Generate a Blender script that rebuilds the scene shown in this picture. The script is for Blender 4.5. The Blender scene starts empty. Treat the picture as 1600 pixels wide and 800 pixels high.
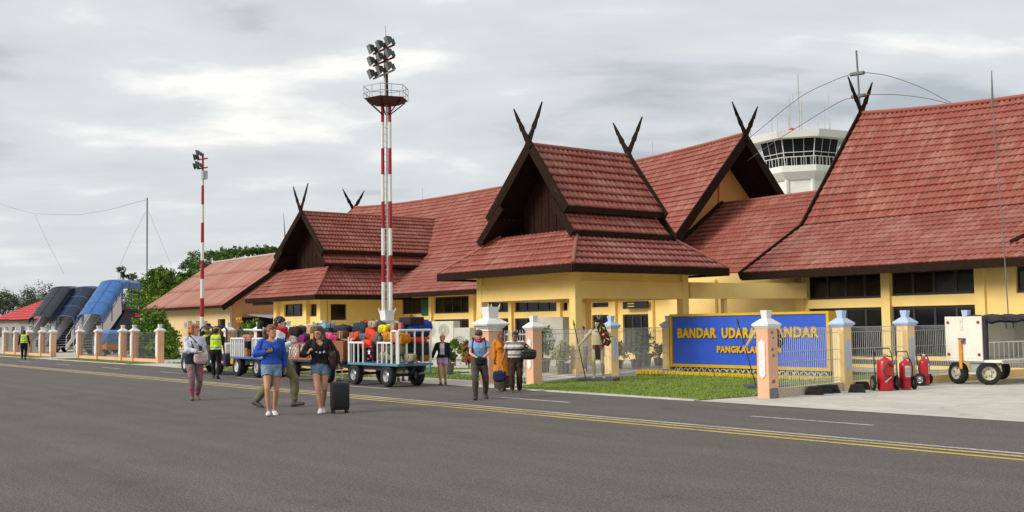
import bpy, bmesh, math, random
import numpy as np
from mathutils import Vector, Matrix, Euler
random.seed(7); np.random.seed(7)
SC = bpy.context.scene
COL = SC.collection

# ------------------------------------------------------------------ camera
CAM_F, CAM_H, CAM_ROLL = 1700.0, 1.65, 0.0125          # focal length in px of a 1600 px wide frame, eye height, roll
VANISH = (-506.0, 524.0)                               # vanishing point of the fence line (-X)
def camera_axes():
    yc = VANISH[1] - CAM_ROLL * (800 - VANISH[0])
    d = (yc - 400) * math.cos(CAM_ROLL)
    pitch = math.atan(d / CAM_F)
    c, s = math.cos(CAM_ROLL), math.sin(CAM_ROLL)
    foot = (800 + d * s, 400 + d * c)
    t = (VANISH[0] - foot[0]) * c - (VANISH[1] - foot[1]) * s
    th = math.pi - abs(math.atan2(t, math.hypot(CAM_F, d)))
    fw = Vector((math.cos(th), math.sin(th), 0)); rt = Vector((math.sin(th), -math.cos(th), 0)); up = Vector((0, 0, 1))
    f = fw * math.cos(pitch) + up * math.sin(pitch); u = up * math.cos(pitch) - fw * math.sin(pitch)
    return f, c * rt - s * u, s * rt + c * u
CF, CR, CU = camera_axes()
CC = Vector((0, 0, CAM_H))
cam_d = bpy.data.cameras.new('camera'); cam = bpy.data.objects.new('camera', cam_d); COL.objects.link(cam)
cam_d.sensor_width = 36; cam_d.lens = 36 * CAM_F / 1600; cam_d.clip_start = .1; cam_d.clip_end = 6000
cam.matrix_world = Matrix(((CR.x, CU.x, -CF.x, CC.x), (CR.y, CU.y, -CF.y, CC.y), (CR.z, CU.z, -CF.z, CC.z), (0, 0, 0, 1)))
SC.camera = cam
def PT(x, y, axis, val):
    "point on a wall or floor plane seen at photo pixel (x, y)"
    d = CF * CAM_F + CR * (x - 800) - CU * (y - 400); i = 'xyz'.index(axis)
    return CC + d * ((val - CC[i]) / d[i])
def GR(x, y): return PT(x, y, 'z', 0)

# ------------------------------------------------------------------ sky, sun, exposure
def nd(nt, typ, **kw):
    n = nt.nodes.new(typ)
    for k, v in kw.items():
        if k.startswith('i_'):
            key = k[2:]; key = int(key) if key.isdigit() else key.replace('_', ' ')
            n.inputs[key].default_value = v
        else: setattr(n, k, v)
    return n
SUN_AZ, SUN_EL = math.radians(258), math.radians(28)    # where the light comes from (angle from +X, ccw)
world = bpy.data.worlds.new('World'); SC.world = world; world.use_nodes = True
nt = world.node_tree; nt.nodes.clear(); lk = nt.links.new
out = nd(nt, 'ShaderNodeOutputWorld'); bg = nd(nt, 'ShaderNodeBackground', i_Strength=.60); lk(bg.outputs[0], out.inputs[0])
sky = nd(nt, 'ShaderNodeTexSky', sky_type='NISHITA', sun_disc=False, sun_elevation=SUN_EL, sun_rotation=math.pi / 2 - SUN_AZ, air_density=1.0, dust_density=2.0)
skys = nd(nt, 'ShaderNodeVectorMath', operation='SCALE', i_Scale=.09); lk(sky.outputs[0], skys.inputs[0])
tc = nd(nt, 'ShaderNodeTexCoord'); sep = nd(nt, 'ShaderNodeSeparateXYZ'); lk(tc.outputs['Generated'], sep.inputs[0])
zz = nd(nt, 'ShaderNodeMath', operation='MAXIMUM', i_1=0.0); lk(sep.outputs[2], zz.inputs[0])
za = nd(nt, 'ShaderNodeMath', operation='ADD', i_1=.16); lk(zz.outputs[0], za.inputs[0])
dx = nd(nt, 'ShaderNodeMath', operation='DIVIDE'); dy = nd(nt, 'ShaderNodeMath', operation='DIVIDE')
lk(sep.outputs[0], dx.inputs[0]); lk(za.outputs[0], dx.inputs[1]); lk(sep.outputs[1], dy.inputs[0]); lk(za.outputs[0], dy.inputs[1])
cmb = nd(nt, 'ShaderNodeCombineXYZ'); lk(dx.outputs[0], cmb.inputs[0]); lk(dy.outputs[0], cmb.inputs[1])
mp0 = nd(nt, 'ShaderNodeMapping'); lk(cmb.outputs[0], mp0.inputs[0]); mp0.inputs['Rotation'].default_value = (0, 0, math.radians(-46))
mp = nd(nt, 'ShaderNodeMapping'); lk(mp0.outputs[0], mp.inputs[0]); mp.inputs['Location'].default_value = (1.7, 4.3, 0); mp.inputs['Scale'].default_value = (.85, 1.15, 1)
n1 = nd(nt, 'ShaderNodeTexNoise', i_Scale=.8, i_Detail=7.0, i_Roughness=.55, i_Distortion=.5); lk(mp.outputs[0], n1.inputs[0])
n2 = nd(nt, 'ShaderNodeTexNoise', i_Scale=2.6, i_Detail=5.0, i_Roughness=.5, i_Distortion=.2); lk(mp.outputs[0], n2.inputs[0])
mxn = nd(nt, 'ShaderNodeMix', data_type='FLOAT'); mxn.inputs[0].default_value = .33; lk(n1.outputs[0], mxn.inputs[2]); lk(n2.outputs[0], mxn.inputs[3])
cr = nd(nt, 'ShaderNodeValToRGB'); lk(mxn.outputs[0], cr.inputs[0])
els = cr.color_ramp.elements
els[0].position = .39; els[0].color = (.47, .51, .55, 1); els[1].position = .61; els[1].color = (1.04, 1.025, .985, 1)
e = els.new(.46); e.color = (.66, .695, .715, 1); e = els.new(.545); e.color = (.745, .77, .78, 1)
# towards the horizon the cloud deck evens out
hz = nd(nt, 'ShaderNodeMapRange', i_1=0.0, i_2=.16, i_3=.9, i_4=0.0); lk(zz.outputs[0], hz.inputs[0])
mh = nd(nt, 'ShaderNodeMix', data_type='RGBA'); lk(hz.outputs[0], mh.inputs[0]); lk(cr.outputs[0], mh.inputs[6]); mh.inputs[7].default_value = (.665, .705, .725, 1)
mk = nd(nt, 'ShaderNodeMix', data_type='RGBA'); mk.inputs[0].default_value = .90; lk(skys.outputs[0], mk.inputs[6]); lk(mh.outputs[2], mk.inputs[7])
lk(mk.outputs[2], bg.inputs[0])
sun_d = bpy.data.lights.new('sun', 'SUN'); sun_d.energy = 1.5; sun_d.angle = math.radians(24); sun_d.color = (1, .94, .84)
sun = bpy.data.objects.new('sun', sun_d); COL.objects.link(sun)
sdir = Vector((math.cos(SUN_AZ) * math.cos(SUN_EL), math.sin(SUN_AZ) * math.cos(SUN_EL), math.sin(SUN_EL)))
sun.rotation_euler = sdir.to_track_quat('Z', 'Y').to_euler(); sun.location = (0, -20, 40)
SC.view_settings.view_transform = 'Standard'; SC.view_settings.look = 'None'; SC.view_settings.exposure = 0.84; SC.view_settings.gamma = 1
SC.view_settings.use_curve_mapping = False

# ------------------------------------------------------------------ materials
MATS = {}
def new_mat(name):
    m = bpy.data.materials.new(name); m.use_nodes = True
    nt = m.node_tree; b = nt.nodes['Principled BSDF']; return m, nt, b
def M(name, col=None, rough=.6, var=.14, scale=5.0, bump=.0, bscale=60.0, metal=0.0, dirt=0.0, dirtcol=(.06, .05, .04), spec=.4, place=False):
    "plain procedural paint / cloth / metal: base colour broken up by two noises, optional grime and relief"
    if name in MATS: return MATS[name]
    m, nt, b = new_mat(name); lk = nt.links.new
    tc = nd(nt, 'ShaderNodeTexCoord') if not place else None; geo = nd(nt, 'ShaderNodeNewGeometry') if place else None
    crd = geo.outputs['Position'] if place else tc.outputs['Object']
    n = nd(nt, 'ShaderNodeTexNoise', i_Scale=scale, i_Detail=5.0, i_Roughness=.6); lk(crd, n.inputs[0])
    mr = nd(nt, 'ShaderNodeMapRange', i_1=.3, i_2=.7, i_3=1 - var, i_4=1 + var); lk(n.outputs[0], mr.inputs[0])
    sc = nd(nt, 'ShaderNodeVectorMath', operation='SCALE'); sc.inputs[0].default_value = col[:3]; lk(mr.outputs[0], sc.inputs['Scale'])
    src = sc.outputs[0]
    if dirt:
        n3 = nd(nt, 'ShaderNodeTexNoise', i_Scale=scale * .35, i_Detail=8.0, i_Roughness=.7); lk(crd, n3.inputs[0])
        r3 = nd(nt, 'ShaderNodeMapRange', i_1=.5, i_2=.75, i_3=0.0, i_4=dirt); lk(n3.outputs[0], r3.inputs[0])
        mx = nd(nt, 'ShaderNodeMix', data_type='RGBA'); lk(r3.outputs[0], mx.inputs[0]); lk(src, mx.inputs[6]); mx.inputs[7].default_value = (*dirtcol, 1); src = mx.outputs[2]
    lk(src, b.inputs['Base Color'])
    b.inputs['Roughness'].default_value = rough; b.inputs['Metallic'].default_value = metal; b.inputs['Specular IOR Level'].default_value = spec
    if bump:
        nb = nd(nt, 'ShaderNodeTexNoise', i_Scale=bscale, i_Detail=3.0); lk(crd, nb.inputs[0])
        bp = nd(nt, 'ShaderNodeBump', i_Strength=bump, i_Distance=.02); lk(nb.outputs[0], bp.inputs['Height']); lk(bp.outputs[0], b.inputs['Normal'])
    MATS[name] = m; return m

def roof_material(name, base, pale, dark, tile=(.24, .38), fade=.5, amount=.55):
    if name in MATS: return MATS[name]
    m, nt, b = new_mat(name); lk = nt.links.new
    uv = nd(nt, 'ShaderNodeUVMap', uv_map='UVMap')
    mp = nd(nt, 'ShaderNodeMapping'); mp.inputs['Scale'].default_value = (4.2, .75, 1); mp.inputs['Rotation'].default_value = (0, 0, .07); lk(uv.outputs[0], mp.inputs[0])
    st = nd(nt, 'ShaderNodeTexNoise', i_Scale=1.0, i_Detail=4.0, i_Roughness=.6); lk(mp.outputs[0], st.inputs[0])
    big = nd(nt, 'ShaderNodeTexNoise', i_Scale=.45, i_Detail=4.0); lk(uv.outputs[0], big.inputs[0])
    # per-tile tone
    dv = nd(nt, 'ShaderNodeVectorMath', operation='DIVIDE'); dv.inputs[1].default_value = (tile[0], tile[1], 1); lk(uv.outputs[0], dv.inputs[0])
    fl = nd(nt, 'ShaderNodeVectorMath', operation='FLOOR'); lk(dv.outputs[0], fl.inputs[0])
    wn = nd(nt, 'ShaderNodeTexWhiteNoise'); lk(fl.outputs[0], wn.inputs[0])
    # sheets of five tiles differ a little more
    dv2 = nd(nt, 'ShaderNodeVectorMath', operation='DIVIDE'); dv2.inputs[1].default_value = (tile[0] * 5, tile[1], 1); lk(uv.outputs[0], dv2.inputs[0])
    fl2 = nd(nt, 'ShaderNodeVectorMath', operation='FLOOR'); lk(dv2.outputs[0], fl2.inputs[0])
    wn2 = nd(nt, 'ShaderNodeTexWhiteNoise'); lk(fl2.outputs[0], wn2.inputs[0])
    a1 = nd(nt, 'ShaderNodeMath', operation='MULTIPLY', i_1=.10); lk(wn.outputs[0], a1.inputs[0])
    a2 = nd(nt, 'ShaderNodeMath', operation='MULTIPLY_ADD', i_1=.10); lk(wn2.outputs[0], a2.inputs[0]); lk(a1.outputs[0], a2.inputs[2])
    a3 = nd(nt, 'ShaderNodeMath', operation='MULTIPLY_ADD', i_1=.45); lk(big.outputs[0], a3.inputs[0]); lk(a2.outputs[0], a3.inputs[2])
    a4 = nd(nt, 'ShaderNodeMath', operation='MULTIPLY_ADD', i_1=.75); lk(st.outputs[0], a4.inputs[0]); lk(a3.outputs[0], a4.inputs[2])
    mr = nd(nt, 'ShaderNodeMapRange', i_1=fade + .08, i_2=fade + .52, i_3=0.0, i_4=amount); lk(a4.outputs[0], mr.inputs[0])
    mr.interpolation_type = 'SMOOTHSTEP'
    mx = nd(nt, 'ShaderNodeMix', data_type='RGBA'); lk(mr.outputs[0], mx.inputs[0]); mx.inputs[6].default_value = (*base, 1); mx.inputs[7].default_value = (*pale, 1)
    # soot and lichen
    so = nd(nt, 'ShaderNodeTexNoise', i_Scale=1.3, i_Detail=8.0, i_Roughness=.75); lk(uv.outputs[0], so.inputs[0])
    sr = nd(nt, 'ShaderNodeMapRange', i_1=.54, i_2=.74, i_3=0.0, i_4=.5); lk(so.outputs[0], sr.inputs[0])
    m2 = nd(nt, 'ShaderNodeMix', data_type='RGBA'); lk(sr.outputs[0], m2.inputs[0]); lk(mx.outputs[2], m2.inputs[6]); m2.inputs[7].default_value = (*dark, 1)
    mp3 = nd(nt, 'ShaderNodeMapping'); mp3.inputs['Scale'].default_value = (2.2, .16, 1); mp3.inputs['Location'].default_value = (7, 3, 0); lk(uv.outputs[0], mp3.inputs[0])
    s3 = nd(nt, 'ShaderNodeTexNoise', i_Scale=1.0, i_Detail=5.0, i_Roughness=.65); lk(mp3.outputs[0], s3.inputs[0])
    r3 = nd(nt, 'ShaderNodeMapRange', i_1=.52, i_2=.75, i_3=0.0, i_4=.5); lk(s3.outputs[0], r3.inputs[0])
    m3 = nd(nt, 'ShaderNodeMix', data_type='RGBA'); lk(r3.outputs[0], m3.inputs[0]); lk(m2.outputs[2], m3.inputs[6]); m3.inputs[7].default_value = (*dark, 1)
    lk(m3.outputs[2], b.inputs['Base Color']); b.inputs['Roughness'].default_value = .5; b.inputs['Specular IOR Level'].default_value = .35
    MATS[name] = m; return m

# ------------------------------------------------------------------ objects
WM = {}
def props(o, label=None, cat=None, group=None, kind=None):
    if label: o['label'] = label
    if cat: o['category'] = cat
    if group: o['group'] = group
    if kind: o['kind'] = kind
    return o
def thing(name, label, cat, loc=(0, 0, 0), rz=0.0, group=None):
    o = bpy.data.objects.new(name, None); COL.objects.link(o); o.empty_display_size = .2
    o.location = loc; o.rotation_euler = (0, 0, rz); WM[o.name] = Matrix.Translation(Vector(loc)) @ Matrix.Rotation(rz, 4, 'Z')
    return props(o, label, cat, group, 'thing')
def copy_tree(o, parent=None):
    c = o.copy(); COL.objects.link(c); c.parent = parent
    for ch in list(o.children): copy_tree(ch, c)
    return c

class MB:
    "collects polygons; build() links them as one mesh object"
    def __init__(s): s.v = []; s.f = []; s.m = []; s.uv = None
    def add(s, vs, fs, mi=0, T=None):
        n = len(s.v)
        if T is not None: vs = [T @ Vector(p) for p in vs]
        s.v.extend([tuple(p) for p in vs]); s.f.extend([tuple(i + n for i in f) for f in fs]); s.m.extend([mi] * len(fs)); return s
    def box(s, p0, p1, mi=0, T=None):
        (a, b, c), (d, e, f) = [[min(x) for x in zip(p0, p1)], [max(x) for x in zip(p0, p1)]]
        return s.add([(a, b, c), (d, b, c), (d, e, c), (a, e, c), (a, b, f), (d, b, f), (d, e, f), (a, e, f)],
                     [(0, 3, 2, 1), (4, 5, 6, 7), (0, 1, 5, 4), (1, 2, 6, 5), (2, 3, 7, 6), (3, 0, 4, 7)], mi, T)
    def bbox(s, p0, p1, r=.02, mi=0, T=None):
        "box with chamfered edges"
        bm = bmesh.new(); c = [(a + b) / 2 for a, b in zip(p0, p1)]; d = [abs(a - b) for a, b in zip(p0, p1)]
        bmesh.ops.create_cube(bm, size=1)
        for v in bm.verts: v.co = Vector((c[0] + v.co.x * d[0], c[1] + v.co.y * d[1], c[2] + v.co.z * d[2]))
        bmesh.ops.bevel(bm, geom=bm.edges[:], offset=min(r, min(d) * .45), segments=2, affect='EDGES', profile=.5)
        bm.verts.index_update(); s.add([v.co.copy() for v in bm.verts], [[v.index for v in f.verts] for f in bm.faces], mi, T); bm.free(); return s
    def hexa(s, bot, top, mi=0, T=None):
        n = len(bot)
        return s.add(list(bot) + list(top), [tuple(range(n))[::-1], tuple(range(n, 2 * n))] + [(i, (i + 1) % n, n + (i + 1) % n, n + i) for i in range(n)], mi, T)
    def frust(s, c, w0, d0, z0, w1, d1, z1, mi=0):
        x, y = c[0], c[1]
        q = lambda w, d, z: [(x - w / 2, y - d / 2, z), (x + w / 2, y - d / 2, z), (x + w / 2, y + d / 2, z), (x - w / 2, y + d / 2, z)]
        return s.hexa(q(w0, d0, z0), q(w1, d1, z1), mi)
    def rings(s, rings, mi=0, cap=True, closed=True, T=None):
        n = len(rings[0]); vs = [p for r in rings for p in r]; fs = []
        for i in range(len(rings) - 1):
            for j in range(n if closed else n - 1):
                k = (j + 1) % n; fs.append((i * n + j, i * n + k, (i + 1) * n + k, (i + 1) * n + j))
        if cap: fs += [tuple(range(n))[::-1], tuple(range((len(rings) - 1) * n, len(rings) * n))]
        return s.add(vs, fs, mi, T)
    def cyl(s, p0, p1, r0, r1=None, n=10, mi=0, T=None): return s.tube([p0, p1], [r0, r0 if r1 is None else r1], n, mi, T=T)
    def tube(s, pts, r, n=8, mi=0, T=None, sq=1.0, up=None, cap=True):
        pts = [Vector(p) for p in pts]; rr = r if isinstance(r, (list, tuple)) else [r] * len(pts); R = []; last = None
        for i, p in enumerate(pts):
            t = (pts[min(i + 1, len(pts) - 1)] - pts[max(i - 1, 0)]).normalized()
            if last is None:
                a = Vector(up) if up else (Vector((0, 0, 1)) if abs(t.z) < .9 else Vector((1, 0, 0)))
            else: a = last
            u = (a - t * a.dot(t)).normalized(); w = t.cross(u); last = u
            R.append([p + (u * math.cos(q) * sq + w * math.sin(q)) * rr[i] for q in [2 * math.pi * k / n for k in range(n)]])
        return s.rings(R, mi, cap, T=T)
    def lathe(s, prof, n=16, c=(0, 0, 0), mi=0, T=None, cap=True):
        return s.rings([[(c[0] + r * math.cos(2 * math.pi * k / n), c[1] + r * math.sin(2 * math.pi * k / n), c[2] + z) for k in range(n)] for r, z in prof], mi, cap, T=T)
    def wheel(s, c, ax, r, w, n=20, mi=0, rin=0.0):
        "tyre-like ring about horizontal axis ax through c"
        c = Vector(c); a = Vector(ax).normalized(); u = Vector((0, 0, 1)); v = a.cross(u); h = w / 2; R = []
        for rad, o in [(rin, -h), (r * .86, -h), (r * .97, -h * .7), (r, -h * .3), (r, h * .3), (r * .97, h * .7), (r * .86, h), (rin, h)]:
            R.append([c + a * o + (u * math.cos(q) + v * math.sin(q)) * rad for q in [2 * math.pi * k / n for k in range(n)]])
        if rin > 0: R.append(R[0]); return s.rings(R, mi, False)
        R[0] = [c - a * h + (u * math.cos(q) + v * math.sin(q)) * .001 for q in [2 * math.pi * k / n for k in range(n)]]
        R[-1] = [c + a * h + (u * math.cos(q) + v * math.sin(q)) * .001 for q in [2 * math.pi * k / n for k in range(n)]]
        return s.rings(R, mi, True)
    def ell(s, c, r, n=12, m=8, mi=0, e1=1.0, e2=1.0, T=None, noise=0.0, rs=None):
        "superellipsoid; e<1 boxy"
        f = lambda x, e: math.copysign(abs(x) ** e, x); R = []; rs = rs or random
        for i in range(1, m):
            a = math.pi * i / m - math.pi / 2; ring = []
            for k in range(n):
                q = 2 * math.pi * k / n; d = 1 + (rs.uniform(-noise, noise) if noise else 0)
                ring.append((c[0] + d * r[0] * f(math.cos(a), e1) * f(math.cos(q), e2), c[1] + d * r[1] * f(math.cos(a), e1) * f(math.sin(q), e2), c[2] + d * r[2] * f(math.sin(a), e1)))
            R.append(ring)
        nR = len(R) * n; vs = [p for g in R for p in g] + [(c[0], c[1], c[2] - r[2]), (c[0], c[1], c[2] + r[2])]; fs = []
        for i in range(len(R) - 1):
            for k in range(n): fs.append((i * n + k, i * n + (k + 1) % n, (i + 1) * n + (k + 1) % n, (i + 1) * n + k))
        for k in range(n): fs.append((nR, (k + 1) % n, k)); fs.append((nR + 1, (len(R) - 1) * n + k, (len(R) - 1) * n + (k + 1) % n))
        return s.add(vs, fs, mi, T)
    def poly_y(s, pts, y0, y1, mi=0):
        "outline in x,z extruded along y"
        return s.hexa([(x, y0, z) for x, z in pts], [(x, y1, z) for x, z in pts], mi)
    def poly_x(s, pts, x0, x1, mi=0): return s.hexa([(x0, y, z) for y, z in pts], [(x1, y, z) for y, z in pts], mi)
    def poly_z(s, pts, z0, z1, mi=0): return s.hexa([(x, y, z0) for x, y in pts], [(x, y, z1) for x, y in pts], mi)
    def mesh(s, name, mats):
        me = bpy.data.meshes.new(name); me.from_pydata([tuple(p) for p in s.v], [], s.f)
        for m in (mats if isinstance(mats, (list, tuple)) else [mats]): me.materials.append(m)
        if any(s.m): me.polygons.foreach_set('material_index', s.m)
        if s.uv is not None:
            uvl = me.uv_layers.new(name='UVMap'); idx = np.zeros(len(me.loops), dtype=np.int32); me.loops.foreach_get('vertex_index', idx)
            uvl.data.foreach_set('uv', np.asarray(s.uv, dtype=np.float32)[idx].ravel())
        return me
    def build(s, name, mats, parent=None, smooth=False, world=True, fix=True, sharp=35, **pr):
        me = s.mesh(name, mats)
        if fix:
            bm = bmesh.new(); bm.from_mesh(me); bmesh.ops.recalc_face_normals(bm, faces=bm.faces[:]); bm.to_mesh(me); bm.free()
        if smooth:
            me.polygons.foreach_set('use_smooth', [True] * len(me.polygons)); me.set_sharp_from_angle(angle=math.radians(sharp))
        return link(name, me, parent, world, **pr)
def link(name, me, parent=None, world=True, **pr):
    o = bpy.data.objects.new(name, me); COL.objects.link(o)
    if parent is not None:
        o.parent = parent
        base = WM.get(parent.name)
        if base is not None: 
            WM[o.name] = base
            if world: o.matrix_parent_inverse = base.inverted() if parent.type == 'EMPTY' else Matrix()
    return props(o, **pr)
def part(name, mats, parent, fn, world=True, smooth=False, **kw):
    mb = MB(); fn(mb); return mb.build(name, mats, parent, smooth=smooth, world=world, **kw)
# ------------------------------------------------------------------ ground, apron, markings, lawns
def ground_mat(name, cols, scales, rough=.9, bump=.3, bscale=180.0, crack=0.0, stretch=(1, 1, 1), speck=.0):
    m, nt, b = new_mat(name); lk = nt.links.new
    tc = nd(nt, 'ShaderNodeTexCoord'); mp = nd(nt, 'ShaderNodeMapping'); mp.inputs['Scale'].default_value = stretch; lk(tc.outputs['Object'], mp.inputs[0])
    n0 = nd(nt, 'ShaderNodeTexNoise', i_Scale=scales[0], i_Detail=6.0, i_Roughness=.6); lk(mp.outputs[0], n0.inputs[0])
    n1 = nd(nt, 'ShaderNodeTexNoise', i_Scale=scales[1], i_Detail=5.0, i_Roughness=.65); lk(mp.outputs[0], n1.inputs[0])
    n2 = nd(nt, 'ShaderNodeTexNoise', i_Scale=scales[2], i_Detail=2.0); lk(tc.outputs['Object'], n2.inputs[0])
    r0 = nd(nt, 'ShaderNodeMapRange', i_1=.32, i_2=.68); lk(n0.outputs[0], r0.inputs[0])
    mx = nd(nt, 'ShaderNodeMix', data_type='RGBA'); lk(r0.outputs[0], mx.inputs[0]); mx.inputs[6].default_value = (*cols[0], 1); mx.inputs[7].default_value = (*cols[1], 1)
    r1 = nd(nt, 'ShaderNodeMapRange', i_1=.42, i_2=.72, i_3=0.0, i_4=.8); lk(n1.outputs[0], r1.inputs[0])
    m2 = nd(nt, 'ShaderNodeMix', data_type='RGBA'); lk(r1.outputs[0], m2.inputs[0]); lk(mx.outputs[2], m2.inputs[6]); m2.inputs[7].default_value = (*cols[2], 1)
    r2 = nd(nt, 'ShaderNodeMapRange', i_1=.2, i_2=.8, i_3=1 - speck, i_4=1 + speck); lk(n2.outputs[0], r2.inputs[0])
    sc = nd(nt, 'ShaderNodeVectorMath', operation='SCALE'); lk(m2.outputs[2], sc.inputs[0]); lk(r2.outputs[0], sc.inputs['Scale'])
    src = sc.outputs[0]
    if crack:
        v = nd(nt, 'ShaderNodeTexVoronoi', feature='DISTANCE_TO_EDGE', i_Scale=crack); 
        nw = nd(nt, 'ShaderNodeTexNoise', i_Scale=2.0, i_Detail=5.0); lk(tc.outputs['Object'], nw.inputs[0])
        av = nd(nt, 'ShaderNodeVectorMath', operation='MULTIPLY_ADD'); av.inputs[1].default_value = (.9, .9, .9); lk(nw.outputs['Color'], av.inputs[0]); lk(tc.outputs['Object'], av.inputs[2]); lk(av.outputs[0], v.inputs[0])
        rc = nd(nt, 'ShaderNodeMapRange', i_1=0.0, i_2=.007, i_3=.28, i_4=0.0); lk(v.outputs[0], rc.inputs[0])
        m3 = nd(nt, 'ShaderNodeMix', data_type='RGBA'); lk(rc.outputs[0], m3.inputs[0]); lk(src, m3.inputs[6]); m3.inputs[7].default_value = (.05, .048, .045, 1); src = m3.outputs[2]
    lk(src, b.inputs['Base Color']); b.inputs['Roughness'].default_value = rough; b.inputs['Specular IOR Level'].default_value = .25
    bp = nd(nt, 'ShaderNodeBump', i_Strength=bump, i_Distance=.01); nb = nd(nt, 'ShaderNodeTexNoise', i_Scale=bscale, i_Detail=2.0); lk(tc.outputs['Object'], nb.inputs[0])
    lk(nb.outputs[0], bp.inputs['Height']); lk(bp.outputs[0], b.inputs['Normal']); MATS[name] = m; return m
m_asphalt = ground_mat('asphalt', [(.138, .121, .111), (.121, .108, .100), (.157, .137, .124)], (.18, 1.1, 45.0), bump=1.0, bscale=55.0, crack=0.0, stretch=(.5, 1.3, 1), speck=.75)
m_conc = ground_mat('concrete', [(.58, .55, .49), (.47, .445, .395), (.68, .65, .59)], (.35, 1.6, 60.0), bump=.4, bscale=60.0, crack=.22, speck=.16)
m_soil = ground_mat('soil_ground', [(.10, .13, .05), (.14, .14, .07), (.08, .11, .04)], (.05, .6, 40.0), speck=.2)
m_turf = ground_mat('turf', [(.155, .235, .036), (.195, .265, .046), (.24, .265, .065)], (.5, 3.0, 70.0), bump=1.0, bscale=60.0, speck=.35)
def wear_asphalt():
    nt = m_asphalt.node_tree; lk = nt.links.new; b = nt.nodes['Principled BSDF']; src = b.inputs['Base Color'].links[0].from_socket; tc = nd(nt, 'ShaderNodeTexCoord')
    mp = nd(nt, 'ShaderNodeMapping'); mp.inputs['Scale'].default_value = (.035, 1.5, 1); lk(tc.outputs['Object'], mp.inputs[0])
    n = nd(nt, 'ShaderNodeTexNoise', i_Scale=1.0, i_Detail=5.0, i_Roughness=.6); lk(mp.outputs[0], n.inputs[0]); r = nd(nt, 'ShaderNodeMapRange', i_1=.35, i_2=.65, i_3=.93, i_4=1.06); lk(n.outputs[0], r.inputs[0])
    sp = nd(nt, 'ShaderNodeTexNoise', i_Scale=.9, i_Detail=7.0, i_Roughness=.7); lk(tc.outputs['Object'], sp.inputs[0]); r2 = nd(nt, 'ShaderNodeMapRange', i_1=.57, i_2=.70, i_3=1.0, i_4=.80); lk(sp.outputs[0], r2.inputs[0])
    gr = nd(nt, 'ShaderNodeTexNoise', i_Scale=16.0, i_Detail=3.0, i_Roughness=.7); lk(tc.outputs['Object'], gr.inputs[0]); r3 = nd(nt, 'ShaderNodeMapRange', i_1=.3, i_2=.7, i_3=.80, i_4=1.20); lk(gr.outputs[0], r3.inputs[0])
    a = nd(nt, 'ShaderNodeMath', operation='MULTIPLY'); lk(r.outputs[0], a.inputs[0]); lk(r2.outputs[0], a.inputs[1]); c = nd(nt, 'ShaderNodeMath', operation='MULTIPLY'); lk(a.outputs[0], c.inputs[0]); lk(r3.outputs[0], c.inputs[1])
    s = nd(nt, 'ShaderNodeVectorMath', operation='SCALE'); lk(src, s.inputs[0]); lk(c.outputs[0], s.inputs['Scale']); lk(s.outputs[0], b.inputs['Base Color'])
wear_asphalt()
def marking(name, col):
    m, nt, b = new_mat(name); lk = nt.links.new
    tc = nd(nt, 'ShaderNodeTexCoord'); n = nd(nt, 'ShaderNodeTexNoise', i_Scale=14.0, i_Detail=6.0, i_Roughness=.75); lk(tc.outputs['Object'], n.inputs[0])
    n2 = nd(nt, 'ShaderNodeTexNoise', i_Scale=.7, i_Detail=3.0); lk(tc.outputs['Object'], n2.inputs[0])
    ad = nd(nt, 'ShaderNodeMath', operation='MULTIPLY_ADD', i_1=.6); lk(n2.outputs[0], ad.inputs[0]); lk(n.outputs[0], ad.inputs[2])
    r = nd(nt, 'ShaderNodeMapRange', i_1=.76, i_2=.98, i_3=0.10, i_4=.88); lk(ad.outputs[0], r.inputs[0])
    mx = nd(nt, 'ShaderNodeMix', data_type='RGBA'); lk(r.outputs[0], mx.inputs[0]); mx.inputs[6].default_value = (*col, 1); mx.inputs[7].default_value = (.15, .133, .122, 1)
    lk(mx.outputs[2], b.inputs['Base Color']); b.inputs['Roughness'].default_value = .8; MATS[name] = m; return m
m_white_line = marking('white_road_paint', (.62, .60, .56)); m_yellow_line = marking('yellow_road_paint', (.66, .48, .10))
def sheet(name, x0, y0, x1, y1, z, m, **kw):
    mb = MB(); mb.add([(x0, y0, z), (x1, y0, z), (x1, y1, z), (x0, y1, z)], [(0, 1, 2, 3)]); return mb.build(name, m, **kw)
sheet('ground', -2500, -1500, 2500, 2500, -.06, m_soil, kind='structure')
sheet('apron', -900, -400, 500, 17.12, 0, m_asphalt, kind='structure')
sheet('yard_paving', -140, 19.0, 15, 75, -.01, m_conc, kind='structure')
for nm, x0, x1 in [('driveway', -24.8, -50.4), ('driveway', -14.2, 15)]:
    pass
def ragged(name, pts, z, m, **kw):
    mb = MB(); mb.add([(x, y, z) for x, y in pts], [tuple(range(len(pts)))]); return mb.build(name, m, **kw)
ragged('driveway', [(-16.0, 17.12), (15, 17.12), (15, 36), (-16.0, 36)], .004, m_conc, kind='structure')          # slab by the dolly
ragged('driveway', [(-31.4, 17.1), (-22.6, 17.1), (-23.6, 19.1), (-31.4, 19.1)], .004, m_conc, kind='structure')
ragged('driveway', [(-52.6, 17.1), (-46.5, 17.1), (-46.5, 19.1), (-52.6, 19.1)], .004, m_conc, kind='structure')
ragged('driveway', [(-71.0, 17.1), (-66.4, 17.1), (-66.4, 19.1), (-71.0, 19.1)], .004, m_conc, kind='structure')
# edge line of pale concrete along the apron
def kerb_fn(mb):
    for a, b in [(-120, -71.0), (-66.4, -52.6), (-46.5, -31.4), (-22.6, -16.0)]: mb.box((a, 17.06, -.05), (b, 17.2, .03))
part('kerb', m_conc, None, kerb_fn, kind='structure')
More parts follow.
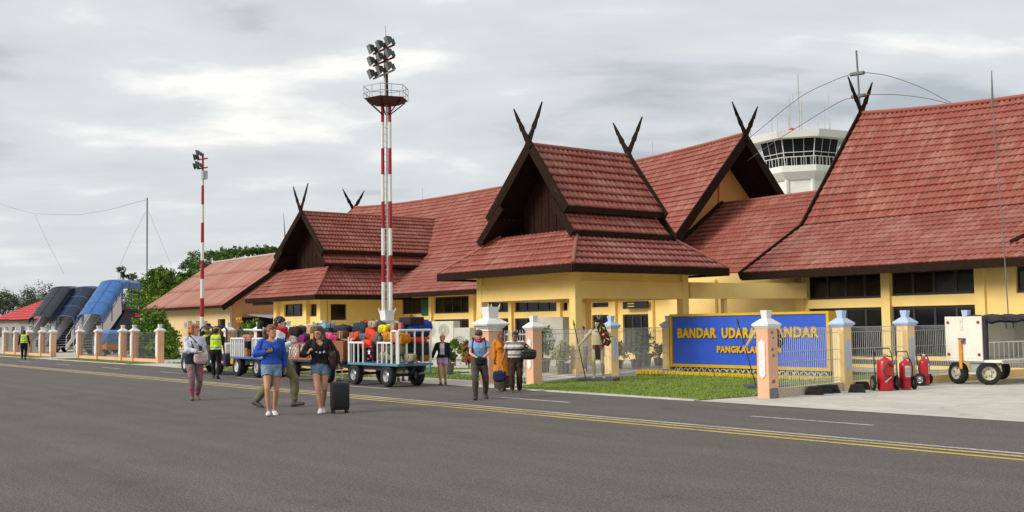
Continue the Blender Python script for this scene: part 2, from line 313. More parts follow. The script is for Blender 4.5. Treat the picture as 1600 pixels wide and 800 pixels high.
# painted lines
def line(name, pts, m): 
    mb = MB(); 
    for (x0, x1, y, w) in pts:
        n = max(1, int(abs(x1 - x0) / 1.0)); rs = random.Random(int(y * 100))
        lo = [(x0 + (x1 - x0) * i / n, y - w / 2 + rs.uniform(-.006, .006)) for i in range(n + 1)]; hi = [(x, y + w / 2 + rs.uniform(-.006, .006)) for x, _ in lo]
        vs = [(x, q, .004) for x, q in lo] + [(x, q, .004) for x, q in hi]
        mb.add(vs, [(i, i + 1, n + 2 + i, n + 1 + i) for i in range(n)])
    return mb.build(name, m, kind='structure')
line('white_edge_line', [(-260, 40, 13.10, .11)], m_white_line)
line('yellow_line', [(-260, 40, 12.83, .13)], m_yellow_line)
line('yellow_line', [(-260, 40, 12.52, .13)], m_yellow_line)
for i in range(-14, 3):
    x = -20.05 + i * 7.35; line('lane_dash', [(x, x + 2.45, 15.0, .11)], m_white_line)
# lawns: one sheet and blades each
m_blade = M('grass_blade', (.18, .285, .048), .8, var=.35, scale=2.0)
m_blade2 = M('grass_blade_dry', (.29, .33, .08), .8, var=.3, scale=3.0)
def lawn(pts, dens, hgt=.034):
    ragged('lawn', pts, .012, m_turf, kind='structure')
    P = np.array(pts); lo, hi = P.min(0), P.max(0); area = (hi - lo).prod(); n = int(area * dens)
    q = np.random.rand(n, 2) * (hi - lo) + lo
    inside = np.zeros(n, bool); j = len(P) - 1
    for i in range(len(P)):
        c = ((P[i, 1] > q[:, 1]) != (P[j, 1] > q[:, 1])) & (q[:, 0] < (P[j, 0] - P[i, 0]) * (q[:, 1] - P[i, 1]) / (P[j, 1] - P[i, 1] + 1e-9) + P[i, 0]); inside ^= c; j = i
    q = q[inside]; n = len(q); a = np.random.rand(n) * 6.283; w = .012 + .012 * np.random.rand(n); h = hgt * (.5 + np.random.rand(n)); 
    tx = np.cos(a) * w; ty = np.sin(a) * w; lx = (np.random.rand(n) - .5) * .06; ly = (np.random.rand(n) - .5) * .06
    z0 = np.full(n, .01)
    v = np.stack([np.stack([q[:, 0] - tx, q[:, 1] - ty, z0], 1), np.stack([q[:, 0] + tx, q[:, 1] + ty, z0], 1), np.stack([q[:, 0] + lx, q[:, 1] + ly, z0 + h], 1)], 1).reshape(-1, 3)
    me = bpy.data.meshes.new('grass'); me.from_pydata(v.tolist(), [], np.arange(3 * n).reshape(-1, 3).tolist())
    me.materials.append(m_blade); me.materials.append(m_blade2); me.polygons.foreach_set('material_index', (np.random.rand(n) < .35).astype(np.int32))
    o = link('grass', me, kind='stuff'); o['label'] = 'short mown green grass blades of the lawn'; return o
lawn([(-22.6, 17.2), (-16.02, 17.2), (-16.02, 18.7), (-16.02, 29.6), (-24.6, 29.6), (-24.6, 19.0), (-23.6, 18.9)], 1300)
lawn([(-46.5, 17.2), (-31.4, 17.2), (-31.4, 24), (-46.5, 24)], 260)
lawn([(-66.4, 17.2), (-52.6, 17.2), (-52.6, 18.9), (-66.4, 18.9)], 450)
lawn([(-52.6, 19.0), (-46.5, 19.0), (-46.5, 30), (-52.6, 30)], 120, .06)
lawn([(-110, 17.2), (-71, 17.2), (-71, 18.7), (-110, 18.7)], 160)
lawn([(-34.4, 19.1), (-25.9, 19.1), (-25.9, 21.0), (-34.4, 21.0)], 250)

# ------------------------------------------------------------------ fence
m_peach = M('peach_paint', (.82, .45, .28), .7, var=.06, scale=2.5, bump=.15, bscale=40, dirt=.4, dirtcol=(.38, .24, .17), place=True)
m_cream = M('cream_paint', (.84, .62, .29), .7, var=.05, scale=2.0, bump=.15, bscale=40, dirt=.35, dirtcol=(.45, .34, .19), place=True)
m_capw = M('white_cap_paint', (.78, .78, .77), .6, var=.05, scale=4, dirt=.45, dirtcol=(.36, .36, .33), place=True)
m_capb = M('pale_blue_paint', (.46, .58, .80), .6, var=.05, scale=4, dirt=.1)
m_galv = M('galvanised_wire', (.50, .51, .50), .55, var=.15, scale=9, metal=.3)
m_darkwire = M('dull_grey_wire', (.17, .17, .165), .6, var=.15, scale=9, metal=.2)
m_pebble = M('pebble_plinth', (.52, .46, .34), .85, var=.4, scale=45, bump=.5, bscale=70)
PW = .32
def pillar_proto(name, mshaft, mcap, label, group, plaque_w=.15, plaque_h=.72, side=False):
    t = thing(name, label, 'pillar', (0, 0, 0), 0, group)
    part('shaft', mshaft, t, lambda mb: mb.bbox((-PW / 2, -PW / 2, -.05), (PW / 2, PW / 2, 1.52), .012), smooth=False)
    def cap(mb):
        mb.frust((0, 0), .34, .34, 1.50, .43, .43, 1.56); mb.frust((0, 0), .45, .45, 1.56, .45, .45, 1.60)
        mb.frust((0, 0), .45, .45, 1.60, .17, .17, 1.72); mb.frust((0, 0), .135, .135, 1.70, .18, .18, 1.90)
    part('cap', mcap, t, cap)
    w, h = plaque_w / 2, plaque_h / 2; zc = .85
    hexp = [(0, zc - h), (w, zc - h + w), (w, zc + h - w), (0, zc + h), (-w, zc + h - w), (-w, zc - h + w)]
    if side: part('plaque', mcap, t, lambda mb: mb.poly_x(hexp, PW / 2 - .01, PW / 2 + .022))
    else: part('plaque', mcap, t, lambda mb: mb.poly_y(hexp, -PW / 2 - .022, -PW / 2 + .01))
    return t
def place(proto, loc, rz=0, label=None, used=set(), sc=1.0, group=None):
    o = proto if proto.name not in used else copy_tree(proto); used.add(proto.name)
    o.location = loc; o.rotation_euler = (0, 0, rz)
    if sc != 1.0: o.scale = (sc, sc, sc)
    if label: o['label'] = label
    if group: o['group'] = group
    return o
YF = 18.75
pp = pillar_proto('fence_pillar', m_peach, m_capw, 'peach fence pillar with stepped white cap beside the apron', 'peach fence pillars', .26, 1.2)
left_px = [9, 26, 46, 66, 83, 125, 154, 192, 210, 250]
PX = [PT(x, 520, 'y', YF).x for x in left_px]
for x in PX: place(pp, (x, YF, 0), label='peach fence pillar with white cap in the row before the boarding stairs', group='peach pillars before the boarding stairs')
MIDX = [PT(x, 520, 'y', YF).x for x in (357, 405, 450, 505)]
for x in MIDX: place(pp, (x, YF, 0), label='peach fence pillar with white cap behind the luggage train', group='peach pillars behind the luggage train')
pq = pillar_proto('fence_pillar', m_peach, m_capw, 'peach pillar with white hexagon plaque at the corner of the lawn by the concrete slab', None, .17, .86)
pq.location = (-15.42, YF + .02, 0)
xg = PT(833, 520, 'y', YF).x
pr_ = pillar_proto('fence_pillar', m_peach, m_capw, 'peach pillar with white plaque behind the man in the striped shirt', None, .17, .86); pr_.location = (xg - .1, YF + .1, 0)
py_ = pillar_proto('fence_pillar', m_cream, m_capb, 'cream pillar with pale blue cap and plaque', None, .15, .78, side=True)
for (x, y, lb) in [(-25.45, 23.45, 'cream pillar with pale blue cap and plaque just behind the shield-bearing statue'), (PT(1045, 530, 'y', 27.15).x, 27.15, 'cream pillar with pale blue cap butting the end of the blue sign'),
                   (-15.88, 22.08, 'cream pillar with pale blue cap beside the black rubber chocks'), (-16.0, 24.92, 'cream pillar with pale blue cap behind the red extinguishers'),
                   (-16.05, 27.9, 'cream pillar with pale blue cap rising behind the white dolly end'), (-16.1, 31.6, 'cream pillar with pale blue cap behind the dolly tarpaulin')]:
    place(py_, (x, y, 0), label=lb)
m_patch = M('grey_repair', (.20, .20, .20), .9, var=.4, scale=30)
for za, zb_, ya, yb in ((.0, .22, -.155, .155), (.32, .40, -.06, .05), (1.02, 1.08, -.05, .02), (.88, .95, -.02, .05), (1.38, 1.44, -.06, .03), (1.28, 1.32, 0, .05)):
    part('repair_patch', m_patch, pq, lambda mb: mb.poly_x([(ya, za), (yb, za + .01), (yb * .9, zb_), ((ya + yb) / 2, zb_ + .012), (ya * .95, zb_ - .01)], PW / 2 - .004, PW / 2 + .004), world=False)
# gate pillars with a flared crown
def gate_pillar(loc, label):
    t = thing('gate_pillar', label, 'pillar', loc)
    x, y, _ = loc
    part('shaft', m_peach, t, lambda mb: mb.bbox((x - .22, y - .22, -.05), (x + .22, y + .22, 1.5), .015))
    def cap(mb):
        mb.frust((x, y), .50, .50, 1.48, .50, .50, 1.56); mb.frust((x, y), .56, .56, 1.56, .66, .66, 1.64); mb.frust((x, y), .80, .80, 1.64, .83, .83, 1.69); mb.frust((x, y), .83, .83, 1.69, .38, .38, 1.85)
    part('cap', m_capw, t, cap)
    def crown(mb):
        mb.frust((x, y), .31, .31, 1.83, .38, .38, 2.18)
        for sx in (-1, 1):
            for sy in (-1, 1): mb.hexa([(x + sx * .15, y + sy * .15, 2.1), (x + sx * .195, y + sy * .15, 2.1), (x + sx * .195, y + sy * .195, 2.1), (x + sx * .15, y + sy * .195, 2.1)],
                                       [(x + sx * .205, y + sy * .205, 2.27), (x + sx * .22, y + sy * .205, 2.27), (x + sx * .22, y + sy * .22, 2.27), (x + sx * .205, y + sy * .22, 2.27)])
    part('crown', m_capw, t, crown)
    hx = [(x, .5), (x + .09, .6), (x + .09, 1.15), (x, 1.25), (x - .09, 1.15), (x - .09, .6)]
    part('plaque', m_capw, t, lambda mb: mb.poly_y(hx, y - .245, y - .21)); part('plaque', m_capw, t, lambda mb: mb.poly_x([(y + a - x, b) for a, b in hx], x + .21, x + .245))
gx0 = PT(605, 520, 'y', YF).x; gx1 = PT(766, 520, 'y', YF).x
gate_pillar((gx0, YF, 0), 'big gate pillar with flared white crown behind the piled luggage')
gate_pillar((gx1, YF, 0), 'big gate pillar with flared white crown beside the woman in orange')
def fence_panel(p0, p1, label, group, plinth=.2, mpl=None, h=1.5, step=.085, r=.0065, mw=None):
    p0, p1 = Vector((*p0, 0)), Vector((*p1, 0)); d = (p1 - p0).normalized(); L = (p1 - p0).length; nrm = Vector((-d.y, d.x, 0))
    t = thing('mesh_fence', label, 'fence', tuple((p0 + p1) / 2), 0, group); mw = mw or m_galv
    T = Matrix((((d.x, nrm.x, 0, p0.x)), (d.y, nrm.y, 0, p0.y), (0, 0, 1, 0), (0, 0, 0, 1)))
    mb = MB(); n = int(L / step)
    for i in range(1, n):
        x = L * i / n; q = r * .7
        for (y0, z0, y1, z1) in [(0, plinth, 0, plinth + .12), (0, plinth + .12, .0, h - .12), (0, h - .12, -.10, h - .06), (-.10, h - .06, 0, h)]:
            mb.hexa([(x - q, y0 - q, z0), (x + q, y0 - q, z0), (x + q, y0 + q, z0), (x - q, y0 + q, z0)], [(x - q, y1 - q, z1), (x + q, y1 - q, z1), (x + q, y1 + q, z1), (x - q, y1 + q, z1)], 0, T)
    mb.build('upright_wires', mw, t, fix=False, kind='stuff')
    for z in (plinth + .06, plinth + .12, plinth + .55, plinth + .78, h - .12, h):
        part('cross_wire', mw, t, lambda m2: m2.box((0, -.006, z - r), (L, .006, z + r), 0, T))
    if mpl: part('plinth', mpl, t, lambda m2: m2.box((0, -.09, -.05), (L, .09, plinth - .005), 0, T))
    return t
g = 'wire mesh panels of the fence before the boarding stairs'
for a, b in zip(PX[:-1], PX[1:]):
    if abs(a - PX[4]) < .01: continue
    fence_panel((a + .18, YF), (b - .18, YF), 'grey wire mesh panel between peach pillars before the boarding stairs', g, mpl=m_peach, step=.075, r=.006, mw=m_darkwire)
g = 'wire mesh panels behind the luggage train'
for a, b in zip(MIDX, MIDX[1:] + [gx0 - .1]): fence_panel((a + .18, YF), (b - .2, YF), 'grey wire mesh panel between pillars behind the luggage train', g, mpl=m_peach, step=.09, r=.006, mw=m_darkwire)
fence_panel((xg - .1, YF + .28), (-25.42, 23.27), 'wire mesh panel between the peach pillar and the statue', None, mpl=m_conc, plinth=.09)
fence_panel((-25.45, 23.63), (PT(1045, 530, 'y', 27.15).x, 26.97), 'wire mesh panel between the statue and the blue sign', None, mpl=m_conc, plinth=.09)
fence_panel((-15.45, YF + .2), (-15.85, 21.9), 'wire mesh panel running past the blue sign beside the heaped chocks', None, mpl=m_pebble)
fence_panel((-15.88, 22.26), (-16.0, 24.74), 'wire mesh panel between blue-capped pillars behind the largest extinguisher', None, mpl=m_cream)
fence_panel((-16.0, 25.1), (-16.05, 27.72), 'wire mesh panel between blue-capped pillars behind the smallest extinguisher', None, mpl=m_cream)
fence_panel((-16.05, 28.08), (-16.1, 31.42), 'wire mesh panel behind the open side of the white dolly', None, mpl=m_cream)
# little steel gate behind the couple with bags
t = thing('steel_gate', 'grey steel picket gate between gate pillar and peach pillar', 'gate', ((gx1 + xg) / 2, YF + .15, 0))
for i in range(13):
    x = gx1 + .26 + (xg - .30 - gx1 - .26) * i / 12
    part('picket', m_galv, t, lambda mb: mb.cyl((x, YF + .15, .08), (x, YF + .15, 1.5), .013, n=6))
for z in (.2, .8, 1.38): part('rail', m_galv, t, lambda mb: mb.box((gx1 + .22, YF + .13, z - .02), (xg - .28, YF + .17, z + .02)))

# ------------------------------------------------------------------ the blue name board
m_blue = M('sign_blue', (.026, .10, .60), .55, var=.10, scale=1.6, dirt=.35, dirtcol=(.06, .16, .58))
m_yel = M('sign_yellow', (.70, .42, .012), .55, var=.08, scale=3)
m_stone = M('dark_stone', (.055, .055, .055), .85, var=.3, scale=9, bump=.4, bscale=20); m_mortar = M('white_joint', (.7, .7, .68), .8)
SY = 27.1
sx0, sx1 = PT(1053, 530, 'y', SY).x, PT(1299, 530, 'y', SY).x
sz0, sz1 = .17, PT(1175, 488.5, 'y', SY).z
t = thing('name_board', 'large blue name board with yellow frame and yellow raised letters on the lawn', 'sign', ((sx0 + sx1) / 2, SY, 0))
part('board', m_blue, t, lambda mb: mb.box((sx0 + .08, SY - .12, sz0 + .1), (sx1 - .08, SY + .2, sz1 - .08)))
FY = SY - .16
part('frame', m_yel, t, lambda mb: mb.box((sx0 - .04, FY, sz0), (sx1 + .04, SY + .26, sz0 + .10)))
part('frame', m_yel, t, lambda mb: mb.box((sx0 - .04, FY, sz1 - .075), (sx1 + .04, SY + .26, sz1)))
part('frame', m_yel, t, lambda mb: mb.box((sx0 - .04, FY, sz0 + .102), (sx0 + .055, SY + .26, sz1 - .077)))
part('frame', m_yel, t, lambda mb: mb.box((sx1 - .055, FY, sz0 + .102), (sx1 + .04, SY + .26, sz1 - .077)))
st = part('stone_base', m_stone, t, lambda mb: mb.box((sx0, SY - .08, -.05), (sx1, SY + .22, sz0 - .004)))
def joints(mb):
    rs = random.Random(3); x = sx0 + .08
    while x < sx1 - .2:
        w = rs.uniform(.14, .30); pts = [(x + w * k / 5, SY - .085, .03 + .12 * math.sin(math.pi * k / 5) * rs.uniform(.8, 1.1)) for k in range(6)]
        mb.tube(pts, .017, 5); x += w + rs.uniform(-.02, .05)
        if rs.random() < .5: mb.tube([(x - .03, SY - .085, .02), (x, SY - .085, .09), (x + .04, SY - .085, .155)], .016, 5)
part('joint', m_mortar, st, joints, kind='stuff')
def lettering(txt, px0, px1, pytop, pybot, parent, name='letter'):
    p0 = PT(px0, pybot, 'y', SY - .12); p1 = PT(px1, pybot, 'y', SY - .12); zt = PT((px0 + px1) / 2, pytop, 'y', SY - .12).z; zb = PT((px0 + px1) / 2, pybot, 'y', SY - .12).z
    W, Hh = p1.x - p0.x, zt - zb
    cu = bpy.data.curves.new('t', 'FONT'); cu.body = txt; cu.size = 1; cu.extrude = .09; cu.offset = .042; cu.resolution_u = 3; cu.space_character = 1.12
    ob = bpy.data.objects.new('t', cu); COL.objects.link(ob); bpy.context.view_layer.update()
    me = bpy.data.meshes.new_from_object(ob.evaluated_get(bpy.context.evaluated_depsgraph_get())); bpy.data.objects.remove(ob)
    co = np.zeros(len(me.vertices) * 3); me.vertices.foreach_get('co', co); co = co.reshape(-1, 3)
    mn, mx_ = co.min(0), co.max(0); co = (co - mn) / (mx_ - mn)
    w = np.stack([p0.x + co[:, 0] * W, SY - .125 - .05 * co[:, 2], zb + co[:, 1] * Hh], 1); me.vertices.foreach_set('co', w.ravel()); me.materials.append(m_yel)
    # one mesh per letter
    bm = bmesh.new(); bm.from_mesh(me); bpy.data.meshes.remove(me); seen = set(); isl = []
    bm.verts.ensure_lookup_table()
    for v in bm.verts:
        if v.index in seen: continue
        stack = [v]; comp = []; seen.add(v.index)
        while stack:
            a = stack.pop(); comp.append(a.index)
            for e_ in a.link_edges:
                o_ = e_.other_vert(a)
                if o_.index not in seen: seen.add(o_.index); stack.append(o_)
        isl.append(comp)
    for comp in isl:
        cs = set(comp); mp_ = {i: k for k, i in enumerate(comp)}; mb = MB()
        mb.add([bm.verts[i].co.copy() for i in comp], [[mp_[v.index] for v in f.verts] for f in bm.faces if f.verts[0].index in cs]); mb.build(name, m_yel, parent)
    bm.free()
lettering('BANDAR', 1060.5, 1121, 512.5, 528, t); lettering('UDARA', 1129.5, 1183, 512, 528.4, t); lettering('ISKANDAR', 1189, 1281, 510.5, 527.5, t)
lettering('PANGKALAN', 1122, 1190, 540.8, 551.5, t); lettering('BUN', 1197, 1222, 540.5, 551.5, t)
# marigold hedge in front of the board, and a shorter one by the fence
m_flower = M('yellow_flower_edging', (.62, .42, .02), .7, var=.25, scale=20); m_fl_d = M('flower_stems', (.17, .16, .03), .8, var=.3, scale=20)
def flower_row(x0, x1, y, label, z=.26):
    t = thing('flower_bed', label, 'flower bed', ((x0 + x1) / 2, y, 0)); rs = random.Random(int(x0 * 10)); mb = MB(); md = MB()
    for k in range(int((x1 - x0) / .055)):
        for r_ in range(2):
            x = x0 + k * .055 + rs.uniform(-.02, .02); yy = y + r_ * .22 + rs.uniform(-.03, .03); h = z * rs.uniform(.8, 1.1)
            md.cyl((x, yy, 0), (x, yy, h), .018, .012, 5); mb.ell((x, yy, h), (.035, .035, .045), 6, 4)
            mb.ell((x + .02, yy - .03, h * rs.uniform(.45, .7)), (.026, .02, .034), 5, 3)
    md.build('stems', m_fl_d, t, kind='stuff'); mb.build('flowers', m_flower, t, kind='stuff', smooth=True)
flower_row(PT(1044, 588, 'y', 24.9).x, PT(1300, 588, 'y', 24.9).x, 24.75, 'long low bed of yellow flowers along the foot of the blue board', .10)
flower_row(-24.9, -23.9, 24.0, 'short patch of yellow flowers between statue and blue board', .16)
# ------------------------------------------------------------------ terminal buildings
m_roof = roof_material('tile_sheet_red', (.285, .070, .047), (.52, .28, .215), (.11, .04, .033), amount=.60)
m_roof_w = roof_material('tile_sheet_red_worn', (.287, .074, .054), (.50, .28, .235), (.11, .04, .035), fade=.47, amount=.58)
m_timber = M('dark_timber', (.026, .014, .009), .9, var=.25, scale=6, spec=.1)
m_timber_r = M('brown_timber', (.030, .013, .009), .85, var=.3, scale=5, spec=.1)
m_wall = M('cream_wall', (.90, .65, .235), .75, var=.04, scale=1.2, bump=.08, bscale=30, dirt=.28, dirtcol=(.56, .38, .14), place=True)
m_orange_w = M('orange_wall', (.78, .34, .10), .75, var=.05, scale=1.0, dirt=.15, dirtcol=(.4, .2, .1))
m_frame = M('dark_window_frame', (.036, .031, .032), .4, var=.1)
def glass_mat(name, col):
    m, nt, b = new_mat(name); b.inputs['Base Color'].default_value = (*col, 1); b.inputs['Roughness'].default_value = .12; b.inputs['Specular IOR Level'].default_value = .35
    tc = nd(nt, 'ShaderNodeTexCoord'); n = nd(nt, 'ShaderNodeTexNoise', i_Scale=1.2, i_Detail=2.0); nt.links.new(tc.outputs['Object'], n.inputs[0])
    bp = nd(nt, 'ShaderNodeBump', i_Strength=.03, i_Distance=.05); nt.links.new(n.outputs[0], bp.inputs['Height']); nt.links.new(bp.outputs[0], b.inputs['Normal']); MATS[name] = m; return m
m_glass = glass_mat('tinted_glass', (.008, .009, .010))
def roof_slope(parent, O, U, V, vmax, uL, uR, mat, course=.38, du=.055, period=.22, amp=.026, step=.048, bend=None, under=None, name='roof_slope', kinks=()):
    O, U, V = Vector(O), Vector(U).normalized(), Vector(V).normalized(); N = U.cross(V)
    if N.z < 0: N = -N
    bend = bend or (lambda u, v: 0.0)
    On, Un, Vn, Nn = (np.array(a) for a in (O, U, V, N))
    # underlay with real thickness
    k = 8; rows = [vmax * i / k for i in range(k + 1)]; nu = 14; mb = MB(); R = []
    for v in rows:
        a, b = uL(v), uR(v); R.append([[O + U * (a + (b - a) * j / nu) + V * v + N * o + Vector((0, 0, bend(a + (b - a) * j / nu, v))) for j in range(nu + 1)] for o in (-.03, -.10)])
    for lay in (0, 1):
        mb.rings([r[lay] for r in R], cap=False, closed=False)
    edge = lambda A, B: mb.rings([A, B], cap=False, closed=False)
    edge(R[0][0], R[0][1]); edge(R[-1][0], R[-1][1]); edge([r[0][0] for r in R], [r[1][0] for r in R]); edge([r[0][-1] for r in R], [r[1][-1] for r in R])
    base = mb.build(name, under or m_timber, parent, fix=False)
    nc = max(1, round(vmax / course)); ch = vmax / nc
    for c in range(nc):
        v0, v1 = c * ch, (c + 1) * ch + .02
        v1 = min(v1, vmax)
        lo = min(uL(v0), uL(v1)); hi = max(uR(v0), uR(v1))
        if hi - lo < .05: continue
        g = np.arange(math.floor(lo / du), math.ceil(hi / du) + 1) * du
        wob = .004 * math.sin(c * 1.7)
        rowsv = [(v0 + .05, -.03), (v0, step), (v0 + ch * .5, step * .55), (v1, .004)]; P = []; UVs = []
        for v, off in rowsv:
            u = np.clip(g, uL(v), uR(v)); w = amp * np.sin(2 * np.pi * g / period) * (0.0 if off < 0 else 1.0)
            w = w + (amp * .35 * np.sin(4 * np.pi * g / period + .6) if off >= 0 else 0)
            jit = .012 * np.sin(g * 1.31 + c) if off > .03 else 0
            pts = On + np.outer(u, Un) + (v + (jit if off > .03 else 0) * np.ones_like(u))[:, None] * Vn + (off + w + wob)[:, None] * Nn if off >= 0 else On + np.outer(u, Un) + v * Vn + off * Nn
            pts = pts.copy(); pts[:, 2] += np.array([bend(float(x), v) for x in u]) if bend.__name__ != '<lambda>' or True else 0
            P.append(pts); UVs.append(np.stack([u, np.full_like(u, c * .38 + .02 + .34 * (v - v0) / ch)], 1))
        n = len(g); allv = np.concatenate(P); F = []
        for r in range(3):
            i = np.arange(n - 1); keep = (np.abs(P[r][1:] - P[r][:-1]).sum(1) > 1e-5) | (np.abs(P[r + 1][1:] - P[r + 1][:-1]).sum(1) > 1e-5)
            i = i[keep]; F.append(np.stack([r * n + i, r * n + i + 1, (r + 1) * n + i + 1, (r + 1) * n + i], 1))
        F = np.concatenate(F)
        t = MB(); t.v = allv.tolist(); t.f = F.tolist(); t.m = [0] * len(F); t.uv = np.concatenate(UVs)
        me = t.mesh('tile_course', mat); me.polygons.foreach_set('use_smooth', [True] * len(me.polygons)); link('tile_course', me, base)
    return base
def beam(mb, p0, p1, w, h, up=(0, 0, 1), off=0):
    p0, p1 = Vector(p0), Vector(p1); d = (p1 - p0).normalized(); u = Vector(up); s = d.cross(u).normalized(); u = s.cross(d)
    q = lambda p: [p - s * w / 2 + u * off, p + s * w / 2 + u * off, p + s * w / 2 + u * (off + h), p - s * w / 2 + u * (off + h)]
    mb.hexa(q(p0), q(p1))
def beam_part(name, m, parent, p0, p1, w, h, **kw): return part(name, m, parent, lambda mb: beam(mb, p0, p1, w, h, **kw))
def ridge_cap(parent, pts, r=.085, m=None): return part('ridge_cap', m or m_roof, parent, lambda mb: mb.tube(pts, r, 8), smooth=True)
def horn(parent, apex, d_in, ln=1.15, m=None):
    "crossed horn-like finial in the vertical plane that contains d_in; each blade is a part"
    a = Vector(apex); h = Vector(d_in).normalized(); nrm = Vector((0, 0, 1)).cross(h) * .05; z = Vector((0, 0, 1))
    for sg, f in ((1, .025), (-1, -.025)):
        prof = [(-.16, -.32, .10), (.05, 0, .12), (.25, .30, .08), (.29, .36, .115), (.46, .64, .06), (.50, .69, .08), (.66, .98, .035), (.76, 1.15, .008)]
        L = []; Rr = []
        for i, (x, y, w) in enumerate(prof):
            x *= ln; y *= ln; c = a + h * (sg * x) + z * y + nrm * (f / .05); s = (h * sg * .86 - z * .5).normalized() * w * ln * .98
            L.append(c - s); Rr.append(c + s)
        out = L + Rr[::-1]; mb = MB(); mb.hexa([p - nrm * .5 for p in out], [p + nrm * .5 for p in out]); mb.build('finial', m or m_timber, parent)
def wall_y(parent, name, m, y, x0, x1, z0, z1, opens, depth=.18):
    "wall facing -Y with real openings (x0,x1,z0,z1)"
    xs = sorted({x0, x1, *[v for o in opens for v in o[:2]]}); zs = sorted({z0, z1, *[v for o in opens for v in o[2:4]]}); mb = MB()
    ins = lambda x, z: any(o[0] < x < o[1] and o[2] < z < o[3] for o in opens)
    for a, b in zip(xs, xs[1:]):
        for c, d in zip(zs, zs[1:]):
            if not ins((a + b) / 2, (c + d) / 2): mb.box((a, y, c), (b, y + depth, d))
    return mb.build(name, m, parent, fix=False)
def window_y(parent, y, x0, x1, z0, z1, n=4, rec=.1, fw=.085):
    f = MB(); yf = y + rec
    f.box((x0 + .002, yf, z0), (x1 - .002, yf + .05, z0 + fw)); f.box((x0 + .002, yf, z1 - fw), (x1 - .002, yf + .05, z1)); 
    for i in range(n + 1):
        c = x0 + .002 + (x1 - x0 - .004) * i / n; a = max(x0 + .002, c - fw / 2); b = min(x1 - .002, c + fw / 2)
        f.box((a, yf - .004, z0 + fw + .001), (b, yf + .046, z1 - fw - .001))
    fr = f.build('window', m_frame, parent, fix=False)
    rs = random.Random(int(x0 * 31))
    for i in range(n):
        a = x0 + (x1 - x0) * i / n + fw / 2; b = x0 + (x1 - x0) * (i + 1) / n - fw / 2; tl = rs.uniform(-.006, .006)
        part('pane', m_glass, fr, lambda mb: mb.add([(a, yf + .03 + tl, z0 + fw), (b, yf + .03 - tl, z0 + fw), (b, yf + .03 - tl * .5, z1 - fw), (a, yf + .03 + tl, z1 - fw)], [(0, 1, 2, 3)]))
    return fr

# ---- long hall (ridge along the fence) -------------------------------------------------
HX0, HX1 = -71.5, -33.8
hall = thing('terminal_building', 'long yellow terminal hall with red tiled roof and big open gable over an orange wall', 'building', (-52, 38, 0))
def bend_h(u, v): 
    q = abs(u - (HX1 - HX0) / 2) / ((HX1 - HX0) / 2); return .5 * q ** 3 * max(0, v) / 7.2
V2 = Vector((0, 4.9, 4.72)); V1 = Vector((0, 3.1, 1.88))
roof_slope(hall, (HX0, 32.0, 3.47), (1, 0, 0), V1, V1.length, lambda v: 0, lambda v: HX1 - HX0 - 1.2, m_roof_w, du=.11 / 2)
roof_slope(hall, (HX0, 35.1, 5.35), (1, 0, 0), V2, V2.length, lambda v: 0, lambda v: HX1 - HX0, m_roof, du=.11 / 2, bend=bend_h)
roof_slope(hall, (HX0, 45.1 - .2, 5.35), (1, 0, 0), (0, -4.9, 4.72), V2.length, lambda v: 0, lambda v: HX1 - HX0, m_roof, du=.22, course=1.2, bend=bend_h, under=m_timber_r)
ridge_cap(hall, [(HX0 + (HX1 - HX0) * i / 20, 40.0, 10.10 + bend_h((HX1 - HX0) * i / 20, 7.0)) for i in range(21)])
apx = (HX1, 40.0, 10.52)
beam_part('barge_board', m_timber, hall, (HX1 + .02, 35.0, 5.2), (HX1 + .02, 40.0, 10.36), .08, .42, off=-.22)
beam_part('barge_board', m_timber, hall, (HX1 + .02, 45.0, 5.2), (HX1 + .02, 40.0, 10.36), .08, .42, off=-.22)
beam_part('barge_board', m_timber, hall, (HX0 - .02, 35.0, 5.2), (HX0 - .02, 40.0, 10.36), .08, .40, off=-.2)
horn(hall, (HX1 + .02, 40.0, 10.55), (0, 1, 0), 1.25); horn(hall, (HX0 - .02, 40.0, 10.5), (0, 1, 0), 1.25)
part('gable_wall', m_orange_w, hall, lambda mb: mb.poly_x([(34.0, 3.6), (46, 3.6), (46, 4.0), (40.0, 9.75), (35.0, 4.85)], -35.6, -35.4))
part('gable_post', m_orange_w, hall, lambda mb: mb.box((-35.4, 39.75, 4), (-35.3, 40.05, 9.3)))
part('lightning_rod', m_galv, hall, lambda mb: mb.cyl((-40, 40, 10.2), (-40, 40, 11.1), .015, n=5)); part('lightning_rod', m_galv, hall, lambda mb: mb.cyl((-62, 40, 10.2), (-62, 40, 11.0), .015, n=5))
beam_part('fascia', m_timber, hall, (HX0, 31.97, 3.22), (HX1 - 1.2, 31.97, 3.22), .05, .26)
HY = 33.6
def ox(px, y): return PT(px, 500, 'y', y).x
def oz(px, py, y): return PT(px, py, 'y', y).z
opens = []; wins = []
def opening(px0, px1, pt, pb, y, n=3, lst=None):
    a, b = ox(px0, y), ox(px1, y); z1 = oz((px0 + px1) / 2, pt, y); z0 = max(.1, oz((px0 + px1) / 2, pb, y)); lst.append((a, b, z0, z1, n))
for px0, px1, n in [(577, 602, 2), (628, 672, 3), (678.5, 732.5, 4), (752, 796, 3), (804, 872, 4), (879, 887, 1)]:
    opening(px0, px1, 467 - (px0 - 577) * .038, 491.5 - (px0 - 577) * .02, HY, n, opens)
    opening(px0, px1, 500.5 - (px0 - 577) * .016, 545, HY, n, opens)
opening(925, 951, 472.5, 480, HY, 2, opens); opening(925, 951, 492, 556, HY, 2, opens)
opening(973, 1013, 491, 551, HY, 3, opens)
wall_y(hall, 'wall', m_wall, HY, -71, -25.6, -.05, 3.6, [o[:4] for o in opens])
for o in opens: window_y(hall, HY, *o[:4], n=o[4])
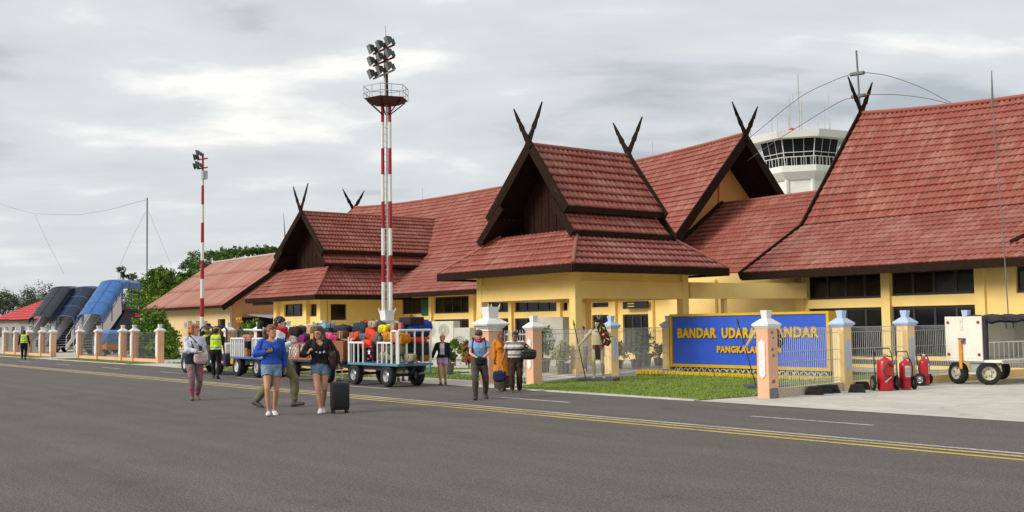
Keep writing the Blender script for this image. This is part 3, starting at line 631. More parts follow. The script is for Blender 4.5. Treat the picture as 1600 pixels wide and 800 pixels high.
for px in (566, 607, 675, 741, 800, 876, 918, 962, 1020, 1118):
    x = ox(px, HY); part('pilaster', m_wall, hall, lambda mb: mb.box((x - .13, HY - .14, -.05), (x + .13, HY + .01, 3.4)))
part('floor_slab', m_conc, hall, lambda mb: mb.box((-71, 31.5, -.05), (-25.6, HY + .02, .05)))
# soffit of the eave
part('soffit', m_wall, hall, lambda mb: mb.box((-71, 32.05, 3.30), (-33, HY + .1, 3.34)))
# direction panel over the doors (unreadable bars of yellow print)
m_black = M('black_panel', (.012, .012, .012), .4)
mx0, mx1 = ox(974.5, HY - .3), ox(1013, HY - .3); mz = oz(994, 476.5, HY - .3)
dp = part('direction_panel', m_black, hall, lambda mb: mb.box((mx0, HY - .34, mz - .16), (mx1, HY - .26, mz + .16)))
for dz in (-.08, .04): part('print', M('panel_print', (.45, .42, .05), .5), dp, lambda mb: mb.box((mx0 + .3, HY - .345, mz + dz), (mx0 + .72, HY - .339, mz + dz + .05)))
# green banner in a window
part('banner', M('green_banner', (.01, .10, .055), .6, var=.3, scale=4), hall, lambda mb: mb.box((ox(658.5, HY - .05), HY - .06, oz(665, 493, HY - .05)), (ox(671, HY - .05), HY - .04, oz(665, 468, HY - .05))))

# ---- two-tier porticos ------------------------------------------------------------------
def two_tier(t, xm, hw, yf, yb, ze, zs, hs, ridge_z, ug, t2, yr0, yr1, du=.055, hip_back=True, gable_y=1.25, horn_ln=1.0, planks=18):
    """hw: eave half width; hs/zs: half width and height where the skirt roof ends; ug=(half,z) eave of the upper gable; t2=(half_in,z_in,half_out,z_out)"""
    run = hw - hs; rise = zs - ze; V = Vector((-run, 0, rise)); L = V.length; yd = yf + run
    # skirt: right, left, front, back
    vr = lambda v: run * v / L
    Ly = yb - yf
    back = (lambda v: Ly - vr(v)) if hip_back else (lambda v: Ly)
    roof_slope(t, (xm + hw, yf, ze), (0, 1, 0), V, L, lambda v: vr(v), back, m_roof_w, du=du)
    roof_slope(t, (xm - hw, yf, ze), (0, 1, 0), (run, 0, rise), L, lambda v: vr(v), back, m_roof_w, du=du * 2)
    roof_slope(t, (xm - hw, yf, ze), (1, 0, 0), (0, run, rise), L, lambda v: vr(v), lambda v: 2 * hw - vr(v), m_roof, du=du)
    if hip_back: roof_slope(t, (xm - hw, yb, ze), (1, 0, 0), (0, -run, rise), L, lambda v: vr(v), lambda v: 2 * hw - vr(v), m_roof, du=du * 2)
    ridge_cap(t, [(xm + hw, yf, ze + .04), (xm + hs, yf + run, zs + .05)], .06); ridge_cap(t, [(xm - hw, yf, ze + .04), (xm - hs, yf + run, zs + .05)], .06)
    if hip_back: ridge_cap(t, [(xm + hw, yb, ze + .04), (xm + hs, yb - run, zs + .05)], .06)
    for a, b in [((xm - hw, yf), (xm + hw, yf)), ((xm + hw, yf), (xm + hw, yb)), ((xm - hw, yf), (xm - hw, yb))] + ([((xm - hw, yb), (xm + hw, yb))] if hip_back else []):
        beam_part('fascia', m_timber, t, (*a, ze - .24), (*b, ze - .24), .06, .25)
    part('soffit', m_wall, t, lambda mb: mb.box((xm - hw + .12, yf + .12, ze - .16), (xm + hw - .12, yb - .12, ze - .12)))
    # upper gable
    uh, uz = ug; Vu = Vector((-uh, 0, ridge_z - uz)); Lu = Vu.length
    lean = .28
    roof_slope(t, (xm + uh, yr0, uz), (0, 1, 0), Vu, Lu, lambda v: .22 * v / Lu - .22 * 0, lambda v: yr1 - yr0 + (lean * v / Lu if hip_back else 0), m_roof, du=du)
    roof_slope(t, (xm - uh, yr0, uz), (0, 1, 0), (uh, 0, ridge_z - uz), Lu, lambda v: .22 * v / Lu, lambda v: yr1 - yr0 + (lean * v / Lu if hip_back else 0), m_roof, du=du * 2)
    ridge_cap(t, [(xm, yr0 + .2, ridge_z + .02), (xm, yr1 + (lean if hip_back else 0), ridge_z + .02)], .075)
    hi, zi, ho, zo = t2; Vt = Vector((-(ho - hi), 0, zi - zo)); Lt = Vt.length
    for sg in (1, -1):
        roof_slope(t, (xm + sg * ho, yr0 - .05, zo), (0, 1, 0), (-sg * (ho - hi), 0, zi - zo), Lt, lambda v: .1 * v / Lt, lambda v: yr1 - yr0 - .1, m_roof, du=du)
        beam_part('fascia', m_timber, t, (xm + sg * uh, yr0, uz - .17), (xm + sg * uh, yr1, uz - .17), .05, .18); beam_part('fascia', m_timber, t, (xm + sg * ho, yr0, zo - .15), (xm + sg * ho, yr1 - .1, zo - .15), .05, .16)
        for (y, s2) in [(yr0, -1)] + ([(yr1, 1)] if hip_back else []):
            ya = y + (.22 if s2 < 0 else lean)
            beam_part('barge_board', m_timber, t, (xm + sg * (uh + .12), y - .03 * s2, uz - .12), (xm, ya - .03 * s2, ridge_z + .03), .07, .34, off=-.2)
            beam_part('barge_board', m_timber, t, (xm + sg * (ho + .1), y + .04 * s2 - .05, zo - .12), (xm + sg * (hi - .35), y + .04 * s2 + .1, zi + (zi - zo) * .45 / (ho - hi) - .06), .07, .26, off=-.14)
        part('tier_wall', m_timber, t, lambda mb: mb.box((xm + sg * (uh - .35) - .04, yr0 + gable_y, zs - .5), (xm + sg * (uh - .35) + .04, yr1 - .4, uz + .3)))
    gy = yr0 + gable_y
    for i in range(planks):
        w = 2 * (hi + .1) / planks; a = xm - hi - .1 + i * w; c = abs(a + w / 2 - xm); top = ridge_z - .15 - (ridge_z - uz) * c / uh
        part('plank', m_timber_r, t, lambda mb: mb.box((a + .006, gy - .012 * (i % 2), zs - .35), (a + w - .006, gy + .05, max(zs, top))))
    horn(t, (xm, yr0 + .2, ridge_z + .22), (1, 0, 0), horn_ln)
    if hip_back: horn(t, (xm, yr1 + lean, ridge_z + .22), (1, 0, 0), horn_ln)

cx = -29.16
por = thing('entrance_portico', 'free-standing yellow entrance portico with two-tier red roof and crossed horn finials by the statue', 'building', (cx, 25.4, 0))
two_tier(por, cx, 3.76, 21.85, 29.0, 3.5, 4.78, 2.1, 7.85, (2.06, 5.52), (1.75, 5.42, 2.5, 4.68), 22.95, 27.6)
CXS, CYS = (-31.75, -26.62), (23.0, 27.95); CW = .15
for x in CXS:
    for y in CYS:
        c = part('column', m_wall, por, lambda mb: mb.bbox((x - CW, y - CW, -.05), (x + CW, y + CW, 3.33), .012))
        part('column_base', m_wall, c, lambda mb: mb.box((x - CW - .05, y - CW - .05, -.05), (x + CW + .05, y + CW + .05, .22)))
for y in CYS: part('beam', m_wall, por, lambda mb: mb.box((CXS[0] + CW, y - .13, 2.48), (CXS[1] - CW, y + .13, 3.06)))
for x in CXS: part('beam', m_wall, por, lambda mb: mb.box((x - .13, CYS[0] + CW, 2.48), (x + .13, CYS[1] - CW, 3.06)))
for y in CYS: part('infill', m_wall, por, lambda mb: mb.box((CXS[0] + CW, y - .06, 3.062), (CXS[1] - CW, y + .06, 3.37)))
for x in CXS: part('infill', m_wall, por, lambda mb: mb.box((x - .06, CYS[0] + CW, 3.062), (x + .06, CYS[1] - CW, 3.37)))
part('ceiling', m_wall, por, lambda mb: mb.box((CXS[0], CYS[0], 2.95), (CXS[1], CYS[1], 2.99)))
part('step', m_conc, por, lambda mb: mb.box((-32.6, 22.2, -.05), (-25.75, 31.5, .06)))
part('tube_lamp', M('lamp_white', (.8, .78, .7), .5), por, lambda mb: mb.box((-29.6, 23.3, 2.44), (-28.0, 23.38, 2.5)))
# flat canopy linking portico and wing
can = thing('flat_canopy', 'flat yellow concrete canopy between entrance portico and terminal wing behind the name board', 'canopy', (-25.5, 30, 0))
cpts = [(-26.75, 28.2), (-26.48, 28.2), (-26.45, 30.5), (-25.42, 33.3), (-26.75, 33.3)]
part('slab', m_wall, can, lambda mb: mb.poly_z(cpts, 2.50, 3.07))
part('post', m_wall, can, lambda mb: mb.box((-26.7, 30.0, 0), (-26.54, 30.16, 2.495)))

dx_ = -57.9
dep = thing('gabled_annex', 'yellow annex with two-tier red roof, front gable and horn finials behind the luggage train', 'building', (dx_, 33, 0))
two_tier(dep, dx_, 4.57, 27.46, 36.5, 3.4, 5.1, 2.75, 8.42, (3.0, 5.98), (2.55, 5.95, 3.45, 5.2), 28.65, 38.4, hip_back=False, horn_ln=1.2, planks=20)
DY = 28.75; dop = []
for px0, px1, n in [(444, 478, 3), (484, 495.5, 1)]:
    opening(px0, px1, 475, 494.5, DY, n, dop); opening(px0, px1, 516, 545, DY, n, dop)
wall_y(dep, 'wall', m_wall, DY, ox(431, DY), ox(500, DY), -.05, 3.3, [o[:4] for o in dop])
for o in dop: window_y(dep, DY, *o[:4], n=o[4])
DX = ox(503, DY)
for px in (435, 481, 503):
    x = ox(px, DY); part('column', m_wall, dep, lambda mb: mb.box((x - .22, DY - .22, -.05), (x + .22, DY + .2, 3.28)))
# side wall facing +X with a window
zt, zb = 3.05, 2.1
part('wall', m_wall, dep, lambda mb: [mb.box((DX - .2, DY + .3, -.05), (DX + .1, DY + .5, 3.25)), mb.box((DX - .2, DY + 1.5, -.05), (DX + .1, HY + .2, 3.25)), mb.box((DX - .2, DY + .5, -.05), (DX + .1, DY + 1.5, 2.05)), mb.box((DX - .2, DY + .5, 2.95), (DX + .1, DY + 1.5, 3.25))])
wf = part('window', m_frame, dep, lambda mb: mb.box((DX - .05, DY + .5, 2.05), (DX, DY + 1.5, 2.95)))
part('pane', m_glass, wf, lambda mb: mb.box((DX, DY + .56, 2.11), (DX + .012, DY + 1.44, 2.89)))

# ---- lower link roof --------------------------------------------------------------------
lnk = thing('link_building', 'lower red tiled link roof between the orange gable and the sweeping-roofed wing', 'building', (-29.5, 40, 0))
Vb = Vector((0, 5.8, 3.9))
roof_slope(lnk, (-35.35, 34.2, 3.45), (1, 0, 0), Vb, Vb.length, lambda v: 0, lambda v: 11.6, m_roof)
roof_slope(lnk, (-35.35, 45.8, 3.45), (1, 0, 0), (0, -5.8, 3.9), Vb.length, lambda v: 0, lambda v: 11.6, m_roof, du=.22, course=1.2)
ridge_cap(lnk, [(-35.35, 40, 7.37), (-23.8, 40, 7.37)])
beam_part('barge_board', m_timber, lnk, (-35.3, 34.1, 3.3), (-35.3, 40.05, 7.3), .12, .34, off=-.08)
beam_part('fascia', m_timber, lnk, (-35.3, 34.16, 3.22), (-23.8, 34.16, 3.22), .05, .24)
part('wall', m_wall, lnk, lambda mb: mb.box((-33.6, 35.0, 0), (-24.5, 45, 3.5)))

# ---- right wing ---------------------------------------------------------------------------
AX0, AX1 = -27.46, -4.0
wing = thing('terminal_wing', 'terminal wing with large sweeping red tiled roof and dark ribbon windows', 'building', (-16, 36, 0))
def bend_a(u, v):
    q = abs(u - 11.7) / 11.7; return .62 * q ** 2.2 * v / 6.4
Va1, Va2 = Vector((0, 3.8, 2.0)), Vector((0, 4.2, 4.4))
roof_slope(wing, (AX0, 32.1, 3.5), (1, 0, 0), Va1, Va1.length, lambda v: 0, lambda v: AX1 - AX0, m_roof_w)
roof_slope(wing, (AX0, 35.9, 5.5), (1, 0, 0), Va2, Va2.length, lambda v: 0, lambda v: AX1 - AX0, m_roof, bend=bend_a)
roof_slope(wing, (AX0, 44.3, 5.5), (1, 0, 0), (0, -4.2, 4.4), Va2.length, lambda v: 0, lambda v: AX1 - AX0, m_roof, du=.22, course=1.2, bend=bend_a)
ridge_cap(wing, [(AX0 + (AX1 - AX0) * i / 20, 40.1, 9.95 + bend_a((AX1 - AX0) * i / 20, 6.1)) for i in range(21)])
beam_part('barge_board', m_timber, wing, (AX0 - .03, 32.0, 3.35), (AX0 - .03, 35.9, 5.42), .08, .30, off=-.1)
beam_part('barge_board', m_timber, wing, (AX0 - .03, 35.88, 5.42), (AX0 - .03, 40.1, 10.46), .08, .30, off=-.1)
beam_part('barge_board', m_timber, wing, (AX0 - .03, 44.3, 5.42), (AX0 - .03, 40.1, 10.46), .08, .30, off=-.1)
part('gable_wall', m_orange_w, wing, lambda mb: mb.poly_x([(33.6, 3.3), (45, 3.3), (44, 5.2), (40.1, 9.8), (36, 5.2)], -25.6, -25.4))
horn(wing, (AX0 - .03, 40.1, 10.62), (0, 1, 0), 1.2)
beam_part('fascia', m_timber, wing, (AX0, 32.07, 3.22), (AX1, 32.07, 3.22), .06, .27)
AY = 33.4; aop = []
opening(1264, 1381, 427, 467, AY, 4, aop); opening(1264, 1381.5, 481, 557, AY, 4, aop)
opening(1394, 1528, 420.5, 460.5, AY, 4, aop); opening(1394, 1528.5, 477.5, 557, AY, 4, aop)
opening(1590, 1640, 415, 457, AY, 2, aop)
wall_y(wing, 'wall', m_wall, AY, ox(1252, AY), AX1, -.05, 3.5, [o[:4] for o in aop])
for o in aop: window_y(wing, AY, *o[:4], n=o[4])
for px in (1251.5, 1387, 1534.5):
    x = ox(px, AY); part('pilaster', m_wall, wing, lambda mb: mb.box((x - .17, AY - .1, -.05), (x + .17, AY + .01, 3.4)))
part('wall_stripe', M('dark_grey_stripe', (.10, .10, .095), .8), wing, lambda mb: mb.box((ox(1258, AY), AY - .015, .12), (AX1, AY + .01, .28)))
part('soffit', m_timber_r, wing, lambda mb: mb.box((AX0 + .1, 32.15, 3.32), (AX1, AY + .1, 3.36)))
part('eave_lamp', M('lamp_white', (.8, .78, .7), .5), wing, lambda mb: mb.lathe([(.04, 0), (.07, .05), (.07, .16), (.03, .2)], 10, tuple(PT(1443, 424, 'y', 32.3))))
part('wall', m_wall, wing, lambda mb: mb.box((-25.6, AY + .2, 0), (-25.4, 45, 3.4)))
# raised roof tier at the frame edge
tp = PT(1579, 381, 'y', 33.0)
Vt_ = Vector((0, 2.2, 1.5))
roof_slope(wing, (tp.x, 33.0, tp.z), (1, 0, 0), Vt_, Vt_.length, lambda v: .9 * v, lambda v: 6, m_roof)
beam_part('fascia', m_timber, wing, (tp.x, 32.98, tp.z - .3), (tp.x + 6, 32.98, tp.z - .3), .06, .3)
ridge_cap(wing, [(tp.x, 33, tp.z + .05), (tp.x + 2.4, 35.2, tp.z + 1.55)], .08, m_timber)
# ------------------------------------------------------------------ far sheds and houses
m_tin = roof_material('painted_tin_faded', (.35, .095, .055), (.48, .33, .26), (.15, .08, .06), tile=(.8, 3.0), fade=.42, amount=.85)
m_tile_b = roof_material('bright_red_tile', (.52, .024, .028), (.60, .12, .10), (.25, .02, .02), amount=.4)
m_shade = M('pale_grey_metal', (.42, .44, .46), .4, var=.15, scale=3, metal=.3)
EX0, EX1 = -97.5, -79.3; EY, EZ = 33.0, 3.42
shed = thing('storage_shed', 'long shed with faded red tin roof and air conditioners on its cream wall', 'building', (-88, 38, 0))
Ve = Vector((0, 6.6, 4.35))
roof_slope(shed, (EX0, EY, EZ), (1, 0, 0), Ve, Ve.length, lambda v: 0, lambda v: EX1 - EX0, m_tin, course=2.7, du=.09, period=.36, amp=.018, step=.03)
roof_slope(shed, (EX0, EY + 13.2, EZ), (1, 0, 0), (0, -6.6, 4.35), Ve.length, lambda v: 0, lambda v: EX1 - EX0, m_tin, course=2.7, du=.36, period=.36, amp=.018, step=.03)
ridge_cap(shed, [(EX0, EY + 6.6, EZ + 4.4), (EX1, EY + 6.6, EZ + 4.4)], .1, M('pale_ridge', (.5, .4, .36), .6))
beam_part('fascia', m_timber, shed, (EX0, EY - .03, EZ - .2), (EX1, EY - .03, EZ - .2), .05, .2)
beam_part('barge_board', m_timber, shed, (EX1 + .02, EY - .1, EZ - .15), (EX1 + .02, EY + 6.6, EZ + 4.3), .08, .42, off=-.3)
WYE = EY + 1.1
eop = [(ox(352, WYE) - 1.5, ox(352, WYE), 0, 2.4)]
wall_y(shed, 'wall', M('shed_wall', (.74, .55, .28), .8, var=.05, scale=1.5, dirt=.2, dirtcol=(.4, .28, .15)), WYE, EX0 + 3.2, EX1 - 1.2, -.05, 3.4, eop)
part('gable_wall', M('peach_gable', (.72, .35, .16), .8, var=.05, scale=1), shed, lambda mb: mb.poly_x([(WYE + .2, 0), (EY + 12, 0), (EY + 12, 3.4), (EY + 6.6, 7.2), (WYE + .2, 3.5)], EX1 - 1.4, EX1 - 1.2))
part('doorway', M('dark_opening', (.02, .018, .016), .9), shed, lambda mb: mb.box((EX1 - 1.3, WYE + .8, 0), (EX1 - 1.17, WYE + 3.6, 2.5)))
part('lean_to_roof', m_shade, shed, lambda mb: mb.hexa([(EX1 - 1.2, WYE + 1.0, 2.75), (EX1 + 5.5, WYE + .4, 2.35), (EX1 + 5.5, WYE + 7, 2.35), (EX1 - 1.2, WYE + 7, 2.75)], [(EX1 - 1.2, WYE + 1.0, 2.81), (EX1 + 5.5, WYE + .4, 2.41), (EX1 + 5.5, WYE + 7, 2.41), (EX1 - 1.2, WYE + 7, 2.81)]))
# dark link wall between shed and annex
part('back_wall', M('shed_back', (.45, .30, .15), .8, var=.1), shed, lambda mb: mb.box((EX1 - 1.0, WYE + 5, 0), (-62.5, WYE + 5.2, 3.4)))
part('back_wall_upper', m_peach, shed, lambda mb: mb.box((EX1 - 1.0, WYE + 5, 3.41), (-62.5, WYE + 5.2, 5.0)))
m_acw = M('ac_casing', (.62, .60, .52), .5, var=.06, scale=6, dirt=.2); m_grille = M('ac_grille', (.30, .29, .26), .6)
def ac_unit(loc, rz, w, h, d, label, fans=1, group=None):
    t = thing('air_conditioner', label, 'air conditioner', loc, rz, group)
    part('casing', m_acw, t, lambda mb: mb.bbox((-w / 2, -d / 2, .0), (w / 2, d / 2, h), .02), world=False)
    for k in range(fans):
        zc = h * (k + .5) / fans; r = min(w, h / fans) * .38
        g = part('fan_grille', m_grille, t, lambda mb: mb.wheel((-w * .12, -d / 2 - .006, zc), (0, 1, 0), r, .02, 20), world=False)
        part('fan_guard', m_acw, g, lambda mb: [mb.wheel((-w * .12, -d / 2 - .02, zc), (0, 1, 0), rr, .008, 20, rin=rr - .012) for rr in (r, r * .7, r * .4)], world=False, kind='stuff')
        part('hub', m_acw, g, lambda mb: mb.wheel((-w * .12, -d / 2 - .02, zc), (0, 1, 0), r * .18, .014, 10), world=False)
    return t
for i, px in enumerate((293, 305, 317)):
    p = PT(px, 507, 'y', WYE - .2)
    ac_unit((p.x, WYE - .17, p.z - .35), 0, .85, .65, .3, 'small outdoor air conditioner hung on the shed wall', 1, 'air conditioners on the shed wall')
pa = PT(541, 502, 'y', HY - .3); ac_unit((pa.x, HY - .25, pa.z - .55), 0, 1.0, .85, .4, 'outdoor air conditioner hung on the terminal wall beside the annex', 1)
for px, lb in ((681, 'tall outdoor air conditioner behind the blue duffel bag'), (702, 'tall outdoor air conditioner behind the blonde woman')):
    p = PT(px, 575, 'y', 29.5); ac_unit((p.x, 29.5, .12), .25, 1.0, 1.75, .5, lb, 2)
p = PT(727, 575, 'y', 29.3); ac_unit((p.x, 29.3, .15), .3, .95, 1.4, .5, 'outdoor air conditioner beside the red flowering shrub', 1)
p = PT(858, 575, 'x', -27.9); ac_unit((-29.0, 23.9, .55), .5, 1.15, 1.35, .6, 'tall air conditioner behind the fence by the portico column', 1)

def house(name, label, loc, w, d, we, zr, hip=True, mroof=None, mwall=None, rz=0):
    t = thing(name, label, 'house', loc); x, y, _ = loc; mroof = mroof or m_tile_b; o = .7
    run = d / 2 + o; V = Vector((0, run, zr - we)); L = V.length; h = run if hip else 0
    for sg in (1, -1):
        roof_slope(t, (x - w / 2 - o, y - sg * run, we), (1, 0, 0), (0, sg * run, zr - we), L, lambda v: h * v / L, lambda v: w + 2 * o - h * v / L, mroof, course=.5, du=.2, period=.4, amp=.03, step=.07)
    if hip:
        for sg in (1, -1): roof_slope(t, (x + sg * (w / 2 + o), y - run, we), (0, 1, 0), (-sg * run, 0, zr - we), L, lambda v: h * v / L, lambda v: 2 * run - h * v / L, mroof, course=.5, du=.2, period=.4, amp=.03, step=.07)
        ridge_cap(t, [(x - w / 2 - o + h, y, zr + .03), (x + w / 2 + o - h, y, zr + .03)], .1, mroof)
    else:
        part('gable_wall', m_timber_r, t, lambda mb: mb.poly_x([(y - d / 2, we - .2), (y + d / 2, we - .2), (y, zr - .4)], x + w / 2 - .2, x + w / 2)); ridge_cap(t, [(x - w / 2 - o, y, zr + .03), (x + w / 2 + o, y, zr + .03)], .1, mroof)
    part('wall', mwall or M('house_wall', (.33, .31, .28), .8, var=.1, scale=1), t, lambda mb: mb.box((x - w / 2, y - d / 2, -.06), (x + w / 2, y + d / 2, we + .1)))
    for i in range(max(2, int(w / 3))):
        a = x - w / 2 + 1 + i * 3; wn_ = part('window', m_frame, t, lambda mb: mb.box((a, y - d / 2 - .03, 1.0), (a + 1.2, y - d / 2 + .02, 2.1))); part('pane', m_glass, wn_, lambda mb: mb.box((a + .08, y - d / 2 - .04, 1.08), (a + 1.12, y - d / 2 - .02, 2.02)))
    return t
p = PT(20, 500, 'z', 3.0)
house('bungalow', 'bright red tiled bungalow behind the dark boarding stair', (-122, 33, 0), 20, 9, 2.9, 5.3)
t = house('bungalow', 'bright red tiled front wing with cream gable behind the far security worker', (-104.5, 28.5, 0), 12, 5.5, 2.7, 4.6, hip=False)
house('bungalow', 'bright red hipped roof seen past the blue boarding stair', (-98, 43, 0), 8, 8, 3.0, 5.2)
house('bungalow', 'taller maroon roofed house behind the blue boarding stair', (-112, 55, 0), 8, 8, 5.4, 6.8, mroof=roof_material('maroon_roof', (.23, .03, .035), (.3, .1, .1), (.1, .02, .02), amount=.3), mwall=M('peach_house', (.6, .42, .28), .8))

# ------------------------------------------------------------------ control tower
m_tw = M('tower_white', (.76, .76, .71), .7, var=.06, scale=.8, dirt=.45, dirtcol=(.36, .37, .30))
tx, ty = -50.4, 65.7; D = Vector((tx, ty, 0)).dot(CF)
zt = lambda py: CAM_H + (501.8 - py) * 76.5 / CAM_F * 1.0
tower = thing('control_tower', 'white octagonal control tower with slanted dark glass cab and rooftop aerials', 'tower', (tx, ty, 0))
rot = math.radians(13); m_glass_t = glass_mat('tower_glass', (.010, .013, .015)); m_glass_t.node_tree.nodes['Principled BSDF'].inputs['Roughness'].default_value = .35; m_glass_t.node_tree.nodes['Principled BSDF'].inputs['Specular IOR Level'].default_value = .2
def octa(r, z, n=8): return [(tx + r * math.cos(rot + 2 * math.pi * k / n), ty + r * math.sin(rot + 2 * math.pi * k / n), z) for k in range(n)]
ZR0, ZR1, ZB, ZF = zt(211), zt(200), zt(252), zt(264)
part('shaft', m_tw, tower, lambda mb: mb.hexa(octa(2.35, 0), octa(2.35, ZF)))
part('balcony', m_tw, tower, lambda mb: (mb.hexa(octa(2.5, ZF - .5), octa(3.1, ZF)), mb.hexa(octa(3.1, ZF + .002), octa(3.1, ZF + .45))))
part('cab_core', M('cab_dark', (.015, .016, .018), .5), tower, lambda mb: mb.hexa(octa(2.3, ZF + .4), octa(2.75, ZR0)))
lo, hi = octa(2.55, ZF + .50), octa(3.0, ZR0)
part('sill', m_tw, tower, lambda mb: mb.hexa(octa(2.55, ZF + .452), octa(2.53, ZF + .5)))
for k in range(8):
    a, b, c, d = (Vector(q) for q in (lo[k], lo[(k + 1) % 8], hi[(k + 1) % 8], hi[k]))
    for j in range(3):
        p0, p1, p2, p3 = a.lerp(b, j / 3 + .02), a.lerp(b, (j + 1) / 3 - .02), d.lerp(c, (j + 1) / 3 - .02), d.lerp(c, j / 3 + .02)
        part('pane', m_glass_t, tower, lambda mb: mb.add([p0, p1, p2, p3], [(0, 1, 2, 3)]))
        part('mullion', m_tw, tower, lambda mb: mb.tube([a.lerp(b, j / 3), d.lerp(c, j / 3)], .04 if j == 0 else .018, 5))
    part('transom', m_tw, tower, lambda mb: mb.tube([a.lerp(d, .5), b.lerp(c, .5)], .03, 5))
    # parapet rail with little balusters
    e0, e1 = (Vector(q) for q in (octa(3.05, ZF + .45)[k], octa(3.05, ZF + .45)[(k + 1) % 8]))
    part('rail', m_tw, tower, lambda mb: mb.tube([e0 + Vector((0, 0, .62)), e1 + Vector((0, 0, .62))], .03, 5))
    for j in range(7): part('baluster', m_tw, tower, lambda mb: mb.tube([e0.lerp(e1, j / 7), e0.lerp(e1, j / 7) + Vector((0, 0, .62))], .02, 4))
part('roof_slab', m_tw, tower, lambda mb: (mb.hexa(octa(3.75, ZR0 + .002), octa(3.9, ZR0 + .5)),))
for k in range(8):
    f0, f1 = (Vector(q) for q in (octa(2.36, 0)[k], octa(2.36, 0)[(k + 1) % 8]))
    part('rib', m_tw, tower, lambda mb: mb.tube([f0, f0 + Vector((0, 0, ZF - .5))], .16, 6))
fc, fd = (Vector(q) for q in (octa(2.37, ZF - 2.6)[6], octa(2.37, ZF - 2.6)[7]))
q0, q1 = fc.lerp(fd, .35), fc.lerp(fd, .6); nrm_ = Vector((q0.x - tx, q0.y - ty, 0)).normalized() * .04
part('window', m_frame, tower, lambda mb: mb.hexa([q0 - nrm_, q1 - nrm_, q1 + nrm_, q0 + nrm_], [q + Vector((0, 0, 1.0)) for q in (q0 - nrm_, q1 - nrm_, q1 + nrm_, q0 + nrm_)]))
rs = random.Random(11)
for px, top, r in [(1249, 115, .05), (1236, 158, .03), (1234, 152, .05), (1253, 158, .05), (1289, 165, .03), (1296, 148, .025), (1206, 183, .04), (1215, 167, .025), (1265, 180, .02), (1297, 192, .04), (1232, 182, .04), (1311, 192, .04), (1173, 184, .04), (1278, 190, .02), (1240, 145, .02)]:
    g0 = PT(px, 200, 'y', ty + rs.uniform(-2, 1)); z0 = ZR0 + .5; zt_ = PT(px, top, 'y', g0.y).z
    if (Vector((g0.x, g0.y)) - Vector((tx, ty))).length < 3.8:
        an = part('aerial', m_galv, tower, lambda mb: mb.tube([(g0.x, g0.y, z0), (g0.x, g0.y, zt_)], r, 5))
        if r > .04: part('element', m_galv, an, lambda mb: mb.tube([(g0.x - .2, g0.y, zt_ * .7 + z0 * .3), (g0.x + .25, g0.y, zt_ * .7 + z0 * .3)], .03, 4))
part('beacon', M('beacon_red', (.6, .03, .03), .4), tower, lambda mb: mb.lathe([(.12, 0), (.22, .05), (.22, .3), (.1, .4)], 10, (PT(1237, 196, 'y', ty - 2).x, ty - 2, ZR0 + .5)))

# ------------------------------------------------------------------ floodlight masts
m_red = M('mast_red', (.34, .012, .02), .5, var=.12, scale=2); m_mw = M('mast_white', (.74, .74, .72), .5, var=.06, scale=2, dirt=.25, dirtcol=(.45, .42, .36))
m_lampb = M('lamp_housing', (.10, .105, .11), .4, var=.1, metal=.4); m_lampg = glass_mat('lamp_glass', (.22, .23, .23))
def flood(parent, c, aim, s=1.0):
    c = Vector(c); a = Vector(aim).normalized(); u = Vector((0, 0, 1)); sd = a.cross(u).normalized(); u = sd.cross(a); T = Matrix((( sd.x, a.x, u.x, c.x), (sd.y, a.y, u.y, c.y), (sd.z, a.z, u.z, c.z), (0, 0, 0, 1)))
    h = MB(); h.hexa([(-.16 * s, -.16 * s, -.13 * s), (.16 * s, -.16 * s, -.13 * s), (.16 * s, -.16 * s, .13 * s), (-.16 * s, -.16 * s, .13 * s)], [(-.29 * s, .14 * s, -.25 * s), (.29 * s, .14 * s, -.25 * s), (.29 * s, .14 * s, .25 * s), (-.29 * s, .14 * s, .25 * s)], 0, T)
    o = h.build('floodlight', m_lampb, parent); part('lens', m_lampg, o, lambda mb: mb.box((-.25 * s, .142 * s, -.21 * s), (.25 * s, .155 * s, .21 * s), 0, T)); part('bracket', m_lampb, o, lambda mb: mb.box((-.05 * s, -.3 * s, -.3 * s), (.05 * s, -.12 * s, .02 * s), 0, T))
mx_, my_ = PT(605, 500, 'y', 25.5).x, 25.5
zm = lambda py, px=603: PT(px, py, 'y', my_).z
mast = thing('floodlight_mast', 'tall red and white floodlight mast with railed platform beside the terminal', 'light mast', (mx_, my_, 0))
legs = [(-.10, -.13), (.10, .13), (-.04, .06)]
bands = [(zm(600), zm(441), 0), (zm(441), zm(399), 1), (zm(399), zm(357), 0), (zm(357), zm(315), 1), (zm(315), zm(273), 0), (zm(273), zm(232), 1), (zm(232), zm(191), 0), (zm(191), zm(160), 1)]
bands[0] = (-.05, bands[0][1], 0)
for i, (lx, ly) in enumerate(legs):
    mb = MB()
    for a, b, k in bands: mb.cyl((mx_ + lx, my_ + ly, a), (mx_ + lx, my_ + ly, b), .088 - .014 * (a / 12) - (.03 if i == 2 else 0), .088 - .014 * (b / 12) - (.03 if i == 2 else 0), 12, k if i < 2 else 0)
    mb.build('leg', [m_mw, m_red], mast, smooth=True)
for k in range(34): 
    z = .5 + k * .31
    if z < zm(165): part('rung', m_mw, mast, lambda mb: mb.cyl((mx_ - .10, my_ - .13, z), (mx_ + .10, my_ + .13, z), .014, n=5))
pz = zm(156)
plat = [(mx_ + 1.05 * math.cos(a + .26), my_ + 1.05 * math.sin(a + .26)) for a in [k * math.pi / 3 for k in range(6)]]
part('platform', M('platform_brown', (.085, .02, .02), .6), mast, lambda mb: mb.hexa([(x * .6 + mx_ * .4, y * .6 + my_ * .4, pz - .22) for x, y in plat], [(x, y, pz) for x, y in plat]))
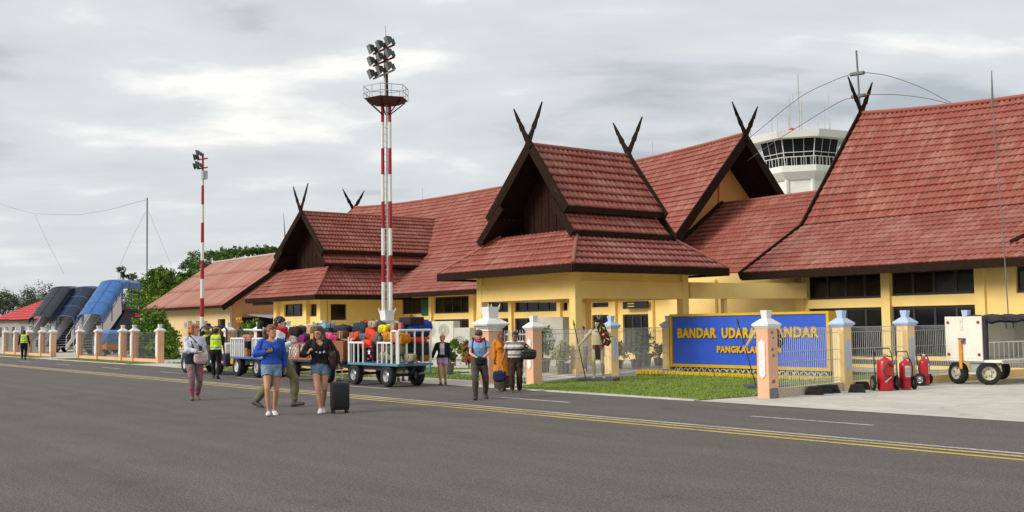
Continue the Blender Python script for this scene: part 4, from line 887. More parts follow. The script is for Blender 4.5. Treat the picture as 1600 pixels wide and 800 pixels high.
for k in range(6):
    a, b = plat[k], plat[(k + 1) % 6]
    for h in (.25, .55): part('rail', m_galv, mast, lambda mb: mb.cyl((*a, pz + h), (*b, pz + h), .018, n=5))
    for q in (0, .5): part('post', m_galv, mast, lambda mb: mb.cyl((a[0] + (b[0] - a[0]) * q, a[1] + (b[1] - a[1]) * q, pz), (a[0] + (b[0] - a[0]) * q, a[1] + (b[1] - a[1]) * q, pz + .55), .018, n=5))
    part('strut', m_timber, mast, lambda mb: mb.cyl((a[0] * .85 + mx_ * .15, a[1] * .85 + my_ * .15, pz - .1), (mx_ * .85 + a[0] * .15, my_ * .85 + a[1] * .15, zm(180)), .03, n=5))
part('spine', m_mw, mast, lambda mb: mb.cyl((mx_ - .1, my_, pz), (mx_ - .1, my_, zm(118)), .06)); part('spine', m_timber, mast, lambda mb: mb.cyl((mx_ + .12, my_, pz), (mx_ + .05, my_, zm(62)), .05)); part('spine', m_red, mast, lambda mb: mb.cyl((mx_ - .1, my_, zm(118)), (mx_ - .1, my_, zm(66)), .05))
aim = Vector((-.25, -1, -.42)); cd = Vector((.93, .36, 0)).normalized()
for r, py in enumerate((71, 90, 110)):
    zc = zm(py); part('lamp_bar', m_red if r < 2 else m_mw, mast, lambda mb: beam(mb, (mx_ - cd.x * .62, my_ - cd.y * .62 - .1, zc - .36), (mx_ + cd.x * .62, my_ + cd.y * .62 - .1, zc - .10), .07, .07))
    for k in (-1, 0, 1): flood(mast, (mx_ + cd.x * .5 * k, my_ + cd.y * .5 * k - .3, zc + .12 * k), aim, .82)
part('lightning_rod', m_galv, mast, lambda mb: mb.cyl((mx_, my_, zm(66)), (mx_ - .02, my_, zm(40)), .02, n=5))
m2x, m2y = PT(315.5, 520, 'y', 24.5).x, 24.5; z2 = lambda py: PT(316, py, 'y', m2y).z
mast2 = thing('floodlight_mast', 'slim red and white floodlight pole in front of the shed', 'light mast', (m2x, m2y, 0))
for i, (a, b) in enumerate(zip([520, 495, 466, 436, 407, 379, 348, 320, 290], [495, 466, 436, 407, 379, 348, 320, 290, 268])):
    part('pole_band', m_red if i % 2 else m_mw, mast2, lambda mb: mb.cyl((m2x, m2y, z2(a) if i else -.05), (m2x, m2y, z2(b)), .125 - .006 * i, .119 - .006 * i, 12), smooth=True)
part('pole_top', m_red, mast2, lambda mb: mb.cyl((m2x, m2y, z2(268)), (m2x, m2y, z2(240)), .06))
for py in (250, 264): part('lamp_bar', m_red, mast2, lambda mb: beam(mb, (m2x - .45, m2y - .15, z2(py)), (m2x + .45, m2y + .1, z2(py)), .07, .08))
for k, (dxx, py) in enumerate([(-.42, 245), (.0, 240), (-.42, 259), (-.05, 257)]): flood(mast2, (m2x + dxx, m2y - .3, z2(py)), (-.5, -1, -.25), .72)
part('control_box', m_shade, mast2, lambda mb: mb.bbox((m2x + .1, m2y - .15, z2(281)), (m2x + .4, m2y + .15, z2(268)), .02))
part('pedestal', m_capw, mast2, lambda mb: mb.frust((m2x, m2y), .7, .7, -.05, .5, .5, .8))

# ------------------------------------------------------------------ aerials and wires
wy = 60.0
def wire(t, pts, y, r=.02, m=None): return part('wire', m or m_darkwire, t, lambda mb: mb.tube([PT(px, py, 'y', y + o) if len((px, py)) else 0 for px, py, o in pts], r, 4))
p0 = PT(230, 470, 'y', 48); ta = thing('radio_mast', 'thin grey guyed radio mast standing beyond the green tree', 'aerial mast', (p0.x, 48, 0))
part('pole', m_darkwire, ta, lambda mb: mb.tube([(p0.x, 48, 0), PT(230, 309, 'y', 48)], .09, 6))
wire(ta, [(228, 312, 0), (170, 328, 0), (120, 336, 0), (53, 334, 0), (20, 325, 0), (-20, 312, 0)], 48, .022)
wire(ta, [(55, 336, 0), (72, 375, 0), (100, 428, 0)], 48, .025); wire(ta, [(228, 330, 0), (205, 375, 0), (185, 420, 0)], 48, .018); wire(ta, [(232, 330, 0), (255, 385, 0), (268, 415, 0)], 48, .018)
pr = PT(1340, 184, 'y', 40.1); tb = thing('dipole_aerial', 'roof aerial with two long bowed wires above the sweeping wing ridge', 'aerial', tuple(pr))
part('pole', m_darkwire, tb, lambda mb: mb.tube([PT(1345, 190, 'y', 40.1), PT(1338, 79, 'y', 40.1)], .045, 6))
for py, pxx in ((115, 1340), (150, 1342)): part('clamp', m_darkwire, tb, lambda mb: mb.tube([PT(pxx - 11, py + 1.5, 'y', 40.1), PT(pxx + 10, py - 1.5, 'y', 40.1)], .085, 6))
def bez(pts, n=14):
    out = []; P = [Vector((*q, 0)) for q in pts]
    for i in range(len(P) - 1):
        a, b, c, d = P[max(i - 1, 0)], P[i], P[i + 1], P[min(i + 2, len(P) - 1)]
        for k in range(n if i < len(P) - 2 else n + 1):
            t_ = k / n; out.append(.5 * ((2 * b) + (c - a) * t_ + (2 * a - 5 * b + 4 * c - d) * t_ * t_ + (3 * b - a - 3 * c + d) * t_ ** 3))
    return [(v.x, v.y) for v in out]
for pts in ([(1150, 233), (1185, 204), (1250, 152), (1300, 127), (1330, 116)], [(1350, 113), (1390, 119), (1440, 137), (1490, 163)], [(1168, 251), (1205, 225), (1260, 190), (1310, 160), (1333, 152)], [(1351, 148), (1400, 148), (1450, 154), (1490, 164)]):
    part('wire', m_darkwire, tb, lambda mb: mb.tube([PT(a, b, 'y', 40.1) for a, b in bez(pts, 5)], .015, 4))
pb = PT(1577, 560, 'y', 31.0); tw_ = thing('whip_aerial', 'tall leaning whip aerial in front of the sweeping-roofed wing', 'aerial', (pb.x, 31, 0))
part('pole', m_darkwire, tw_, lambda mb: mb.tube([(pb.x, 31, -.05), PT(1575, 485, 'y', 31), PT(1567, 360, 'y', 31), PT(1556, 235, 'y', 31), PT(1551, 160, 'y', 31)], [.024, .02, .016, .014, .02], 6))
part('whip', m_darkwire, tw_, lambda mb: mb.tube([PT(1551, 168, 'y', 31), PT(1549.5, 110, 'y', 31)], [.045, .012], 5))
for a, b in ((1545, 203), (1568, 236), (1547, 215), (1569, 212)): part('radial', m_darkwire, tw_, lambda mb: mb.tube([PT(1556, 226 if b > 220 else 208, 'y', 31), PT(a, b, 'y', 31)], .011, 4))
pc = PT(446, 400, 'y', 44); td = thing('whip_aerial', 'short thin aerial rising behind the annex gable', 'aerial', (pc.x, 44, 0)); part('pole', m_darkwire, td, lambda mb: mb.tube([(pc.x, 44, 0), PT(445, 365, 'y', 44), PT(443, 333, 'y', 44)], [.08, .06, .015], 5))
# ------------------------------------------------------------------ wheels
m_tyre = M('tyre_rubber', (.020, .020, .021), .8, var=.25, scale=12, bump=.3, bscale=50); m_rimw = M('rim_white', (.62, .62, .60), .45, var=.1, dirt=.3); m_rims = M('rim_silver', (.45, .45, .46), .35, metal=.6); m_rimb = M('rim_blue', (.10, .20, .36), .45, var=.15); m_rimc = M('rim_cream', (.55, .52, .38), .5, var=.1, dirt=.3)
m_hubd = M('hub_dark', (.04, .04, .04), .5)
def wheel(parent, c, ax, r, w, mr, world=True):
    a = Vector(ax).normalized(); c = Vector(c)
    t = part('wheel', m_tyre, parent, lambda mb: mb.wheel(c, a, r, w, 24, rin=r * .58), smooth=True, world=world)
    def rim(mb):
        u = Vector((0, 0, 1)); v = a.cross(u); R = []
        for rad, o in [(.002, -.2), (r * .2, -.2), (r * .45, -.06), (r * .6, .28), (r * .6, .42), (r * .47, .18), (r * .3, .12), (r * .2, .25), (.002, .28)]:
            R.append([c + a * (o * w) + (u * math.cos(q) + v * math.sin(q)) * rad for q in [2 * math.pi * k / 20 for k in range(20)]])
        mb.rings(R)
    rm = part('rim', mr, t, rim, smooth=True, world=world)
    for k in range(5):
        q = 2 * math.pi * k / 5; u = Vector((0, 0, 1)); v = a.cross(u); pc = c + a * (w * .15) + (u * math.cos(q) + v * math.sin(q)) * r * .38
        part('vent', m_hubd, t, lambda mb: mb.cyl(pc, pc + a * (.012), r * .06, n=8), world=world)
    return t

# ------------------------------------------------------------------ passenger boarding stairs with canopies
m_navy = M('navy_paint', (.012, .022, .055), .45, var=.15); m_white_p = M('white_panel', (.72, .72, .70), .5, var=.06, dirt=.25, dirtcol=(.4, .38, .33)); m_bframe = M('blue_frame', (.05, .12, .32), .4)
def boarding_stair(loc, rz, label, mcan, mfr, W=1.35, n_can=5):
    t = thing('boarding_stair', label, 'boarding stairs', loc, rz); L = lambda nm, m, fn, par=None, **k: part(nm, m, par or t, fn, world=False, **k)
    hw = W / 2; N = 15; y0, y1, z1 = .4, 4.0, 3.1
    zl = lambda y: .35 + (z1 - .35) * min(1, max(0, (y - y0) / (y1 - y0)))
    L('chassis', m_navy, lambda mb: mb.bbox((-hw, 1.6, .45), (hw, 6.6, .95), .04))
    L('mast_frame', m_navy, lambda mb: mb.poly_x([(2.6, .95), (6.4, .95), (6.4, z1 - .12), (4.9, z1 - .12)], -hw + .15, hw - .15))
    for sx in (-1, 1):
        for yy in (2.3, 5.8): wheel(t, (sx * (hw - .05), yy, .33), (sx, 0, 0), .33, .24, m_rimw, world=False)
        L('stringer', m_white_p, lambda mb: mb.hexa([(sx * hw - .03, y0 - .2, .2), (sx * hw + .03, y0 - .2, .2), (sx * hw + .03, y1, z1 - .3), (sx * hw - .03, y1, z1 - .3)], [(sx * hw - .03, y0 - .2, .55), (sx * hw + .03, y0 - .2, .55), (sx * hw + .03, y1, z1 + .1), (sx * hw - .03, y1, z1 + .1)]))
        L('side_panel', m_white_p, lambda mb: mb.hexa([(sx * hw - .02, y0 + .5, zl(y0 + .5) + .25), (sx * hw + .02, y0 + .5, zl(y0 + .5) + .25), (sx * hw + .02, y1, z1 + .12), (sx * hw - .02, y1, z1 + .12)], [(sx * hw - .02, y0 + .5, zl(y0 + .5) + .8), (sx * hw + .02, y0 + .5, zl(y0 + .5) + .8), (sx * hw + .02, y1, z1 + 1.0), (sx * hw - .02, y1, z1 + 1.0)]))
        L('handrail', m_galv, lambda mb: mb.tube([(sx * hw, y0 - .3, .2), (sx * hw, y0 - .2, 1.2), (sx * hw, y1, z1 + 1.05), (sx * hw, 6.6, z1 + 1.05), (sx * hw, 6.6, z1)], .03, 6))
        for yy in (1.3, 2.6, 4.0, 5.4, 6.5): L('canopy_post', mfr, lambda mb: mb.cyl((sx * (hw + .04), yy, zl(yy) + .2), (sx * (hw + .04), yy, zl(yy) + 1.75), .035, n=6))
    for k in range(N):
        yy = y0 + (y1 - y0) * k / N; zz_ = .35 + (z1 - .35) * (k + .5) / N; L('step', m_shade, lambda mb: mb.box((-hw + .04, yy, zz_ - .03), (hw - .04, yy + .3, zz_)))
    L('platform', m_navy, lambda mb: mb.box((-hw, y1, z1 - .12), (hw, 6.6, z1)))
    # barrel canopy: panels between arched ribs
    ys = [.9, 1.9, 2.9, 3.9, 4.9, 6.7]; arc = lambda yy, k, m_=10, o=0.0: Vector((-(hw + .14 + o) * math.cos(math.pi * k / m_), yy, zl(yy) + 1.45 + (.55 + o) * math.sin(math.pi * k / m_) ** .32))
    for i in range(5):
        for (ka, kb) in ((0, 5), (5, 10)):
            A, B = ys[i], ys[i + 1]
            R = [[arc(A + (B - A) * q / 3, k, 10, o) for k in range(ka, kb + 1)] for o in (0, .03) for q in range(4)]
            mb = MB(); mb.rings(R[:4], cap=False, closed=False); mb.rings(R[4:], cap=False, closed=False)
            mb.build('canopy_panel', mcan, t, smooth=True, world=False, fix=False)
    for yy in ys: L('canopy_rib', mfr, lambda mb: mb.tube([arc(yy, k, 12, .03) for k in range(13)], .035, 5))
    for k in (0, 5, 10): L('canopy_rail', mfr, lambda mb: mb.tube([arc(yy, k, 10, .03) for yy in ys], .035, 5))
    return t
m_can_k = M('canopy_charcoal', (.020, .030, .042), .3, var=.2); m_can_n = M('canopy_dark_navy', (.012, .022, .05), .3, var=.2); m_can_b = M('canopy_blue', (.04, .15, .40), .3, var=.2)
RZ = math.radians(46)
for px, yy, lb, mc, mf, rz_ in ((50, 21.0, 'boarding stair with charcoal barrel canopy beside the red bungalow', m_can_k, m_navy, RZ), (88, 22.6, 'boarding stair with near-black canopy and blue edge between two others', m_can_n, m_bframe, RZ), (128, 21.0, 'boarding stair with bright blue canopy nearest the green bush', m_can_b, m_bframe, RZ)):
    p = PT(px, 565, 'y', yy); boarding_stair((p.x, yy, 0), rz_, lb, mc, mf)
p = PT(173, 545, 'y', 21.0); tt = thing('covered_cart', 'small orange cart under a crumpled blue tarpaulin behind the fence', 'cart', (p.x, 21, 0))
part('frame', M('cart_orange', (.65, .22, .02), .5), tt, lambda mb: mb.bbox((p.x - .7, 20.5, .45), (p.x + .7, 21.5, .95), .04))
part('tarpaulin', M('tarp_blue', (.06, .2, .55), .5, var=.25, scale=5, bump=.6, bscale=6), tt, lambda mb: mb.ell((p.x, 21, 1.15), (.85, .7, .5), 14, 8, e1=.7, e2=.7, noise=.06), smooth=True)
for sx in (-1, 1): wheel(tt, (p.x + sx * .5, 20.45, .25), (0, -1, 0), .25, .15, m_rims)

# ------------------------------------------------------------------ luggage train
m_cblue = M('cart_blue', (.06, .16, .40), .5, var=.15, dirt=.3); m_cteal = M('cart_teal', (.09, .235, .32), .5, var=.15, dirt=.3); m_cdark = M('cart_dark_steel', (.035, .045, .06), .55, var=.2); m_rail = M('rail_white', (.78, .78, .76), .45, var=.06, dirt=.2, dirtcol=(.4, .36, .3)); m_brown = M('cart_rust_brown', (.33, .12, .06), .6, var=.2, scale=8); m_brownbox = M('brown_board', (.26, .10, .05), .6, var=.15, scale=4)
CY0, CY1 = 15.35, 16.5
def cart(label, x0, x1, zb, mbed, mrim, wx, r=.31):
    t = thing('luggage_cart', label, 'luggage cart', ((x0 + x1) / 2, (CY0 + CY1) / 2, 0))
    part('bed', mbed, t, lambda mb: mb.bbox((x0, CY0, zb - .07), (x1, CY1, zb), .012))
    for y in (CY0 + .25, CY1 - .25): part('chassis_rail', m_cdark, t, lambda mb: mb.box((x0 + .05, y - .04, zb - .2), (x1 - .05, y + .04, zb - .072)))
    for x in wx:
        for y, s in ((CY0 + .12, -1), (CY1 - .12, 1)): wheel(t, (x, y, r), (0, s, 0), r, .2, mrim)
        part('axle', m_cdark, t, lambda mb: mb.cyl((x, CY0 + .2, r), (x, CY1 - .2, r), .04))
        for y in (CY0 + .3, CY1 - .3): part('axle_strut', mbed, t, lambda mb: (beam(mb, (x, y, r), (x - .28, y, zb - .1), .05, .05), beam(mb, (x, y, r), (x + .28, y, zb - .1), .05, .05)), kind='stuff')
    part('drawbar', m_cdark, t, lambda mb: mb.tube([(x0 + .3, (CY0 + CY1) / 2, r), (x0 - .75, (CY0 + CY1) / 2, r + .08)], .035, 6))
    return t
def rails(t, pts, zb, m, post=.022, top=.03):
    "pts: list of (x,y,ztop) posts, consecutive ones joined by a top rail"
    for i, (x, y, z) in enumerate(pts): part('rail_post', m, t, lambda mb: mb.cyl((x, y, zb - .02), (x, y, z), post, n=6))
    zt_ = min(p[2] for p in pts)
    part('top_rail', m, t, lambda mb: mb.tube([(pts[0][0], pts[0][1], zt_), (pts[-1][0], pts[-1][1], zt_)], top, 6))
# cart with white rails and the big pile
Z1 = .64; c1x0, c1x1 = PT(543, 567, 'y', CY0).x, PT(621, 567, 'y', CY0).x
c1 = cart('teal luggage cart with white rails heaped with colourful bags', c1x0, c1x1, Z1, m_cteal, m_rims, (PT(555, 585, 'y', CY0 + .1).x, PT(606, 585, 'y', CY0 + .1).x))
X = lambda px: PT(px, 545, 'y', CY0 + .04).x
ye = CY0 + .04
part('rail_post', m_rail, c1, lambda mb: mb.cyl((X(545), ye, Z1), (X(545), ye, 1.36), .025, n=6))
rails(c1, [(X(px), ye, 1.2) for px in (546, 553, 560, 567.5)], Z1, m_rail); rails(c1, [(X(px), ye, 1.2) for px in (590, 597, 604, 611.5)], Z1, m_rail)
rails(c1, [(X(612), ye, 1.52), (X(620), ye, 1.52)], Z1, m_rail, .028)
ex = c1x1 - .04
rails(c1, [(ex, CY0 + .06 + (CY1 - CY0 - .12) * k / 4, 1.54) for k in range(5)], Z1, m_rail, .026, .032)
rails(c1, [(c1x0 + .04, CY0 + .1 + (CY1 - CY0 - .2) * k / 4, 1.3) for k in range(5)], Z1, m_rail)
rails(c1, [(c1x0 + .1 + (c1x1 - c1x0 - .2) * k / 7, CY1 - .05, 1.25) for k in range(8)], Z1, m_rail)
part('tow_hook', m_cteal, c1, lambda mb: mb.tube([(c1x1 - .1, 16.1, .35), (c1x1 + .45, 16.1, .42), (c1x1 + .45, 16.1, .62)], .03, 6))
# brown lattice cart
Z2 = .66; c2x0, c2x1 = PT(450, 565, 'y', CY0).x, PT(535, 565, 'y', CY0).x
c2 = cart('rust-brown luggage cart with diamond lattice sides loaded with bags and boxes', c2x0, c2x1, Z2, m_cdark, m_rimb, (PT(458, 580, 'y', CY0 + .1).x, PT(512, 582, 'y', CY0 + .1).x))
part('deck', m_brown, c2, lambda mb: mb.box((c2x0 - .01, CY0 - .01, Z2 + .003), (c2x1 + .01, CY1 + .01, Z2 + .05)))
for px in (450, 468, 487, 505):
    x = PT(px, 545, 'y', CY0 + .05).x; part('lattice_post', m_brown, c2, lambda mb: mb.box((x - .03, CY0 + .02, Z2 + .05), (x + .03, CY0 + .07, 1.17)))
xa, xb = PT(450, 545, 'y', CY0 + .05).x, PT(505, 545, 'y', CY0 + .05).x
part('lattice_rail', m_brown, c2, lambda mb: mb.box((xa, CY0 + .015, 1.13), (xb, CY0 + .065, 1.18)))
nl = 13
for k in range(nl):
    for sg in (1, -1):
        a = xa + (xb - xa) * k / nl; b = a + sg * (1.13 - Z2 - .06); lo_, hi_ = (a, Z2 + .06), (b, 1.13)
        b2 = min(max(b, xa), xb); zt_ = lo_[1] + abs(b2 - a); part('lattice_bar', m_brown, c2, lambda mb: mb.cyl((a, CY0 + .045, lo_[1]), (b2, CY0 + .045, zt_), .009, n=4))
part('end_board', m_brownbox, c2, lambda mb: mb.bbox((c2x1 - .06, CY0 + .02, Z2 + .05), (c2x1, CY1 - .02, 1.25), .01))
part('side_board', m_brownbox, c2, lambda mb: mb.bbox((PT(514, 545, 'y', CY0).x, CY0 + .02, Z2 + .052), (c2x1 - .062, CY0 + .07, 1.25), .01))
# blue cart with white bars
Z3 = .68; c3x0, c3x1 = PT(360, 560, 'y', CY0).x, PT(415, 560, 'y', CY0).x
c3 = cart('blue luggage cart with close white bars behind the tow tractor', c3x0, c3x1, Z3, m_cblue, m_rimw, (PT(372, 577, 'y', CY0 + .1).x, PT(403, 580, 'y', CY0 + .1).x), .34)
X3 = lambda px: PT(px, 545, 'y', CY0 + .04).x
rails(c3, [(X3(361 + 3.3 * k), ye, 1.3) for k in range(7)], Z3, m_rail, .026); rails(c3, [(X3(394.5 + 3.3 * k), ye, 1.3) for k in range(6)], Z3, m_rail, .026)
rails(c3, [(X3(361.5) + .02, CY0 + .15 + (CY1 - CY0 - .3) * k / 5, 1.3) for k in range(6)], Z3, m_rail)
part('push_bar', m_hubd, c3, lambda mb: mb.tube([(X3(361.5), CY0 + .3, 1.28), (X3(361.5), CY0 + .3, 1.56), (X3(370), CY0 + .3, 1.6)], .04, 6)); part('push_rail', m_rail, c3, lambda mb: mb.tube([(X3(370), CY0 + .3, 1.6), (X3(398), CY0 + .3, 1.58)], .03, 6))
# tow tractor
tx0, tx1 = PT(284, 560, 'y', CY0 + .1).x, PT(352, 560, 'y', CY0 + .1).x; ym = (CY0 + CY1) / 2
tr = thing('tow_tractor', 'white and navy baggage tow tractor with black roll frame in front of the carts', 'tractor', ((tx0 + tx1) / 2, ym, 0))
part('lower_body', m_navy, tr, lambda mb: mb.bbox((tx0, CY0 + .1, .3), (tx1, CY1 - .1, .74), .04))
part('hood', m_white_p, tr, lambda mb: mb.bbox((tx0 + .05, CY0 + .14, .742), (tx0 + 1.5, CY1 - .14, 1.12), .08))
part('rear_body', m_white_p, tr, lambda mb: mb.bbox((tx1 - 1.3, CY0 + .12, .742), (tx1 - .05, CY1 - .12, 1.13), .06))
part('bumper', m_hubd, tr, lambda mb: mb.bbox((tx0 - .12, CY0 + .15, .34), (tx0 + .02, CY1 - .15, .52), .03))
for y in (CY0 + .4, CY1 - .4): part('headlight', m_lampg, tr, lambda mb: mb.wheel((tx0 + .03, y, .93), (1, 0, 0), .09, .05, 12))
for x in (tx0 + .55, tx1 - .7):
    for y, s in ((CY0 + .1, -1), (CY1 - .1, 1)): wheel(tr, (x, y, .34), (0, s, 0), .34, .24, m_rimw)
rx = PT(324, 540, 'y', ym).x; rx2 = PT(343, 540, 'y', ym).x
for x in (rx, rx2): part('roll_frame', m_hubd, tr, lambda mb: mb.tube([(x, CY0 + .3, .9), (x, CY0 + .3, 1.62), (x, CY0 + .4, 1.72), (x, CY1 - .4, 1.72), (x, CY1 - .3, 1.62), (x, CY1 - .3, .9)], .035, 6))
part('roll_rail', m_hubd, tr, lambda mb: mb.tube([(rx, CY0 + .35, 1.69), (rx2, CY0 + .35, 1.69)], .035, 6))
part('seat', m_hubd, tr, lambda mb: (mb.bbox((rx + .1, ym - .45, .8), (rx + .6, ym + .45, .98), .04), mb.bbox((rx + .55, ym - .45, .98), (rx + .68, ym + .45, 1.35), .04)), kind='stuff')
part('steering_wheel', m_hubd, tr, lambda mb: mb.tube([(rx - .25 + .1 * math.sin(q) * .5, ym - .2 + .2 * math.cos(q), 1.22 + .17 * math.sin(q)) for q in [k * math.pi / 6 for k in range(13)]], .018, 6))
part('coupling', M('coupling_yellow', (.6, .36, .03), .5), tr, lambda mb: mb.bbox((tx1, ym - .3, .38), (tx1 + .25, ym + .3, .75), .03))
for k in range(8): part('warning_block', M('warn_red' if k % 2 else 'warn_white', (.5, .04, .03) if k % 2 else (.7, .7, .68), .5), tr, lambda mb: mb.box((tx1 - 1.35 + k * .16, CY0 + .085, .42), (tx1 - 1.35 + k * .16 + .155, CY0 + .1, .5)))

# ------------------------------------------------------------------ luggage pieces
CLOTH = {}
def cloth(col): 
    k = tuple(round(c, 3) for c in col)
    if k not in CLOTH: CLOTH[k] = M('luggage_cloth_%d' % len(CLOTH), col, .75, var=.22, scale=9, bump=.5, bscale=14, spec=.25)
    return CLOTH[k]
m_strap = M('black_webbing', (.018, .018, .02), .8)
def view_scale(c, px):
    "metres per pixel at point c, and how far the X and Y axes turn across the view there"
    dpt = (c - CC).dot(CF); q = (px - 800) / CAM_F
    return dpt / CAM_F, abs(CR.x - q * CF.x), abs(CR.y - q * CF.y)
def duffel(px, py, y, wpx, hpx, col, label, rz=0.0, dp=None, kind='duffel bag', tilt=0.0):
    c = PT(px, py, 'y', y); s, ax_, ay_ = view_scale(c, px); W_ = wpx * s; rz_ = hpx * s; ry_ = min(dp or 9, .62 * W_ / ay_); rx_ = .8 * W_ / ax_
    if rz: rx_, ry_ = .86 * W_ / ay_, min(.25, .5 * W_ / ax_)
    t = thing(kind.replace(' ', '_'), label, kind.split()[-1] if kind != 'duffel bag' else 'bag', tuple(c), rz); rs = random.Random(int(px * 7 + py)); T = Matrix.Rotation(tilt, 4, 'Y')
    part('body', cloth(col), t, lambda mb: mb.ell((0, 0, 0), (rx_, ry_, rz_), 18, 12, e1=rs.uniform(.38, .75), e2=rs.uniform(.38, .75), noise=.05, rs=rs, T=T), world=False, smooth=True, sharp=80)
    part('pocket', cloth(tuple(q * .8 for q in col)), t, lambda mb: mb.ell((-rx_ * .15, -ry_ * .82, -rz_ * .15), (rx_ * .42, ry_ * .28, rz_ * .5), 12, 8, e1=.5, e2=.5, T=T), world=False, smooth=True)
    part('strap', m_strap, t, lambda mb: mb.tube([T @ Vector((rx_ * .35, -ry_ * 1.0 * math.cos(q), rz_ * 1.02 * math.sin(q))) for q in [k * math.pi / 6 for k in range(7)]], .016, 5), world=False)
    part('handle', m_strap, t, lambda mb: mb.tube([T @ Vector((rx_ * .35 * math.cos(q), -.0, rz_ * (.93 + .25 * math.sin(q)))) for q in [k * math.pi / 8 for k in range(9)]], .013, 5), world=False)
    return t
def case(px, py, y, wpx, hpx, col, label, rz=0.0, dp=.3, kind='suitcase', tilt=0.0):
    c = PT(px, py, 'y', y); s, ax_, ay_ = view_scale(c, px); W_ = wpx * s; h = hpx * s; d = min(dp / 2, .55 * W_ / ay_); a = (W_ - d * ay_) / ax_
    if rz: d = .18; a = max(.1, (W_ - d * ax_) / ay_)
    t = thing(kind.replace(' ', '_'), label, kind, tuple(c), rz); T = Matrix.Rotation(tilt, 4, 'Y')
    part('body', cloth(col), t, lambda mb: mb.bbox((-a, -d, -h), (a, d, h), min(a, h) * .22, T=T), world=False, smooth=True)
    if kind == 'suitcase':
        part('zip_band', m_strap, t, lambda mb: mb.bbox((-a - .004, -d * .12, -h - .004), (a + .004, d * .12, h + .004), min(a, h) * .22, T=T), world=False)
        part('handle', m_strap, t, lambda mb: mb.tube([T @ Vector((a * .3 * math.cos(q), 0, h + .05 * math.sin(q))) for q in [k * math.pi / 6 for k in range(7)]], .012, 5), world=False)
    else:
        part('tape', M('parcel_tape', (.48, .36, .2), .4), t, lambda mb: mb.box((-a * .1, -d - .003, -h - .003), (a * .1, d + .003, h + .003), 0, T), world=False)
    return t
N_, Mi, Fa = CY0 + .3, CY0 + .5, CY0 + .75
OR, RO, NV, BK, GY, TE = (.55, .20, .012), (.62, .06, .018), (.018, .035, .06), (.014, .014, .016), (.12, .125, .13), (.05, .16, .22)
case(556, 551, N_, 5, 13, (.02, .03, .06), 'tall navy suitcase upright at the open end of the teal cart')
case(566, 551, Mi, 5, 13, BK, 'tall black suitcase standing behind the low white rail'); case(573, 552, N_, 6, 11, (.03, .03, .032), 'squat charcoal suitcase under the red round bag')
st_ = case(584, 551, N_, 6.5, 12, (.03, .012, .02), 'black and pink suitcase with a white star print')
part('star', M('star_white', (.8, .8, .8), .6), st_, lambda mb: mb.hexa([((.06 if k % 2 else .13) * math.sin(k * math.pi / 5) * .7, -.152, .02 + (.06 if k % 2 else .13) * math.cos(k * math.pi / 5) * .7) for k in range(10)], [((.06 if k % 2 else .13) * math.sin(k * math.pi / 5) * .7, -.156, .02 + (.06 if k % 2 else .13) * math.cos(k * math.pi / 5) * .7) for k in range(10)]), world=False)
for q, (qx, qz) in enumerate(((.09, .17), (-.05, -.17), (.1, -.1))): part('pink_patch', M('hot_pink', (.6, .02, .12), .6), st_, lambda mb: mb.bbox((qx - .05, -.158, qz - .025), (qx + .05, -.148, qz + .025), .008), world=False)
duffel(565, 540, Mi, 6, 6, (.55, .03, .08), 'small crimson bag wedged above the black suitcases')
duffel(575, 537, N_, 10.5, 7, RO, 'round orange-red bag lowest of the three beside the gap in the rails'); duffel(583, 523, N_ + .1, 11, 8.5, RO, 'large orange-red bag stacked above the round orange-red one', tilt=.3); duffel(556, 527, N_, 9, 6.5, RO, 'orange-red bag at the open corner of the teal cart', tilt=-.4)
duffel(568, 526, N_ + .05, 6.5, 5.5, TE, 'small teal bag squeezed between two orange-red bags'); duffel(566, 513, Mi, 12.5, 9, NV, 'big dark navy backpack on top of the orange-red bags'); duffel(570, 504, Mi + .1, 5, 3, RO, 'red-orange roll poking over the navy backpack')
duffel(583, 507, Mi, 7.5, 6, (.40, .30, .22), 'tan patterned bag beside the navy backpack'); duffel(593, 510, Mi + .1, 9, 8, (.05, .055, .06), 'dark grey rucksack behind the yellow bag'); duffel(591, 530, N_ + .05, 7, 9, GY, 'grey rucksack between orange-red and mustard bags', tilt=.4)
duffel(600, 514, N_ + .1, 8, 7, (.72, .55, .015), 'bright yellow bag beside the carton'); case(616, 512, N_ + .15, 6.5, 8, (.45, .26, .12), 'tan carton on the mustard bags', kind='carton'); case(627, 511, N_ + .2, 5.5, 7, (.42, .12, .12), 'red patterned gift carton beside the tan carton', kind='carton')
duffel(609, 526, N_, 10, 8, OR, 'mustard bag beside the grey rucksack'); duffel(628, 529, N_ + .02, 12, 10, OR, 'large mustard bag against the tall white rail')
duffel(621, 547, N_, 14, 9, (.13, .14, .07), 'olive camouflage kitbag under the mustard bags'); duffel(607, 557, N_, 13, 7.5, (.24, .22, .16), 'beige camouflage kitbag on the cart bed'); duffel(641, 559, N_ + .05, 9, 6.5, (.26, .23, .17), 'beige striped bag on the cart bed beside orange pouch')
YE = lambda px: PT(px, 540, 'x', c1x1 - .48).y
case(655, 545, YE(655), 17, 10, (.022, .035, .032), 'wide charcoal-green suitcase behind the tall end rails', rz=math.pi / 2); duffel(655, 531, YE(655), 18, 6.5, RO, 'long orange-red roll bag on the charcoal-green suitcase', rz=math.pi / 2)
duffel(662, 559, YE(662), 9, 6, OR, 'small mustard pouch at the cart end under the green suitcase', rz=math.pi / 2); duffel(653, 520, YE(653), 18, 6, (.015, .03, .07), 'flat navy bag between blue duffel and orange-red roll', rz=math.pi / 2); duffel(655, 509, YE(655), 20, 8, (.03, .06, .42), 'crumpled royal blue duffel bag topping the pile', rz=math.pi / 2)
